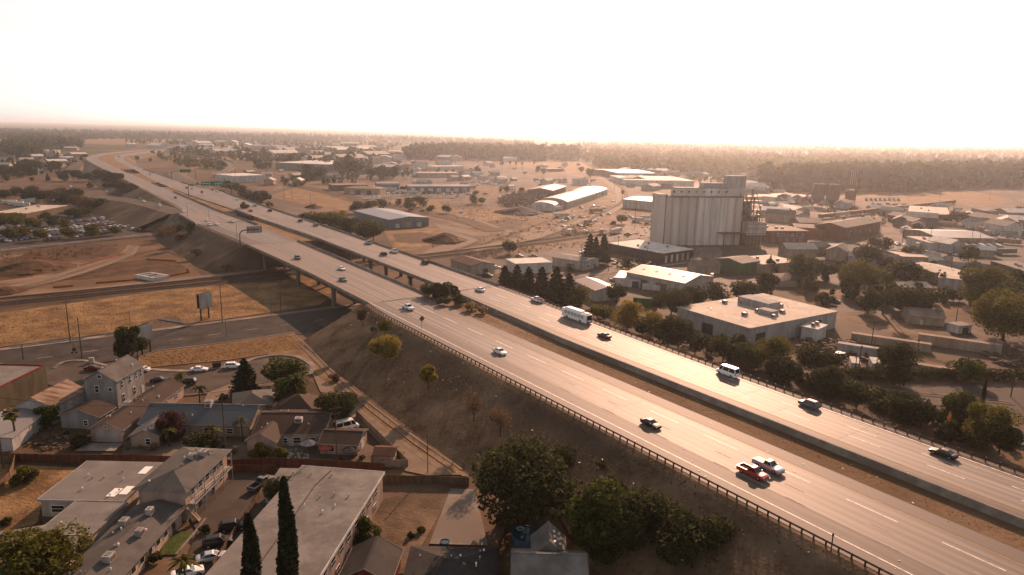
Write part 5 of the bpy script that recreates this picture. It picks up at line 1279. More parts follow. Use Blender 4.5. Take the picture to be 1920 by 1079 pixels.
bld('brick_warehouse', 'large dark brick warehouse with grey sawtooth roof', (1585, 428), (1652, 416), (1538, 420), 8.5, 'gable', 2.4, wall='brick', rf='grey', win=wins('f', 6, 4, 2, 2.2))
bld('brick_warehouse', 'low brick bay with tall gable behind the sawtooth roof', (1500, 418), (1545, 419), (1505, 411), 7, 'gable', 2.5, wall='brick', rf='grey', width=22)
bld('warehouse', 'broad tan warehouse with cream roof and dark eave band', (1780, 404), (1703, 399), (1816, 393), 7, wall='tan', rf='cream', trim='brown', units=2)
bld('warehouse', 'tan shop with brown low hip roof beside parked cars', (1849, 396), (1822, 390), (1891, 388), 6, 'hip', 2, wall='tan', rf='grey', doors=[('s', .3, 3, 3, 'dark'), ('s', .7, 3, 3, 'dark')])
bld('warehouse', 'wide grey tan metal warehouse behind the row of trailers', (1758, 446), (1866, 448), (1734, 431), 6, 'gable', 2, wall='tan', rf='grey', metal=True)
bld('shop_building', 'small white shop with pale flat roof and rooftop cooler', (1742, 456), (1700, 444), (1779, 453), 5, wall='white', rf='cream', units=2)
bld('shop_building', 'navy fronted shop with pale walls and cluttered roof', (1569, 466), (1551, 457), (1613, 465), 6, wall='blue', rf='palegrey', units=3)
bld('green_shop', 'bright green workshop with low pale gabled roof', (1391, 495), (1425, 490), (1372, 484), 6, 'gable', 1.6, wall='green', rf='palegrey', width=16)
bld('shop_building', 'low cream roofed shop beside the green workshop', (1430, 497), (1500, 492), (1432, 480), 5, wall='tan', rf='cream', units=2)
bld('metal_shed', 'big grey gabled shed with four roof skylights', (1175, 511), (1284, 532), (1201, 495), 6, 'gable', 2.2, wall='palegrey', rf='grey', metal=True, sky=4, doors=[('f', .3, 5, 4, 'brown'), ('f', .62, 6, 4, 'brown')])
bld('lean_to', 'pale lean-to shed with dark doorway on the grey gabled shed', (1154, 521), (1201, 525), (1160, 511), 4, 'shed', 1, wall='white', rf='palegrey', metal=True, width=12, doors=[('f', .8, 3, 3, 'dark')])
bld('metal_shed', 'white walled shed with dull brown roof by the conifer row', (1117, 546), (1076, 527), (1140, 533), 4.6, 'gable', 1.4, wall='white', rf='redbrown', metal=True)
bld('gas_canopy', 'white flat fuel canopy beside the conifer row', (1035, 493), (966, 496), (1012, 484), 5.2, wall='white', rf='white', over=.1)
bld('kiosk_building', 'low shop with pale green roof beside the fuel canopy', (1095, 492), (1036, 483), (1103, 487), 4.5, 'gable', .9, wall='palegrey', rf='palegrey', width=14, win=wins('s', 2, 1.8, 2, 1.5))
bld('workshop', 'small house with brown gabled roof beside the bridge parapet', (885, 500), (845, 487), (911, 501), 4.4, 'gable', 1.6, wall='cream', rf='redbrown', vents=3, width=13, doors=[('s', .6, 2.6, 2.6, 'dark')])
b = bld('factory_building', 'large pale walled factory with white roof stacks and vents', (1406, 617), (1271, 577), (1584, 589), 6.2, wall='palegrey', rf='cream', units=8, vents=22, trim='palegrey', doors=[('f', .55, 5, 3.6, 'dark'), ('s', .12, 5, 4, 'dark'), ('s', .75, 6, 4.4, 'dark')])
ex, ey, Lx, Wy, h = BI[b.name]
for x, y, s_ in ((.1, .35, (14, 7, 2.6)), (-.2, .2, (6, 4, 1.6))):
    MB().box(ex * (x * Lx) + ey * (y * Wy - Wy * .25) + Vector((0, 0, h + .3 + s_[2] / 2)), s_, (ex, ey)).build('penthouse', wallm('palegrey'), b)
bld('factory_annex', 'white annex with two roof units beside the factory', (1533, 619), (1503, 613), (1562, 613), 4.4, wall='white', rf='white', units=2)
bld('bungalow', 'grey bungalow with hipped roof under the street trees', (1460, 527), (1528, 526), (1465, 514), 3.2, 'hip', 2.2, wall='tan', rf='dark', cat='house')
bld('bungalow', 'small pale roofed bungalow behind the garden hedge', (1702, 592), (1772, 598), (1708, 580), 3.2, 'gable', 1.8, wall='tan', rf='grey', cat='house', width=11, doors=[('f', .4, 1, 2)])
bld('bungalow', 'white roofed bungalow glimpsed between dark trees', (1690, 540), (1748, 540), (1695, 532), 3.4, 'gable', 1.5, wall='white', rf='cream', cat='house', width=10)
bld('garage', 'white flat garage with dark door beside the bungalow', (1798, 613), (1777, 607), (1824, 611), 2.8, wall='white', rf='palegrey', doors=[('s', .55, 3, 2.2, 'dark')])
bld('shop_building', 'long low shop with pale roof strips between the trees', (1700, 497), (1754, 512), (1712, 487), 5, 'gable', 1.3, wall='palegrey', rf='cream', width=18)
bld('shop_building', 'white walled shop with cream roof beside tall utility pole', (1760, 521), (1822, 528), (1770, 506), 6, wall='palegrey', rf='cream', units=2)
bld('office_building', 'low brown office with wide pale roof by the parked cars', (1858, 490), (1930, 512), (1880, 484), 5.5, wall='brown', rf='palegrey', units=3)
bld('shop_building', 'tan shop behind the round leafy street trees', (1660, 470), (1692, 482), (1700, 466), 5, wall='tan', rf='cream', width=14)
bld('car_park_office', 'flat cream roofed office beside the tree dotted car park', (48, 401), (126, 386), (2, 397), 5.0, wall='brown', rf='cream', units=3, vents=6, trim='cream')
bld('white_warehouse', 'white walled warehouse beside the outbound lanes', (440, 331), (403, 327), (468, 326), 8, wall='white', rf='white', doors=[('f', .5, 3, 3, 'bluegrey')])
bld('distribution_centre', 'big pale blue distribution warehouse with white roof', (615, 309), (517, 305), (633, 302), 11, wall='bluegrey', rf='white', units=6)
bld('storage_shed', 'long grey storage shed with row of white doors', (765, 350), (881, 350), (768, 344), 6.5, 'gable', 1.4, wall='bluegrey', rf='palegrey', metal=True, width=18, doors=[('f', .08 + .14 * i, 5, 4.6, 'white') for i in range(7)])
bld('storage_shed', 'short arched grey shed beside the junk yard', (706, 348), (748, 348), (708, 343), 6, 'arch', 3, wall='bluegrey', rf='palegrey', metal=True, width=18, doors=[('f', .2 + .2 * i, 5, 4, 'white') for i in range(4)])
bld('yard_building', 'tan hip roofed yard building facing the canal', (645, 353), (712, 355), (650, 343), 6, 'hip', 2, wall='tan', rf='tan', width=24, doors=[('f', .4, 5, 4, 'dark'), ('f', .7, 5, 4, 'dark')])
bld('yard_building', 'flat roofed depot beside the canal bank', (624, 348), (690, 347), (630, 339), 6, wall='brown', rf='tan', width=22)
bld('depot', 'long white roofed depot lined with parked vehicles', (785, 325), (860, 325), (790, 319), 6, wall='palegrey', rf='cream', width=24)
bld('depot', 'grey double gabled depot beside the palm lined field', (860, 321), (885, 322), (862, 315), 7, 'gable', 2.5, wall='grey', rf='grey', width=20)
bld('depot', 'wide white canopy depot behind the parked lorries', (815, 313), (870, 312), (818, 307), 6, wall='white', rf='white', width=26)
bld('truck_shed', 'pale open truck shed in the golden field', (1027, 317), (1054, 317), (1028, 314), 5, wall='bluegrey', rf='white', width=12)
bld('grain_store', 'tan tower block standing above far warehouses', (560, 278), (581, 278), (562, 275), 22, wall='cream', rf='tan', width=18)
bld('far_warehouse', 'long tan warehouse under the tan tower block', (548, 284), (626, 284), (552, 281), 9, wall='tan', rf='cream', width=40)
bld('far_warehouse', 'long grey office warehouse with dark windows beyond', (590, 278), (690, 278), (594, 275), 10, wall='bluegrey', rf='grey', width=40)
bld('far_warehouse', 'long white roofed warehouse beyond the big distribution warehouse', (480, 283), (545, 283), (484, 279), 9, wall='white', rf='white', width=50)
bld('mixing_plant_store', 'white roofed open store beside the concrete plant', (1468, 372), (1530, 368), (1480, 362), 7, wall='white', rf='cream', doors=[('f', .6, 30, 4, 'dark')])
# concrete batching plant
def plant(x, y, h_, label, wide):
    o = P(x, y, 0); root = empty('concrete_plant', o, R(-10)); tag(root, label, 'plant tower')
    if wide:
        for k in (-1, 1):
            MB().box((k * 7, 0, h_ * .62), (11, 9, h_ * .6)).build('bin', wallm('brown'), root)
            mb = MB(); mb.add([(k * 7 - 5, -4, h_ * .33), (k * 7 + 5, -4, h_ * .33), (k * 7 + 5, 4, h_ * .33), (k * 7 - 5, 4, h_ * .33), (k * 7 - 1, -1, h_ * .12), (k * 7 + 1, -1, h_ * .12), (k * 7 + 1, 1, h_ * .12), (k * 7 - 1, 1, h_ * .12)], [(0, 1, 5, 4), (1, 2, 6, 5), (2, 3, 7, 6), (3, 0, 4, 7)]); mb.build('hopper', M['rust'], root)
            for a in (-4.5, 4.5):
                for b2 in (-3.8, 3.8): MB().cyl((k * 7 + a, b2, 0), (k * 7 + a, b2, h_ * .4), .3, .3, 6).build('leg', M['rust'], root)
        MB().cyl((-26, -2, 0), (-8, -2, h_ * .93), .9, .9, 6).build('conveyor', M['rust'], root)
        MB().cyl((-12, 3, 0), (7, 3, h_ * .93), .9, .9, 6).build('conveyor', M['rust'], root)
    else:
        MB().box((0, 0, h_ * .78), (9, 8, h_ * .42)).build('bin', wallm('brown'), root)
        for k in range(4): MB().cyl((-3 + 2 * k, -4.1, h_ * .58), (-3 + 2 * k, -4.1, h_), .5, .5, 8).build('silo_tube', wallm('tan'), root)
        for a in (-4, 4):
            for b2 in (-3.5, 3.5): MB().cyl((a, b2, 0), (a, b2, h_ * .6), .4, .4, 6).build('leg', M['rust'], root)
        MB().box((0, 0, h_ * .28), (8, 7, h_ * .3)).build('mixer_house', M['rust'], root)
        MB().cyl((-18, -3, h_ * .12), (-3, 0, h_ * .42), .5, .5, 6).build('conveyor', wallm('cream'), root)
plant(1545, 388, 25, 'rust streaked concrete plant with twin bins and conveyors', True)
plant(1593, 384, 36, 'slender concrete plant tower with stacked silo tubes', False)
# ------------------------------------------------------------------ vehicles on the freeway
HA = math.atan2(-DV.y, -DV.x)   # oncoming: towards the camera
HB = math.atan2(DV.y, DV.x)
ZL, ZR = 10.015, 10.515
def hv(kind, colour, x, y, out, label, det=True, cat='car'):
    return car(kind, colour, P(x, y, ZR if out else ZL), HB if out else HA, label, 'vehicles on the freeway', det, cat)
ON = [('sedan', 'white', 937, 663, 'white sedan alone in the oncoming lanes below the sign'), ('pickup', 'white', 765, 580, 'white pickup just off the bridge in oncoming lanes'), ('sedan', 'grey', 643, 527, 'dark grey hatchback on the bridge beside a white sedan'), ('sedan', 'white', 641, 506, 'white sedan on the bridge in oncoming lanes'), ('suv', 'grey', 558, 486, 'boxy grey off-roader leading onto the bridge'), ('sedan', 'black', 1220, 799, 'black sedan in the oncoming lanes past the guardrail'),
      ('pickup', 'red', 1411, 892, 'bright red pickup with an open bed'), ('pickup', 'silver', 1440, 880, 'silver pickup with a white bed cover beside the red pickup')]
OUT = [('sedan', 'black', 1768, 855, 'black sedan outbound near the orange warning sign'), ('suv', 'grey', 1517, 763, 'grey wagon outbound behind the white van'), ('van', 'white', 1364, 704, 'white passenger van outbound beside the tree row'), ('sedan', 'maroon', 1133, 633, 'dark maroon coupe following the white bus'), ('pickup', 'white', 1007, 566, 'white pickup loaded with cargo ahead of the bus'), ('sedan', 'white', 900, 546, 'white sedan outbound past the median bushes'), ('suv', 'black', 797, 495, 'dark hatchback outbound on the bridge near the brown roofed house'), ('pickup', 'white', 739, 474, 'white pickup outbound on the bridge'), ('suv', 'black', 719, 479, 'black jeep beside a white pickup on the outbound bridge'), ('pickup', 'silver', 691, 458, 'silver pickup outbound above the round green tree')]
for k, c, x, y, lb in ON: o_ = hv(k, c, x, y, False, lb, True, {'pickup': 'pickup truck'}.get(k, 'car'))
cov = MB().box((-.3 * 5.75, 0, 1.17), (5.75 * .39, 1.84, .1)).build('bed_cover', M['white'], o_)
for k, c, x, y, lb in OUT:
    o_ = hv(k, c, x, y, True, lb, True, {'pickup': 'pickup truck', 'van': 'van'}.get(k, 'car'))
    if 'cargo' in lb:
        for i_ in range(4): MB().box((-1.2 - .35 * i_, .4 * (-1) ** i_, 1.25), (.6, .7, .6)).build('cargo', M['rust'] if i_ % 2 else wallm('tan'), o_)
FARV = [(435, 417, 0, 'pickup', 'white', 'white pickup near the start of the dry median'), (389, 415, 0, 'sedan', 'white', 'white car abreast of two more behind the lamp post'), (407, 422, 0, 'sedan', 'white', 'white car in the outer oncoming lane before the guardrail'), (393, 423, 0, 'suv', 'white', 'white hatchback keeping to the guardrail side'), (344, 398, 0, 'sedan', 'white', 'white car passing the short bridge'), (300, 387, 0, 'suv', 'white', 'white car leaving the ramp beside a grey one'), (299, 383, 0, 'suv', 'grey', 'grey car side by side with a white one at the ramp'), (329, 372, 0, 'sedan', 'black', 'dark car by the overhead sign in oncoming lanes'), (231, 332, 0, 'suv', 'grey', 'grey car near the bushy slope in oncoming lanes'),
        (592, 424, 1, 'suv', 'grey', 'grey car outbound beside the willow clump'), (563, 416, 1, 'suv', 'black', 'dark car outbound ahead of the willow clump'), (506, 397, 1, 'suv', 'black', 'black car outbound by the roadside shrubs'), (470, 397, 1, 'sedan', 'maroon', 'dark red car in the inner outbound lane'), (478, 387, 1, 'suv', 'silver', 'silver car beside the parapet in outbound lanes'), (445, 375, 1, 'sedan', 'white', 'white car outbound before the leaning shrub'), (407, 360, 1, 'sedan', 'white', 'white car under the green sign'), (398, 357, 1, 'sedan', 'maroon', 'dark red car under the green sign'), (360, 355, 1, 'sedan', 'silver', 'silver car beside a dark one at the gantry post'), (350, 354, 1, 'suv', 'black', 'dark car at the gantry post'), (370, 345, 1, 'suv', 'black', 'dark car farther up past the green sign'), (281, 328, 1, 'suv', 'silver', 'silver car beyond the distant bridge'), (269, 319, 1, 'suv', 'silver', 'pale car nearing the distant bend'), (223, 295, 1, 'suv', 'black', 'dark speck of a car on the bend'), (218, 294, 1, 'sedan', 'white', 'pale speck of a car on the bend')]
for x, y, ob, k, c, lb in FARV: hv(k, c, x, y, ob, lb, False, 'pickup truck' if k == 'pickup' else 'car')
for x, y, k, c, zz_, lb in ((270, 379, 'sedan', 'white', 9.35, 'white car descending the ramp behind a dark one'), (264, 375, 'suv', 'grey', 9.35, 'grey car on the ramp ahead of a white one'), (235, 367, 'suv', 'black', 8.3, 'dark car on the ramp below the dry verge'), (200, 361, 'suv', 'silver', 6.8, 'pale car on the ramp above the bushes'), (133, 351, 'sedan', 'white', 3.4, 'white car at the low end of the ramp')):
    car(k, c, P(x, y, zz_), HA + .12, lb, 'vehicles on the freeway', False)
# the bus
bo = P(1081, 600, ZR)
bus = empty('transit_bus', bo, HB, 'white transit bus with a roof pod in outbound lanes', 'bus', 'vehicles on the freeway')
BLn, BW = 12.2, 2.6
mb = MB()
loft(mb, [[(x, -w_, .35), (x, -w_, 2.7), (x, -w_ * .93, zt - .05), (x, -w_ * .6, zt), (x, w_ * .6, zt), (x, w_ * .93, zt - .05), (x, w_, 2.7), (x, w_, .35)] for x, w_, zt in ((BLn / 2, 1.15, 2.95), (BLn / 2 - .15, 1.28, 3.02), (-BLn / 2 + .1, 1.3, 3.02), (-BLn / 2, 1.22, 2.98))])
mb.build('body', paint('white'), bus)
mb = MB(); loft(mb, [[(x, -w_, 3.0), (x, -w_ * .85, zt), (x, w_ * .85, zt), (x, w_, 3.0)] for x, w_, zt in ((5.0, 1.0, 3.2), (4.5, 1.12, 3.5), (-2.6, 1.12, 3.5), (-3.0, 1.05, 3.3))])
mb.build('roof_pod', paint('white'), bus)
for s_ in (-1, 1):
    for k in range(6): MB().box((4.0 - k * 1.62, s_ * 1.295, 2.0), (1.36, .04, 1.0)).build('side_window', mat('bus_glass_pale_reflection', (.5, .5, .49), rough=.25, spec=.4), bus)  # pane colour kept pale: the bright reflection is painted into the glass
    for x in (3.4, -3.2):
        mb = MB(); mb.cyl((x, s_ * 1.0, .5), (x, s_ * 1.32, .5), .5, .5, 16); mb.mat(1); mb.cyl((x, s_ * 1.32, .5), (x, s_ * 1.335, .5), .28, .24, 10); mb.build('wheel', [M['black'], M['silver']], bus)
    MB().box((-BLn / 2 - .02, s_ * 1.02, 1.0), (.06, .22, .5)).build('taillight', CM['red'], bus)
MB().box((-BLn / 2 - .01, 0, 1.95), (.06, 2.1, 1.5)).build('rear_window', M['glass'], bus)
MB().box((BLn / 2 + .0, 0, 1.95), (.06, 2.2, 1.5)).build('windshield', M['glass'], bus)
MB().box((-BLn / 2 - .05, 0, .55), (.2, 2.4, .35)).build('bumper', M['black'], bus)
MB().box((-4.6, -.2, 3.12), (1.8, 1.5, .25)).build('roof_grille', M['steel'], bus)
# parked vehicles near left
PK = [('sedan', 'white', 374, 696, 8, 'white sedan at the cul-de-sac kerb beside the dumpster'), ('suv', 'white', 437, 690, 14, 'white hatchback parked past the dumpster'), ('sedan', 'maroon', 176, 694, 5, 'dark red car by the street corner cabinet'), ('sedan', 'white', 266, 696, 175, 'white sedan half hidden by the two storey house'), ('sedan', 'black', 300, 716, 8, 'black sedan parked before the long brown roof'), ('suv', 'black', 352, 720, 185, 'black car behind the feathery palm'), ('pickup', 'grey', 490, 912, 68, 'grey pickup in the shade at the end of the car park'), ('suv', 'black', 437, 993, 20, 'black off-roader nosed up to the picket fence'), ('suv', 'black', 408, 1022, 22, 'dark estate car between a black and a silver car'), ('sedan', 'silver', 397, 1050, 24, 'silver sedan with a sunroof by the palm'), ('van', 'white', 649, 806, 35, 'white van with a roof rack behind the garage'), ('pickup', 'silver', 508, 750, 75, 'pale pickup in the shaded driveway'), ('sedan', 'white', 352, 1079, 30, 'white car at the edge of the car park palm')]
for k, c, x, y, a, lb in PK: car(k, c, P(x, y, STREET_Z + .01), R(a), lb, 'parked cars', True, {'pickup': 'pickup truck', 'van': 'van'}.get(k, 'car'))
# car park full of small cars
rs = random.Random(5); n = 0
cols = ['white', 'white', 'silver', 'grey', 'black', 'blue', 'maroon', 'white', 'tan']
ax_ = (P(240, 437) - P(40, 462)).normalized(); ay_ = Vector((-ax_.y, ax_.x, 0))
p0 = P(20, 464)
KN = {'sedan': 'sedan', 'suv': 'SUV', 'pickup': 'pickup'}
def carpark(rows, label, group):
    for d, l0, l1 in rows:
        l = l0
        while l < l1:
            if rs.random() < .62:
                k = rs.choice(['sedan', 'sedan', 'suv', 'suv', 'pickup'])
                q_ = p0 + ax_ * l + ay_ * d; q_.z = .09
                c_ = rs.choice(cols)
                car(k, c_, q_, math.atan2(ay_.y, ay_.x) + rs.choice([0, math.pi]) + rs.uniform(-.05, .05), f'{c_} {KN[k]} parked {label}', group, False)
            l += 3.2
carpark([(6, 5, 88), (20, 0, 92), (26, 0, 92)], 'in the front rows of the tree dotted car park', 'front rows of the car park')
carpark([(44, 0, 96), (50, 0, 100), (70, 10, 100), (76, 14, 104), (98, 40, 110)], 'in the back rows of the tree dotted car park', 'back rows of the car park')
def trailer(x, y, L_, rz, label, group, m='white', z=1.1, h_=2.7, cab=False):
    o = P(x, y, 0); root = empty('box_trailer', o, rz, label, 'trailer', group)
    MB().box((0, 0, z + h_ / 2), (L_, 2.55, h_)).build('box', wallm(m), root)
    for s_ in (-1, 1):
        for xx in (-L_ * .38, -L_ * .28): MB().cyl((xx, s_ * .9, .5), (xx, s_ * 1.25, .5), .5, .5, 10).build('wheel', M['black'], root)
    MB().box((0, 0, z - .1), (L_ * .96, 1.2, .22)).build('chassis', M['black'], root)
    if cab: MB().box((L_ / 2 + 1.3, 0, 1.6), (2.2, 2.3, 2.3)).build('cab', wallm('white'), root)
for i in range(8): trailer(1765 + i * 15, 470 - (i % 2), 13, R(72), 'white trailer in the long parked row behind the white shop', 'row of parked trailers', 'palegrey' if i % 3 else 'bluegrey')
for i, (x, y) in enumerate(((1475, 397), (1492, 396), (1510, 394))): trailer(x, y, 15, R(8), 'white trailer below the concrete plant', 'trailers by the concrete plant')
for i, (x, y) in enumerate(((1195, 417), (1210, 413), (1218, 420))): trailer(x, y, 9, R(15 * i), ['white trailer beside the elevator wall', 'pale trailer with the open side by the elevator', 'short white trailer near the elevator foot'][i], 'trailers by the elevator')
trailer(1845, 478, 9, R(60), 'white box lorry below the parked trailer row', 'yard lorries', cab=True); trailer(1885, 478, 14, R(12), 'long blue white trailer beside the office', 'yard lorries', 'bluegrey')
for i, (x, y) in enumerate(((18, 383), (30, 385), (42, 388), (54, 381), (66, 379))): trailer(x, y, 11, R(18), 'white bus parked behind the cream roofed office', 'parked buses', 'white', .6, 2.6)
trailer(112, 380, 10, R(18), 'white bus parked apart beside the dark trees', 'parked buses', 'white', .6, 2.6)
trailer(1601, 692, 7, R(70), 'white box container by the hedge', 'yard containers', 'white', .2, 2.7); trailer(1639, 693, 7, R(72), 'white box container half hidden by the round dark tree', 'yard containers', 'white', .2, 2.7)
trailer(1610, 665, 13, R(-30), 'grey ribbed container in the factory yard', 'yard containers', 'palegrey', .2, 2.9); trailer(1796, 655, 24, R(-31), 'very long tan container on the gravel yard', 'yard containers', 'tan', .2, 3.4)
trailer(1668, 650, 24, R(-30), 'low tan container row behind the grey ribbed one', 'yard containers', 'tan', .2, 2.8); trailer(1750, 700, 11, R(-30), 'low brown trailer parked by the hedge', 'yard containers', 'tan', .3, 2.0)
trailer(1210, 576, 10, R(-12), 'dark green container behind the yellow shrubs', 'yard containers', 'green', .2, 3.6); trailer(1221, 546, 8, R(-14), 'white trailer behind the dark green container', 'yard containers', 'white', .6, 2.4)
# concrete mixers lined up
for i in range(8):
    o = P(1625 + i * 8.5, 377, 0); r_ = empty('mixer_truck', o, R(75), 'white drum mixer truck in the row by the plant', 'truck', 'mixer trucks by the plant')
    mb = MB(); mb.cyl((-3.2, 0, 2.2), (-.5, 0, 2.7), .6, 1.35, 10); mb.cyl((-.5, 0, 2.7), (1.6, 0, 2.5), 1.35, 1.1, 10); mb.build('drum', wallm('white'), r_)
    MB().box((3.0, 0, 1.6), (1.8, 2.3, 2.2)).build('cab', wallm('white'), r_); MB().box((0, 0, .9), (7.6, 1.4, .3)).build('chassis', M['black'], r_)
    for xx in (2.8, -1.6, -2.8):
        for s_ in (-1, 1): MB().cyl((xx, s_ * .8, .5), (xx, s_ * 1.15, .5), .5, .5, 10).build('wheel', M['black'], r_)
# parked cars and junk in the middle-distance yards
def lot(px0, px1, n, label, group, jit=6.0, kinds=('sedan', 'suv', 'pickup')):
    a, b = P(*px0), P(*px1)
    for i in range(n):
        q_ = a + (b - a) * ((i + rs.uniform(.2, .8)) / n) + Vector((rs.uniform(-jit, jit), rs.uniform(-jit, jit), .06))
        q_.z = .12
        k, c_ = rs.choice(kinds), rs.choice(cols)
        car(k, c_, q_, rs.uniform(0, 6.28) if jit > 3 else R(70) + rs.uniform(-.1, .1), f'{c_} {KN[k]} {label}', group, False)
lot((665, 365), (760, 362), 26, 'among the wrecks in the junk yard before the storage sheds', 'junk yard cars')
lot((770, 364), (890, 366), 20, 'parked before the white shed doors', 'vehicles by the storage shed', 4)
lot((780, 330), (865, 331), 22, 'lined up along the white roofed depot', 'depot vehicles', 2.5)
lot((610, 337), (660, 334), 14, 'behind the flat roofed depot', 'depot back lot', 5)
lot((800, 305), (920, 307), 18, 'in the far depot lot', 'far depot lot', 8)
lot((895, 345), (960, 350), 18, 'in the fenced far yard', 'fenced scrap yard', 8)
lot((1700, 385), (1640, 384), 9, 'parked past the drum mixers', 'mixer yard cars', 4)
lot((1860, 440), (1915, 452), 16, 'in the far industrial lot beside the warehouse', 'industrial lot cars', 8)
lot((1668, 458), (1695, 462), 6, 'parked behind the small white shop', 'shop cars', 2)
lot((1820, 405), (1860, 408), 5, 'parked along the lane by the hip roofed shop', 'lane cars', 3)
lot((950, 505), (1000, 512), 7, 'parked under the fuel canopy edge', 'forecourt cars', 4)
lot((1545, 665), (1590, 672), 5, 'among the factory yard clutter', 'factory yard vehicles', 3)
lot((1860, 520), (1900, 530), 6, 'parked below the brown office', 'office cars', 3)
car('sedan', 'white', P(930, 503, .1), R(10), 'white sedan on the forecourt beside the brown roofed house', 'forecourt cars', False); car('sedan', 'blue', P(1565, 568, .1), R(170), 'pale blue car on the street behind the factory', 'street cars', False)
car('suv', 'black', P(1661, 449, .1), R(10), 'dark car on the street before the brick warehouse', 'street cars', False)
car('suv', 'black', P(915, 519, .1), R(-20), 'dark car parked behind the bridge parapet', 'forecourt cars', False); car('sedan', 'white', P(1915, 833, .1), R(10), 'white car on the frontage road beyond the big tree', 'street cars', False)

# freight wagons on the siding behind the brick warehouse
a, b = P(1535, 412), P(1790, 383)
n = 11
for i in range(n):
    q_ = a + (b - a) * ((i + .5) / n); q_.z = .6
    r_ = empty('freight_wagon', q_, math.atan2((b - a).y, (b - a).x), 'dull freight wagon standing in the siding behind the brick warehouse', 'wagon', 'freight wagons in the siding')
    Lw = (b - a).length / n * .92
    MB().box((0, 0, 2.3), (Lw, 2.9, 2.9)).build('body', wallm(['brown', 'palegrey', 'brick', 'brown', 'grey'][i % 5]), r_)
    MB().box((0, 0, 3.85), (Lw * .98, 2.4, .25)).build('roof', M['rust'], r_)
    for xx in (-Lw * .36, Lw * .36): MB().box((xx, 0, .45), (2.4, 2.2, .8)).build('bogie', M['black'], r_)
# ------------------------------------------------------------------ individual trees (kind, x, y of the foot, height in photo pixels, label, leaf, width factor)
T = [
 ('wide', 975, 985, 168, 'huge dark spreading tree at the foot of the shaded slope', 'dark', 1.15),
 ('tall', 1118, 1055, 160, 'tall ragged green tree beside the skylight house', 'green', 1.25), ('round', 1200, 1050, 135, 'dense dark tree on the lower slope behind the ragged one', 'dark', 1.1),
 ('round', 1295, 1075, 130, 'broad dark shrub tree low on the bare slope', 'dark', 1.25), ('round', 1060, 905, 80, 'dark tree rising behind the huge spreading one', 'dark', 1.0),
 ('round', 70, 1110, 120, 'big olive tree over the flat grey roof', 'olive', 1.5), ('cypress', 479, 1180, 232, 'tall thin cypress with a narrow tip', 'conifer', 1.25), ('cypress', 547, 1190, 312, 'tallest thin cypress before the flat block', 'conifer', .95),
 ('round', 528, 948, 62, 'dark tree in the notch of the flat block', 'dark', 1.1), ('palm', 348, 1105, 70, 'bushy palm at the foot of the car park', 'olive', 1.5), ('bush', 683, 1020, 52, 'bright green shrub against the pink window wall', 'green', 1.1),
 ('bush', 45, 905, 34, 'round pale green shrub alone in the dry corner lot', 'olive', 1.2), ('conifer', 461, 740, 68, 'broad dark conifer on the front lawn', 'conifer', 1.6), ('wide', 535, 722, 52, 'wide leafy tree by the end of the cul-de-sac', 'green', 1.5),
 ('palm', 556, 765, 70, 'feathery palm beside the garden path', 'green', 1.3), ('round', 545, 760, 55, 'leafy tree in front of the shaded driveway', 'green', 1.2), ('round', 628, 795, 66, 'round dark tree beside the white van', 'dark', 1.3),
 ('round', 320, 828, 56, 'dark purple leaved tree before the blue grey bungalow', 'purple', 1.1), ('fan_palm', 30, 835, 75, 'fan palm with a shaggy crown beside the barn lean-to', 'olive', 1.1), ('palm', 342, 735, 40, 'feathery palm at the near kerb of the cul-de-sac', 'olive', 1.3),
 ('palm', 375, 760, 42, 'drooping palm in the yellow front garden', 'olive', 1.3), ('palm', 318, 840, 42, 'small palm before the tan gabled wing', 'olive', 1.3), ('palm', 455, 830, 52, 'slim palm behind the blue grey bungalow', 'olive', 1.1), ('palm', 400, 850, 58, 'tall palm in the bungalow back yard', 'olive', 1.2),
 ('bush', 380, 850, 46, 'dense dark shrubs filling the bungalow back yard', 'dark', 1.4), ('bush', 488, 858, 30, 'olive shrub before the pink gabled wing', 'olive', 1.2), ('bush', 522, 862, 26, 'low olive shrub beside the patio', 'olive', 1.2), ('round', 88, 800, 40, 'small tree behind the pale lean-to', 'green', 1.2),
 ('bush', 150, 838, 26, 'dark bush beside the garage drive', 'dark', 1.3), ('loose', 250, 688, 78, 'dark straggly street tree before the billboard', 'dark', 1.0), ('fan_palm', 232, 690, 32, 'stubby green palm behind the two storey house', 'green', 1.3), ('bush', 713, 852, 16, 'small shrub behind the garden shed', 'green', 1.2),
 ('bush', 628, 715, 16, 'dry dark shrub beside the dirt track', 'brown', 1.3), ('bush', 290, 1055, 22, 'clipped dark bush by the apartment row', 'dark', 1.1), ('bush', 12, 985, 16, 'small dark bush by the leaning fence', 'dark', 1.4),
 ('bush', 1000, 1075, 30, 'dark undergrowth beside the skylight house', 'dark', 1.4),
]
for kind, x, y, hp, lb, lf, wf in T: tree(kind, x, y, hp, lb, lf, wf, cat='bush' if kind == 'bush' else 'tree')
def slope_z(x, y):
    for k in range(40):
        z = 10 * k / 40
        p = P(x, y, z); t = p.dot(NV)
        if z >= 10 * (t - 70.3) / 22: return z
    return 10
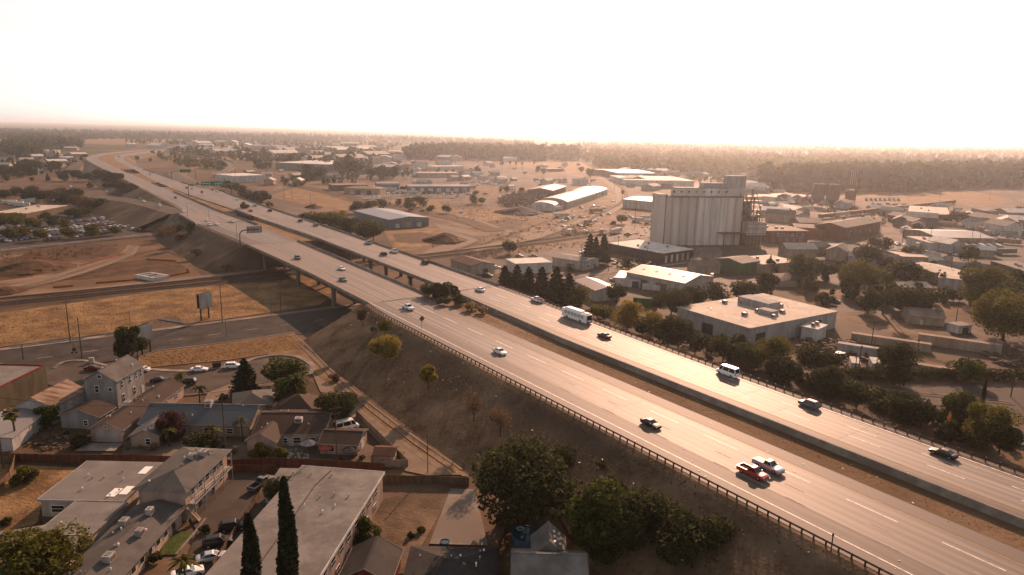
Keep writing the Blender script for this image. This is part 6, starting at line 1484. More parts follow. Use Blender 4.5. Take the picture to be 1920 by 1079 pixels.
for kind, x, y, hp, lb, lf, wf in (('round', 722, 684, 60, 'yellow green tree alone on the shaded slope', 'yellow', 1.0), ('round', 723, 628, 30, 'olive tree near the guardrail on the slope', 'olive', 1.0), ('loose', 680, 610, 32, 'thin dry tree at the bridge abutment', 'brown', 1.0), ('loose', 803, 730, 46, 'small golden tree low on the slope', 'yellow', 1.0), ('bare', 888, 790, 55, 'bare grey tree on the dark slope', 'brown', 1.0), ('bare', 938, 818, 60, 'leafless tree above the huge dark tree', 'brown', 1.0), ('bush', 1128, 880, 18, 'small dark bush alone on the slope', 'dark', 1.2), ('bush', 1145, 930, 40, 'dark shrub on the slope above the ragged tree', 'dark', 1.3), ('bush', 700, 622, 10, 'tiny dark shrub between slope trees', 'dark', 1.2)):
    tree(kind, x, y, hp, lb, lf, wf, z=slope_z(x, y), cat='bush' if kind == 'bush' else 'tree')
# median bushes
for x, y, hp, lf, lb in ((805, 556, 26, 'dark', 'dark rounded bush at the end of the bridge parapet'), (822, 558, 28, 'dark', 'dense dark bush second along the median'), (838, 558, 30, 'dark', 'tallest dark bush on the median'), (832, 572, 18, 'dark', 'low dark bush in front of the tall median bush'), (862, 572, 20, 'dark', 'dark bush last before the dry weeds'), (885, 583, 18, 'dry', 'clump of pale dry weeds on the median'), (905, 588, 16, 'dry', 'thin clump of dry weeds fading along the median'), (458, 392, 13, 'brown', 'leaning shrub at the outbound bridge end'), (470, 413, 10, 'brown', 'brown bush beside the short pale wall')):
    tree('bush', x, y, hp, lb, lf, 1.3, z=9.95, cat='bush')
# conifers and broadleaf trees along the outbound side
ROW = [('conifer', 946, 552, 52), ('conifer', 968, 558, 60), ('conifer', 990, 564, 62), ('conifer', 1015, 570, 68), ('conifer', 1042, 580, 78), ('conifer', 1065, 580, 66)]
ORD = ['first', 'second', 'third', 'fourth', 'fifth', 'sixth', 'seventh', 'eighth', 'ninth', 'tenth', 'eleventh', 'twelfth', 'thirteenth', 'fourteenth', 'fifteenth', 'sixteenth', 'seventeenth', 'eighteenth']
for i_, (k, x, y, hp) in enumerate(reversed(ROW)): tree(k, x, y, hp, ORD[i_] + ' pointed conifer of the guardrail row, counted from the golden edged tree', 'conifer', 1.4, group='conifer row by the guardrail')
for k, x, y, hp, lf, wf, lb in (('round', 1078, 583, 48, 'olive', 1.2, 'golden edged tree ending the conifer row'), ('conifer', 1105, 495, 55, 'conifer', 1.2, 'dark conifer with a twin beside the fuel shop'), ('conifer', 1131, 496, 54, 'conifer', 1.2, 'dark conifer in front of the white roofed store'), ('conifer', 1116, 492, 46, 'conifer', 1.1, 'slim conifer between two bigger ones'), ('round', 1155, 570, 42, 'dark', 1.0, 'tall dark tree behind the small patio canopy'), ('round', 1322, 508, 24, 'dark', 1.0, 'small dark tree on the mill street corner'),
    ('bush', 1122, 598, 32, 'olive', 1.5, 'olive scrub beside the bus'), ('round', 1175, 618, 56, 'yellow', 1.1, 'yellow green tree behind the white bus'), ('round', 1218, 628, 46, 'yellow', 1.0, 'smaller yellow green tree past the bus'), ('bush', 1205, 628, 28, 'dark', 1.3, 'dark shrub under the yellow green tree'), ('round', 1257, 600, 62, 'dark', 1.2, 'big dark round tree beside the factory corner'), ('tall', 1252, 650, 62, 'dark', 1.5, 'dark upright tree before the factory wall'), ('tall', 1272, 655, 56, 'dark', 1.5, 'second dark upright tree before the factory wall'), ('round', 1303, 664, 44, 'dark', 1.2, 'rounded dark tree under the factory eave'),
    ('round', 1355, 678, 50, 'dark', 1.2, 'round dark tree above the white van'), ('round', 1400, 690, 46, 'green', 1.5, 'wide green shrub tree beside the guardrail'), ('tall', 1385, 668, 40, 'dark', 1.6, 'dark tree between the two round ones'), ('round', 1450, 690, 62, 'olive', 1.3, 'bright olive tree before the factory doors'), ('tall', 1452, 716, 50, 'dark', 1.4, 'dark tree low beside the guardrail'), ('tall', 1478, 725, 52, 'dark', 1.4, 'dark tree next to the factory yard'), ('round', 1530, 706, 64, 'dark', 1.3, 'irregular dark tree by the white container'), ('round', 1550, 742, 56, 'dark', 1.2, 'dark tree hanging over the guardrail'), ('round', 1605, 765, 52, 'dark', 1.2, 'leafy dark tree at the frontage road end'),
    ('round', 1675, 718, 76, 'dark', 1.1, 'large round dark tree over the white container'), ('wide', 1810, 715, 44, 'green', 1.2, 'flat topped green tree in the hedge line'), ('round', 1690, 795, 60, 'dark', 1.2, 'dark clump beside the guardrail and frontage road'), ('round', 1725, 800, 54, 'dark', 1.2, 'dark clump between the frontage road and orange sign'), ('round', 1795, 800, 66, 'green', 1.2, 'green tree behind the orange warning sign'), ('bush', 1780, 828, 40, 'dark', 1.3, 'dark bush under the orange warning sign'), ('round', 1845, 840, 86, 'olive', 1.1, 'tall olive tree at the frontage road'), ('round', 1872, 852, 62, 'dark', 1.1, 'dark tree in front of the tall olive one'), ('cypress', 1842, 756, 44, 'conifer', 1.2, 'thin dark cypress behind the hedge')):
    tree(k, x, y, hp, lb, lf, wf, cat='bush' if k == 'bush' else 'tree')
# street and garden trees on the right
RT = [('round', 1300, 580, 44, 'dark', 1.3, 'tree'), ('round', 1342, 570, 40, 'dark', 1.3, 0), ('round', 1395, 568, 46, 'dark', 1.3, 0), ('tall', 1436, 560, 50, 'dark', 1.3, 0), ('round', 1505, 530, 52, 'green', 1.2, 0), ('round', 1545, 525, 40, 'dark', 1.2, 0), ('wide', 1620, 500, 44, 'dark', 1.1, 0), ('wide', 1610, 552, 62, 'olive', 1.2, 0), ('round', 1690, 535, 52, 'dark', 1.2, 0), ('fan_palm', 1655, 590, 86, 'olive', .9, 0), ('tall', 1627, 588, 52, 'dark', 1.4, 0), ('wide', 1690, 585, 50, 'dark', 1.3, 0), ('wide', 1730, 590, 52, 'dark', 1.3, 0), ('round', 1838, 575, 76, 'olive', 1.2, 0), ('wide', 1880, 640, 96, 'olive', 1.3, 0), ('round', 1905, 600, 60, 'green', 1.2, 0), ('round', 1910, 545, 40, 'dark', 1.2, 0), ('round', 1712, 490, 30, 'dark', 1.5, 0), ('round', 1815, 495, 34, 'dark', 1.1, 0), ('wide', 1735, 528, 22, 'olive', 1.3, 0), ('bush', 1545, 570, 22, 'dark', 1.6, 0), ('wide', 1795, 422, 26, 'dark', 1.3, 0), ('bush', 1915, 400, 14, 'dark', 2, 0), ('round', 1470, 385, 22, 'dark', 1.3, 0), ('round', 1910, 575, 46, 'dark', 1.2, 0)]
RTL = ["round dark tree against the big factory's back wall", 'dark tree between factory back wall and green container', 'dark round tree behind the middle of the factory', "upright dark tree behind the factory's roof box", 'green tree beside the grey hipped bungalow', "dark tree at the bungalow's chimney end", 'spreading dark tree before the navy fronted shop', 'wide olive tree between the bungalow and the fan palm', 'dark tree beside the long pale roofed shop', 'lone tall fan palm rising among the bungalow trees', 'narrow dark tree just before the fan palm', 'wide dark tree shading the small pale roofed bungalow', 'wide dark tree touching the bungalow roof ridge', 'tall olive tree by the lane past the white walled shop', 'largest spreading olive tree past the white flat garage', 'green tree behind the largest spreading olive tree', 'small dark tree beside the brown office', 'low dark tree in front of the trailer row', 'small dark tree beside the white box lorry', 'flat olive tree over the white roofed bungalow', 'dark shrub at the street behind the factory', 'dark clump in front of the broad tan warehouse', 'dark shrub beside the hip roofed shop lane', 'dark tree beside the concrete plant store', 'dark tree between the brown office and largest olive tree']
for (k, x, y, hp, lf, wf, _), lb in zip(RT, RTL):
    tree(k, x, y, hp, lb, lf, wf, cat='bush' if k == 'bush' else 'tree')
# hedge along the yard
hd = np.random.default_rng(4); a, b = P(1560, 708), P(2150, 716)
n = 9000; t_ = hd.uniform(0, 1, n); cen = np.array(a)[None] * (1 - t_)[:, None] + np.array(b)[None] * t_[:, None] + np.stack([hd.uniform(-1.5, 1.5, n), hd.uniform(-1.5, 1.5, n), hd.uniform(0, 3.0, n)], 1)
v, f = quads(cen, .35, hd)
tag(link('hedge', np_mesh('hedge', v, f, LEAF['dark'])), 'long dark clipped hedge along the gravel yard', 'hedge')
# willow clump, canal trees and the trees beyond the freeway
MT = [('wide', 585, 432, 34, 'dark'), ('wide', 605, 436, 40, 'green'), ('wide', 630, 438, 42, 'olive'), ('round', 655, 442, 34, 'dark'), ('round', 672, 446, 30, 'olive'), ('round', 700, 454, 44, 'green'), ('round', 685, 450, 30, 'dark'), ('round', 668, 400, 22, 'dark'), ('round', 690, 396, 20, 'dark'), ('wide', 718, 393, 20, 'dark'), ('bush', 565, 420, 18, 'brown'), ('bush', 480, 382, 22, 'dark'), ('bush', 465, 376, 20, 'dark'), ('bush', 492, 380, 26, 'dark'), ('bush', 505, 388, 10, 'brown'), ('round', 440, 362, 20, 'dark'), ('round', 425, 356, 18, 'dark'), ('round', 455, 368, 20, 'dark')]
for i_, (k, x, y, hp, lf) in enumerate(sorted(MT, key=lambda q: -q[1])): tree(k, x, y, hp, ORD[i_] + (' dusty tree' if k != 'bush' else ' low plant') + ' of the outbound roadside clump, counted from the blue grey warehouse', lf, 1.25, cat='bush' if k == 'bush' else 'tree')
MT = [('round', 578, 338, 30, 'dark'), ('round', 600, 337, 26, 'dark'), ('round', 640, 328, 28, 'olive'), ('tall', 655, 326, 40, 'dark'), ('round', 665, 330, 34, 'dark'), ('round', 645, 322, 26, 'dark'), ('tall', 545, 315, 26, 'dark'), ('round', 695, 335, 22, 'dark'), ('round', 720, 338, 22, 'dark'), ('round', 738, 335, 22, 'dark'), ('tall', 715, 334, 24, 'dark'), ('round', 500, 322, 20, 'olive'), ('round', 485, 318, 20, 'dark'), ('round', 660, 292, 18, 'olive'), ('bush', 560, 350, 12, 'dark'), ('round', 888, 383, 17, 'dark'), ('round', 904, 384, 14, 'dark'), ('round', 1090, 324, 11, 'dark'), ('round', 1106, 332, 16, 'dark'), ('tall', 1008, 325, 14, 'dark'), ('tall', 1019, 328, 12, 'dark'), ('tall', 895, 325, 14, 'dark'), ('round', 1410, 345, 18, 'dark')]
for k, x, y, hp, lf in MT: tree(k, x, y, hp, 'dark bushy tree among the depots and storage yards' if k != 'bush' else 'dark bush at the canal head', lf, 1.2, group='trees among the depots', cat='bush' if k == 'bush' else 'tree')
for x, y in ((942, 318), (956, 318), (967, 320), (979, 320), (1001, 319), (1166, 382)): tree('fan_palm', x, y, 16 if x < 1100 else 26, 'slim palm standing in the golden field' if x < 1100 else 'lone palm beside the rail curve', 'dark', .8, group='field palms' if x < 1100 else None)
# car-park and slope trees, upper left
LT = [(20, 452, 24), (45, 448, 22), (82, 452, 24), (130, 448, 22), (174, 446, 26), (214, 442, 20), (62, 430, 22), (100, 425, 22), (140, 412, 24), (160, 408, 20), (30, 425, 26), (10, 428, 30), (85, 415, 18), (122, 428, 18)]
for x, y, hp in LT: tree('round', x, y, hp, 'small round tree among the parked cars of the big car park', 'olive' if x % 4 else 'green', 1.35, group='car park trees')
for x, y, hp in ((10, 375, 20), (30, 370, 20), (55, 378, 24), (80, 380, 24), (105, 382, 26), (125, 386, 26), (150, 392, 28), (165, 396, 26), (185, 396, 24), (140, 378, 26), (120, 372, 20), (205, 392, 18), (60, 365, 18)): tree('round', x, y, hp, 'dense brown green tree in the belt between ramp and car park', 'dark' if x % 3 else 'brown', 1.4, group='tree belt below the ramp', lod='mid')
for x, y, hp, k in ((290, 428, 18, 'wide'), (358, 438, 22, 'tall'), (320, 452, 30, 'bare'), (305, 448, 22, 'bare'), (345, 455, 22, 'bush'), (420, 482, 8, 'bush'), (330, 440, 20, 'bush'), (425, 505, 12, 'bush'), (400, 470, 12, 'bush'), (370, 480, 14, 'bush')): tree(k, x, y, hp, {'wide': 'flat topped dark tree by the concrete abutment', 'tall': 'dark tree against the guardrail between the bridges', 'bare': 'reddish bare tree on the dry embankment', 'bush': 'dry brown scrub on the embankment between the bridges'}[k], 'brown' if k in ('bare', 'bush') else 'dark', 1.4, z={'tall': 8.0, 'bush': 2.0}.get(k, 0), group='embankment scrub' if k in ('bush', 'bare') else None, cat='bush' if k == 'bush' else 'tree', lod='mid')
for x, y, hp, k in ((222, 357, 18, 'wide'), (201, 355, 12, 'round'), (220, 345, 20, 'round'), (205, 345, 22, 'round'), (190, 340, 24, 'round'), (245, 362, 9, 'bush'), (255, 363, 10, 'bush'), (165, 342, 20, 'round'), (146, 340, 20, 'round'), (120, 340, 16, 'round'), (170, 352, 10, 'bush'), (104, 320, 14, 'round'), (50, 320, 22, 'round'), (65, 325, 26, 'round'), (45, 330, 24, 'round'), (90, 340, 14, 'conifer'), (5, 326, 18, 'round')): tree(k, x, y, hp, 'dark rounded tree on the golden verge beside the ramp' if k != 'bush' else 'low brown bush on the golden verge beside the ramp', 'dark' if k != 'bush' else 'brown', 1.35, z=4.0 if y > 340 and x > 180 else 0, group='trees on the ramp verge', cat='bush' if k == 'bush' else 'tree', lod='mid')
# poles of the middle distance
MP = [(204, 0)]
for x, y, hp in ((533, 375, 45), (548, 375, 18), (583, 390, 28), (442, 352, 30), (415, 340, 25), (1089, 512, 50), (1141, 508, 52), (1157, 505, 60), (1190, 430, 60), (1213, 490, 45), (1540, 475, 50), (1648, 460, 50), (1692, 455, 42), (1742, 465, 40), (1780, 525, 60), (1820, 462, 40), (1835, 465, 45), (1510, 560, 45), (1600, 720, 55), (1606, 722, 75), (1715, 695, 60), (1672, 600, 40), (1632, 660, 60), (1895, 745, 75), (1792, 605, 50), (1668, 372, 22), (1760, 385, 22), (1855, 375, 20), (1152, 358, 30), (905, 350, 14), (812, 465, 8)):
    pole(x, y, hp, 'thin utility pole among the yards and streets beyond the freeway', 1 if hp > 40 else 0, group='utility poles beyond the freeway')
# ------------------------------------------------------------------ far belts: houses and trees
rf_ = random.Random(21)
def inpoly(px, k=1):
    xs = [p[0] for p in px]; ys = [p[1] for p in px]
    while True:
        x = rf_.uniform(min(xs), max(xs)); y = rf_.uniform(min(ys), max(ys))
        c = False; j = len(px) - 1
        for i in range(len(px)):
            if (px[i][1] > y) != (px[j][1] > y) and x < (px[j][0] - px[i][0]) * (y - px[i][1]) / (px[j][1] - px[i][1]) + px[i][0]: c = not c
            j = i
        if c: return x, y
_fk = {}
def farhouse(x, y, size, label, group, wall, rf, name='far_house', cat='house'):
    key = (round(size), wall, rf, name)
    h = size * (.33 if size < 25 else .22)
    if key not in _fk:
        w_ = MB().box((0, 0, h / 2), (size, size * .6, h)); k = .4
        w_.add([(-size / 2, -size * .3, h), (-size / 2, size * .3, h), (-size / 2, 0, h * 1.4), (size / 2, -size * .3, h), (size / 2, size * .3, h), (size / 2, 0, h * 1.4)], [(0, 1, 2), (3, 5, 4)])
        r_ = MB().add([(-size * .53, -size * .34, h * .97), (size * .53, -size * .34, h * .97), (size * .53, 0, h * 1.45), (-size * .53, 0, h * 1.45), (size * .53, size * .34, h * .97), (-size * .53, size * .34, h * .97)], [(0, 1, 2, 3), (3, 2, 4, 5)])
        _fk[key] = (w_.data('wall', wallm(wall)), r_.data('roof', roofm(rf)))
    root = empty(name, P(x, y, 0), rf_.choice([R(-35), R(55), R(10), R(-80)]) + rf_.uniform(-.1, .1), label, cat, group)
    link('wall', _fk[key][0], root); link('roof', _fk[key][1], root)
    root['label'] = label + ', its roof ' + {'palegrey': 'pale grey'}.get(rf, rf)
for px, n, sz, lb, gp, ws, rs_ in (
    ([(1200, 330), (1480, 300), (1920, 310), (1920, 350), (1450, 345)], 120, (14, 20), 'small house showing through the town trees', 'town houses', ('tan', 'cream', 'grey'), ('grey', 'brown', 'cream', 'palegrey')),
    ([(1300, 345), (1460, 350), (1500, 385), (1440, 395), (1400, 360)], 16, (14, 24), 'shed behind the grain elevator', 'sheds behind the elevator', ('white', 'tan'), ('white', 'cream', 'palegrey')),
    ([(470, 285), (700, 270), (760, 300), (700, 312), (500, 300)], 44, (24, 60), 'far low warehouse in the industrial park', 'far industrial park', ('white', 'cream', 'bluegrey'), ('white', 'cream', 'palegrey')),
    ([(0, 305), (110, 275), (170, 285), (140, 330), (60, 335), (0, 330)], 24, (14, 28), 'low building among the woods beyond the ramp', 'buildings beyond the ramp', ('white', 'tan', 'cream'), ('white', 'grey', 'cream')),
    ([(240, 275), (480, 268), (520, 288), (460, 296), (300, 284)], 26, (24, 50), 'far low shed near the freeway bend', 'sheds near the bend', ('white', 'cream'), ('white', 'cream')),
    ([(1440, 470), (1660, 470), (1900, 500), (1900, 540), (1600, 525), (1480, 505)], 12, (12, 18), 'low shop or house between the street trees', 'roofs between street trees', ('tan', 'palegrey'), ('cream', 'grey', 'palegrey')),
    ([(860, 292), (960, 285), (1060, 300), (960, 304)], 8, (16, 30), 'low shed along the dark tree belt', 'sheds by the tree belt', ('white', 'cream'), ('cream', 'white')),
    ([(760, 318), (1000, 330), (1000, 345), (900, 342), (770, 335)], 10, (10, 16), 'low hut in the open storage yards', 'huts in the storage yards', ('white', 'cream'), ('white', 'palegrey'))):
    for i in range(n):
        x, y = inpoly(px)
        farhouse(x, y, rf_.choice([sz[0], (sz[0] + sz[1]) // 2, sz[1]]), lb, gp, rf_.choice(ws), rf_.choice(rs_), 'far_house' if sz[1] < 21 else 'far_shed', 'house' if sz[1] < 21 else 'shed')
for px, n, sz, lb, gp, ws, rs_ in (
    ([(1440, 385), (1530, 395), (1500, 415), (1440, 418)], 7, (16, 26), 'low shed between the elevator and the brick blocks', 'sheds by the brick blocks', ('palegrey', 'tan'), ('white', 'cream', 'grey')),
    ([(1660, 420), (1740, 410), (1760, 428), (1680, 440)], 4, (14, 22), 'low shed before the broad tan warehouse', 'sheds before the tan warehouse', ('tan', 'brown'), ('cream', 'grey')),
    ([(1300, 490), (1360, 482), (1370, 515), (1300, 520)], 3, (10, 14), 'small workshop on the mill street', 'mill street workshops', ('palegrey', 'tan'), ('palegrey', 'grey')),
    ([(1820, 415), (1920, 405), (1920, 440), (1880, 440)], 6, (16, 28), 'low shop along the far industrial road', 'far industrial shops', ('tan', 'white'), ('cream', 'grey', 'white')),
    ([(640, 300), (760, 292), (900, 305), (890, 318), (760, 315)], 14, (18, 40), 'low shed in the far depot belt', 'far depot belt', ('white', 'bluegrey', 'cream'), ('white', 'cream', 'palegrey')),
    ([(1140, 312), (1300, 320), (1300, 335), (1150, 330)], 8, (18, 34), 'low shed under the town trees', 'sheds under the town trees', ('white', 'cream'), ('white', 'cream'))):
    for i in range(n):
        x, y = inpoly(px)
        farhouse(x, y, rf_.choice([sz[0], (sz[0] + sz[1]) // 2, sz[1]]), lb, gp, rf_.choice(ws), rf_.choice(rs_), 'far_shed', 'shed')
rg = np.random.default_rng(8)
def belt(px, n, h0, h1, leaf, label, per=34, wide=.32, tall=.5, q=.17):
    pos = []
    for i in range(n):
        x, y = inpoly(px); p = P(x, y, 0); pos.append((p.x, p.y))
    pos = np.array(pos); hs = rg.uniform(h0, h1, n); asp = rg.uniform(.7, 1.25, n) * np.where(rg.random(n) < .2, .5, 1.0)
    d = rg.normal(size=(n, per, 3)); d /= np.linalg.norm(d, axis=2)[:, :, None]; d *= rg.uniform(.55, 1.0, (n, per, 1)) ** .6
    lump = 1 + .3 * np.sin(d[:, :, :1] * 5 + rg.uniform(0, 6, (n, 1, 1))) * np.cos(d[:, :, 2:] * 4 + rg.uniform(0, 6, (n, 1, 1)))
    d = d * lump
    c = np.empty((n, per, 3))
    c[:, :, :2] = pos[:, None, :] + d[:, :, :2] * (hs * wide * asp)[:, None, None]
    c[:, :, 2] = np.maximum(hs[:, None] * (.54 + d[:, :, 2] * .44), .4)
    sz = np.repeat(hs * q, per)
    v, f = quads(c.reshape(-1, 3), sz, rg)
    o = link('treeline', np_mesh('treeline', v, f, LEAF[leaf]))
    tag(o, label, kind='stuff')
belt([(755, 296), (800, 288), (960, 284), (1085, 288), (1085, 303), (960, 302), (770, 300)], 560, 17, 34, 'dark', 'dark tall tree belt behind the golden field', 60)
belt([(1090, 300), (1110, 286), (1480, 292), (1920, 304), (1920, 318), (1560, 330), (1400, 330), (1220, 328), (1130, 318)], 2000, 10, 26, 'olive', 'hazy wooded town stretching to the horizon', 44)
belt([(1420, 345), (1560, 335), (1920, 322), (2000, 345), (1920, 352), (1700, 356), (1560, 362), (1440, 358)], 620, 14, 32, 'dark', 'dark wood behind the concrete plant and dry field', 70)
belt([(1600, 358), (1700, 352), (1930, 338), (1960, 352), (1800, 352), (1700, 362)], 90, 20, 36, 'dark', 'tall trees at the back edge of the dry field', 90)
belt([(1050, 283), (1920, 296), (1920, 278), (1100, 268)], 2000, 11, 22, 'olive', 'hazy far woods below the bright horizon', 20, q=.24)
belt([(0, 285), (30, 262), (120, 265), (160, 276), (100, 284), (40, 300)], 420, 12, 26, 'dark', 'dark woods beyond the ramp', 44)
belt([(0, 262), (0, 244), (700, 256), (1000, 268), (1000, 276), (700, 264), (460, 262)], 2200, 11, 22, 'dark', 'far scattered orchards and windbreaks', 20, q=.24)
belt([(0, 300), (100, 290), (170, 300), (150, 315), (0, 345)], 70, 7, 13, 'dark', 'scattered trees among the buildings beyond the ramp', 60)
belt([(300, 285), (520, 280), (740, 285), (700, 318), (560, 316), (420, 300)], 330, 8, 18, 'dark', 'scattered trees in the far industrial park', 50)
belt([(280, 288), (420, 296), (430, 320), (350, 316), (300, 300)], 90, 6, 13, 'olive', 'roadside scrub inside the connector loop', 60)
belt([(1160, 330), (1420, 335), (1440, 350), (1300, 345)], 60, 5, 10, 'olive', 'scattered shrubs behind the long white warehouse', 50)
belt([(300, 430), (360, 430), (450, 470), (480, 505), (400, 515), (350, 480)], 60, 1, 2.4, 'brown', 'dry scrub on the shaded embankment', 30, wide=.7)
belt([(0, 248), (300, 247), (700, 258), (960, 268), (960, 274), (700, 270), (300, 262), (0, 262)], 2600, 6, 10, 'dark', 'dark orchard rows on the far plain', 14, q=.3, wide=.5)
belt([(230, 265), (480, 262), (760, 272), (740, 280), (480, 275), (240, 272)], 420, 7, 14, 'dark', 'windbreak trees beyond the freeway bend', 26, q=.22)
belt([(520, 340), (640, 330), (760, 320), (900, 322), (900, 330), (760, 335), (640, 350), (540, 352)], 70, 4, 9, 'dark', 'shrubs between the depots', 60)
belt([(900, 448), (1000, 428), (1120, 392), (1140, 400), (1030, 440), (920, 470)], 90, .8, 2.0, 'olive', 'scrub along the curving railway', 30, wide=.7)
belt([(1050, 430), (1120, 418), (1110, 440), (1060, 448)], 90, .8, 1.8, 'olive', 'green weeds on the rubble ground', 30, wide=.7)
belt([(860, 478), (1100, 452), (1100, 462), (880, 490)], 120, .7, 1.8, 'brown', 'dry scrub beside the elevator tracks', 24, wide=.8)
belt([(1440, 398), (1700, 395), (1900, 400), (1700, 430), (1540, 415)], 60, 1.5, 5, 'dark', 'shrubs along the rail siding', 50)
belt([(730, 375), (930, 385), (1000, 410), (960, 425), (860, 412), (740, 390)], 160, .6, 1.6, 'brown', 'dry weeds on the open lot', 24, wide=.8)
belt([(1440, 510), (1650, 505), (1900, 530), (1900, 580), (1660, 575), (1480, 545)], 70, 3, 8, 'dark', 'shrubs and small trees between the bungalows', 90)
belt([(1120, 590), (1300, 655), (1440, 700), (1600, 755), (1880, 850), (1900, 842), (1620, 735), (1440, 680), (1300, 640), (1130, 580)], 120, 1.2, 3.6, 'dark', 'undergrowth along the foot of the outbound embankment', 70, wide=.6)
belt([(0, 476), (110, 468), (215, 460), (225, 468), (140, 485), (0, 500)], 130, .6, 1.8, 'brown', 'dry scrub on the excavated bank', 24, wide=.8)
# heaps of scrap and rubble
def heap(name, px, n, h0, m, label, s0=.4, s1=1.6):
    mb = MB()
    for i in range(n):
        x, y = inpoly(px); p = P(x, y, 0); s_ = rf_.uniform(s0, s1); a = rf_.uniform(0, 3.1)
        mb.box((p.x, p.y, rf_.uniform(0, h0)), (s_ * rf_.uniform(.6, 2), s_, s_ * rf_.uniform(.3, .9)), (Vector((math.cos(a), math.sin(a), 0)), Vector((-math.sin(a), math.cos(a), 0))), Vector((rf_.uniform(-.5, .5), rf_.uniform(-.5, .5), 1)).normalized())
    tag(mb.build(name, m), label, kind='stuff')
heap('scrap_rubble', [(930, 380), (965, 365), (1030, 362), (1035, 372), (1000, 392), (950, 390)], 1500, 4.5, wallm('dark'), 'dark heaps of scrap beside the arched sheds')
heap('yard_debris', [(665, 368), (760, 366), (890, 368), (885, 373), (760, 374), (680, 376)], 500, 1.2, wallm('white'), 'pale clutter of parts along the junk yard')
heap('yard_debris', [(885, 330), (960, 335), (958, 350), (880, 345)], 420, 1.5, wallm('palegrey'), 'pale clutter in the fenced far yards')
heap('yard_debris', [(1480, 640), (1600, 640), (1640, 680), (1560, 690), (1500, 670)], 260, 1.4, wallm('brown'), 'brown clutter in the factory yard', .3, 1.2)
heap('yard_debris', [(1840, 665), (1920, 670), (1960, 690), (1880, 690)], 200, 1.2, wallm('brown'), 'scrap metal at the edge of the gravel yard', .3, 1.2)
heap('yard_debris', [(40, 805), (130, 800), (150, 840), (60, 850)], 150, .5, wallm('brown'), 'boards and clutter in the shaded back yard', .12, .5)
heap('yard_debris', [(530, 845), (575, 845), (580, 868), (530, 868)], 70, .5, wallm('palegrey'), 'toys and garden clutter on the patio', .15, .5)
heap('yard_debris', [(1100, 490), (1240, 485), (1240, 500), (1110, 505)], 110, 1.2, wallm('dark'), 'dark clutter beside the white roofed store', .4, 1.3)
def mound(x, y, r_, h_, m, label):
    o = P(x, y, 0); mb = MB(); n = 18; k = 6; vs_ = [(0, 0, h_)]
    for j in range(1, k + 1):
        for i in range(n):
            a = 6.283 * i / n; q_ = r_ * j / k * (1 + .16 * math.sin(3 * a + j) + rf_.uniform(-.05, .05)); vs_.append((math.cos(a) * q_, math.sin(a) * q_ , h_ * (1 - (j / k) ** 1.3) + rf_.uniform(-.1, .1) - (.3 if j == k else 0)))
    mb.add(vs_, [(0, 1 + i, 1 + (i + 1) % n) for i in range(n)] + [(1 + (j - 1) * n + i, 1 + (j - 1) * n + (i + 1) % n, 1 + j * n + (i + 1) % n, 1 + j * n + i) for j in range(1, k) for i in range(n)])
    tag(mb.build('dirt_mound', m, loc=o), label, 'mound')
mound(835, 452, 15, 5.5, M['darkdirt'], 'cone of brown soil beside the canal culvert'); mound(588, 390, 8, 3.4, M['darkdirt'], 'small dark soil mound near the willow clump')
mound(60, 505, 18, 4.5, M['darkdirt'], 'long dark spoil heap beside the haul track'); mound(975, 400, 22, 6, wallm('dark'), 'dark pile of crushed scrap by the dirt road'); mound(10, 548, 9, 2.2, M['darkdirt'], 'low spoil heap behind the orange mesh')

CN = {'palegrey': 'pale grey', 'bluegrey': 'blue grey'}
def clutter(px, n, what, label, group):
    for i in range(n):
        x, y = inpoly(px)
        k = rf_.choice(what)
        if k == 'trailer':
            c_ = rf_.choice(['white', 'white', 'palegrey', 'tan', 'bluegrey']); trailer(x, y, rf_.choice([8, 12, 14]), R(rf_.choice([15, -35, 55, 80])), CN.get(c_, c_) + ' box trailer ' + label, group, c_)
        elif k == 'car':
            k2, c_ = rf_.choice(['sedan', 'suv', 'pickup']), rf_.choice(cols); car(k2, c_, P(x, y, .2), rf_.uniform(0, 6.2), f'{c_} {KN[k2]} ' + label, group, False)
        elif k == 'hut': farhouse(x, y, rf_.choice([10, 14, 18]), 'low hut ' + label, group, rf_.choice(['white', 'tan', 'palegrey']), rf_.choice(['white', 'cream', 'palegrey']), 'yard_hut', 'shed')
        elif k == 'shed': farhouse(x, y, rf_.choice([20, 26, 34]), 'broad shed ' + label, group, rf_.choice(['white', 'tan', 'palegrey', 'bluegrey']), rf_.choice(['white', 'cream', 'palegrey', 'grey']), 'yard_shed', 'shed')
        else: tree('round', x, y, 10, 'dark shrubby tree ' + label, 'dark', 1.3, 'far', group=group, hm=rf_.uniform(4, 9))
clutter([(1160, 330), (1300, 340), (1440, 345), (1500, 352), (1480, 370), (1420, 352), (1300, 348), (1230, 360), (1180, 352)], 34, ('trailer', 'shed', 'hut', 'car', 'tree', 'shed'), 'in the belt behind the grain elevator', 'belt behind the elevator')
clutter([(1440, 372), (1520, 375), (1620, 390), (1700, 385), (1690, 395), (1560, 405), (1450, 402)], 26, ('trailer', 'hut', 'car', 'tree', 'trailer'), 'in the concrete plant yard', 'concrete plant yard')
clutter([(1680, 425), (1760, 420), (1900, 415), (1920, 470), (1900, 485), (1780, 480), (1690, 465)], 40, ('trailer', 'car', 'car', 'hut', 'tree'), 'in the lots behind the small white shop', 'lots behind the white shop')
clutter([(1560, 470), (1700, 470), (1860, 505), (1850, 530), (1700, 510), (1580, 490)], 26, ('car', 'hut', 'tree', 'tree', 'car'), 'in the shop blocks beyond the street trees', 'shop blocks')
clutter([(900, 300), (1090, 308), (1100, 318), (960, 330), (890, 340), (860, 330)], 24, ('car', 'trailer', 'tree', 'hut'), 'around the golden field edge', 'golden field edge')
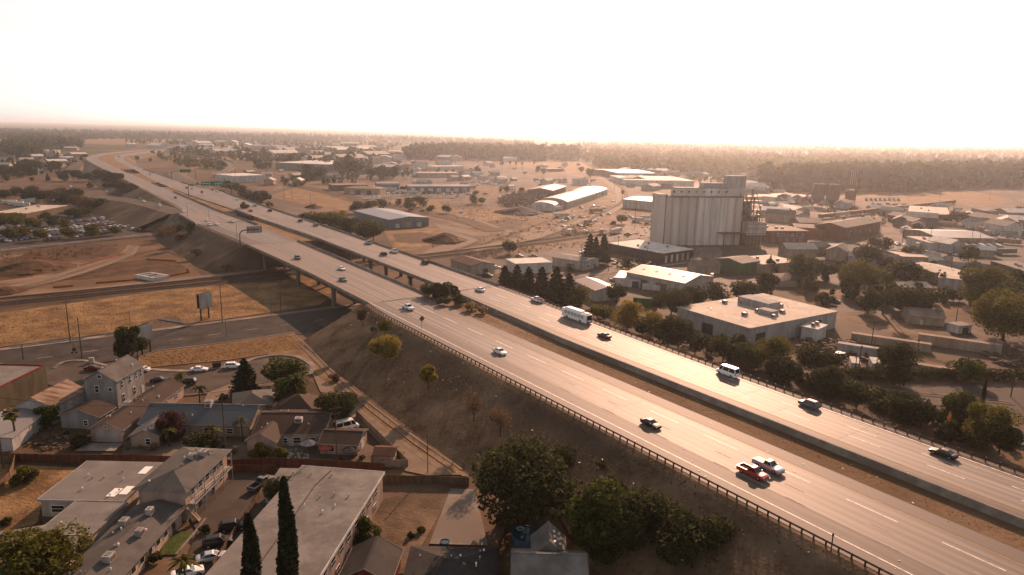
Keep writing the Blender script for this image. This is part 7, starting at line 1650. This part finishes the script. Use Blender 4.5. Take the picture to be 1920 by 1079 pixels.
clutter([(960, 340), (1000, 335), (1120, 340), (1140, 350), (1060, 352), (990, 348)], 20, ('trailer', 'car', 'car', 'hut'), 'in the yard behind the arched sheds', 'yard behind the arched sheds')
clutter([(560, 318), (760, 306), (860, 318), (760, 330), (640, 338), (570, 336)], 46, ('car', 'trailer', 'hut', 'tree', 'tree', 'shed'), 'in the depot district', 'depot district')
clutter([(1000, 398), (1130, 375), (1160, 380), (1120, 405), (1040, 425)], 12, ('car', 'trailer', 'car'), 'along the dirt road by the arched sheds', 'dirt road by the arched sheds')
clutter([(940, 475), (1100, 470), (1230, 492), (1330, 505), (1360, 530), (1200, 545), (1060, 520)], 22, ('car', 'car', 'tree', 'car'), 'between the fuel canopy and the mill street', 'mill street lots')
clutter([(440, 330), (540, 320), (600, 330), (560, 348), (480, 350)], 16, ('car', 'tree', 'hut', 'trailer'), 'beside the white walled warehouse', 'white warehouse yard')
clutter([(0, 300), (110, 285), (150, 305), (130, 335), (0, 345)], 34, ('tree', 'tree', 'hut', 'car', 'shed'), 'beyond the ramp verge', 'suburb beyond the ramp')
clutter([(730, 333), (960, 352), (1000, 362), (950, 372), (880, 370), (740, 366)], 44, ('car', 'car', 'trailer', 'hut', 'tree', 'car'), 'in the yards around the long grey storage shed', 'storage shed yards')
clutter([(1030, 402), (1150, 395), (1228, 405), (1228, 440), (1060, 445)], 20, ('car', 'trailer', 'tree', 'car'), 'on the open ground before the grain elevator', 'ground before the elevator')
clutter([(560, 372), (640, 385), (720, 390), (760, 378), (860, 395), (900, 408), (820, 405)], 14, ('tree', 'tree', 'car'), 'along the canal bank', 'canal bank')
clutter([(1620, 385), (1900, 400), (1900, 425), (1700, 425), (1640, 405)], 26, ('car', 'trailer', 'tree', 'hut', 'car'), 'along the rail siding lots', 'rail siding lots')
clutter([(180, 300), (300, 280), (420, 290), (460, 320), (380, 322), (330, 310)], 22, ('tree', 'tree', 'tree', 'car'), 'in the loop of the connector bridge', 'connector loop')
heap('yard_debris', [(960, 395), (1120, 385), (1228, 410), (1220, 450), (1060, 450), (960, 430)], 240, .5, wallm('tan'), 'scattered rubble on the open ground before the elevator', .3, 1.4)
chain_link([(760, 372), (860, 374), (960, 380)], 'thin yard fence before the storage sheds', 1.8, 8); chain_link([(890, 333), (1090, 335), (1110, 330)], 'thin fence along the near edge of the palm field', 1.8, 10)
# dry grass tufts on the near fields and slopes
def tufts(px, n, m, label, h=.3, zf=None):
    pts = []
    for i in range(n):
        x, y = inpoly(px); z = zf(x, y) if zf else 0.0
        p = P(x, y, z); pts.append((p.x, p.y, z + .12))
    v, f = quads(np.array(pts), h, rg, up=1.5)
    tag(link('grass', np_mesh('grass', v, f, m)), label, kind='stuff')
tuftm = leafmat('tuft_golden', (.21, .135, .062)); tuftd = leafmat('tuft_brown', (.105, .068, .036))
tufts([(0, 590), (300, 549), (480, 533), (525, 545), (500, 575), (420, 598), (270, 615), (0, 648)], 9000, tuftm, 'golden dry grass in the field beyond the street')
tufts([(262, 668), (300, 662), (420, 647), (552, 628), (575, 655), (500, 663), (430, 674), (280, 688)], 5000, tuftm, 'golden dry grass beside the cul-de-sac')
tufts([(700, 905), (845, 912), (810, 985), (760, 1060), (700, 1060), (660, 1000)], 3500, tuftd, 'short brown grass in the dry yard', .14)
tufts([(0, 875), (150, 882), (78, 940), (60, 985), (0, 1000)], 2500, tuftm, 'golden dry grass in the corner lot', .16)
def on_slope():
    pts = []
    for i in range(9000):
        s_ = rf_.uniform(20, 222); t_ = rf_.uniform(70.6, 92)
        if rf_.random() > .35 + .65 * (math.sin(s_ * .21) * math.cos(t_ * .4 + s_ * .05) > -.2): continue
        q_ = W(s_, t_, 10 * (t_ - 70.3) / 22 + .08); pts.append(tuple(q_))
    v, f = quads(np.array(pts), .18, rg, up=1.5)
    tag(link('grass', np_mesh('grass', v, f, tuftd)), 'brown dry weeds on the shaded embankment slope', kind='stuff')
    pts = []
    for i in range(3000):
        s_ = rf_.uniform(20, 222); t_ = 120 + rf_.gauss(0, 1.3)
        if t_ > 123.2: continue
        pts.append(tuple(W(s_, t_, 10.0)))
    v, f = quads(np.array(pts), .12, rg, up=1.5)
    tag(link('grass', np_mesh('grass', v, f, tuftm)), 'dry weeds along the dirt median', kind='stuff')
on_slope()
# ------------------------------------------------------------------ haze
hz = MB(); hz.box((0, 20000, 38.5), (52000, 42000, 81.0))
hm = bpy.data.materials.new('haze_air'); hm.use_nodes = True
for n_ in list(hm.node_tree.nodes):
    if n_.type == 'BSDF_PRINCIPLED': hm.node_tree.nodes.remove(n_)
pv = hm.node_tree.nodes.new('ShaderNodeVolumePrincipled')
pv.inputs['Color'].default_value = (0.94, 0.94, 0.95, 1)
pv.inputs['Density'].default_value = 0.00008
pv.inputs['Anisotropy'].default_value = 0.8
hm.node_tree.links.new(pv.outputs[0], hm.node_tree.nodes['Material Output'].inputs['Volume'])
tag(hz.build('haze', hm), kind='stuff')
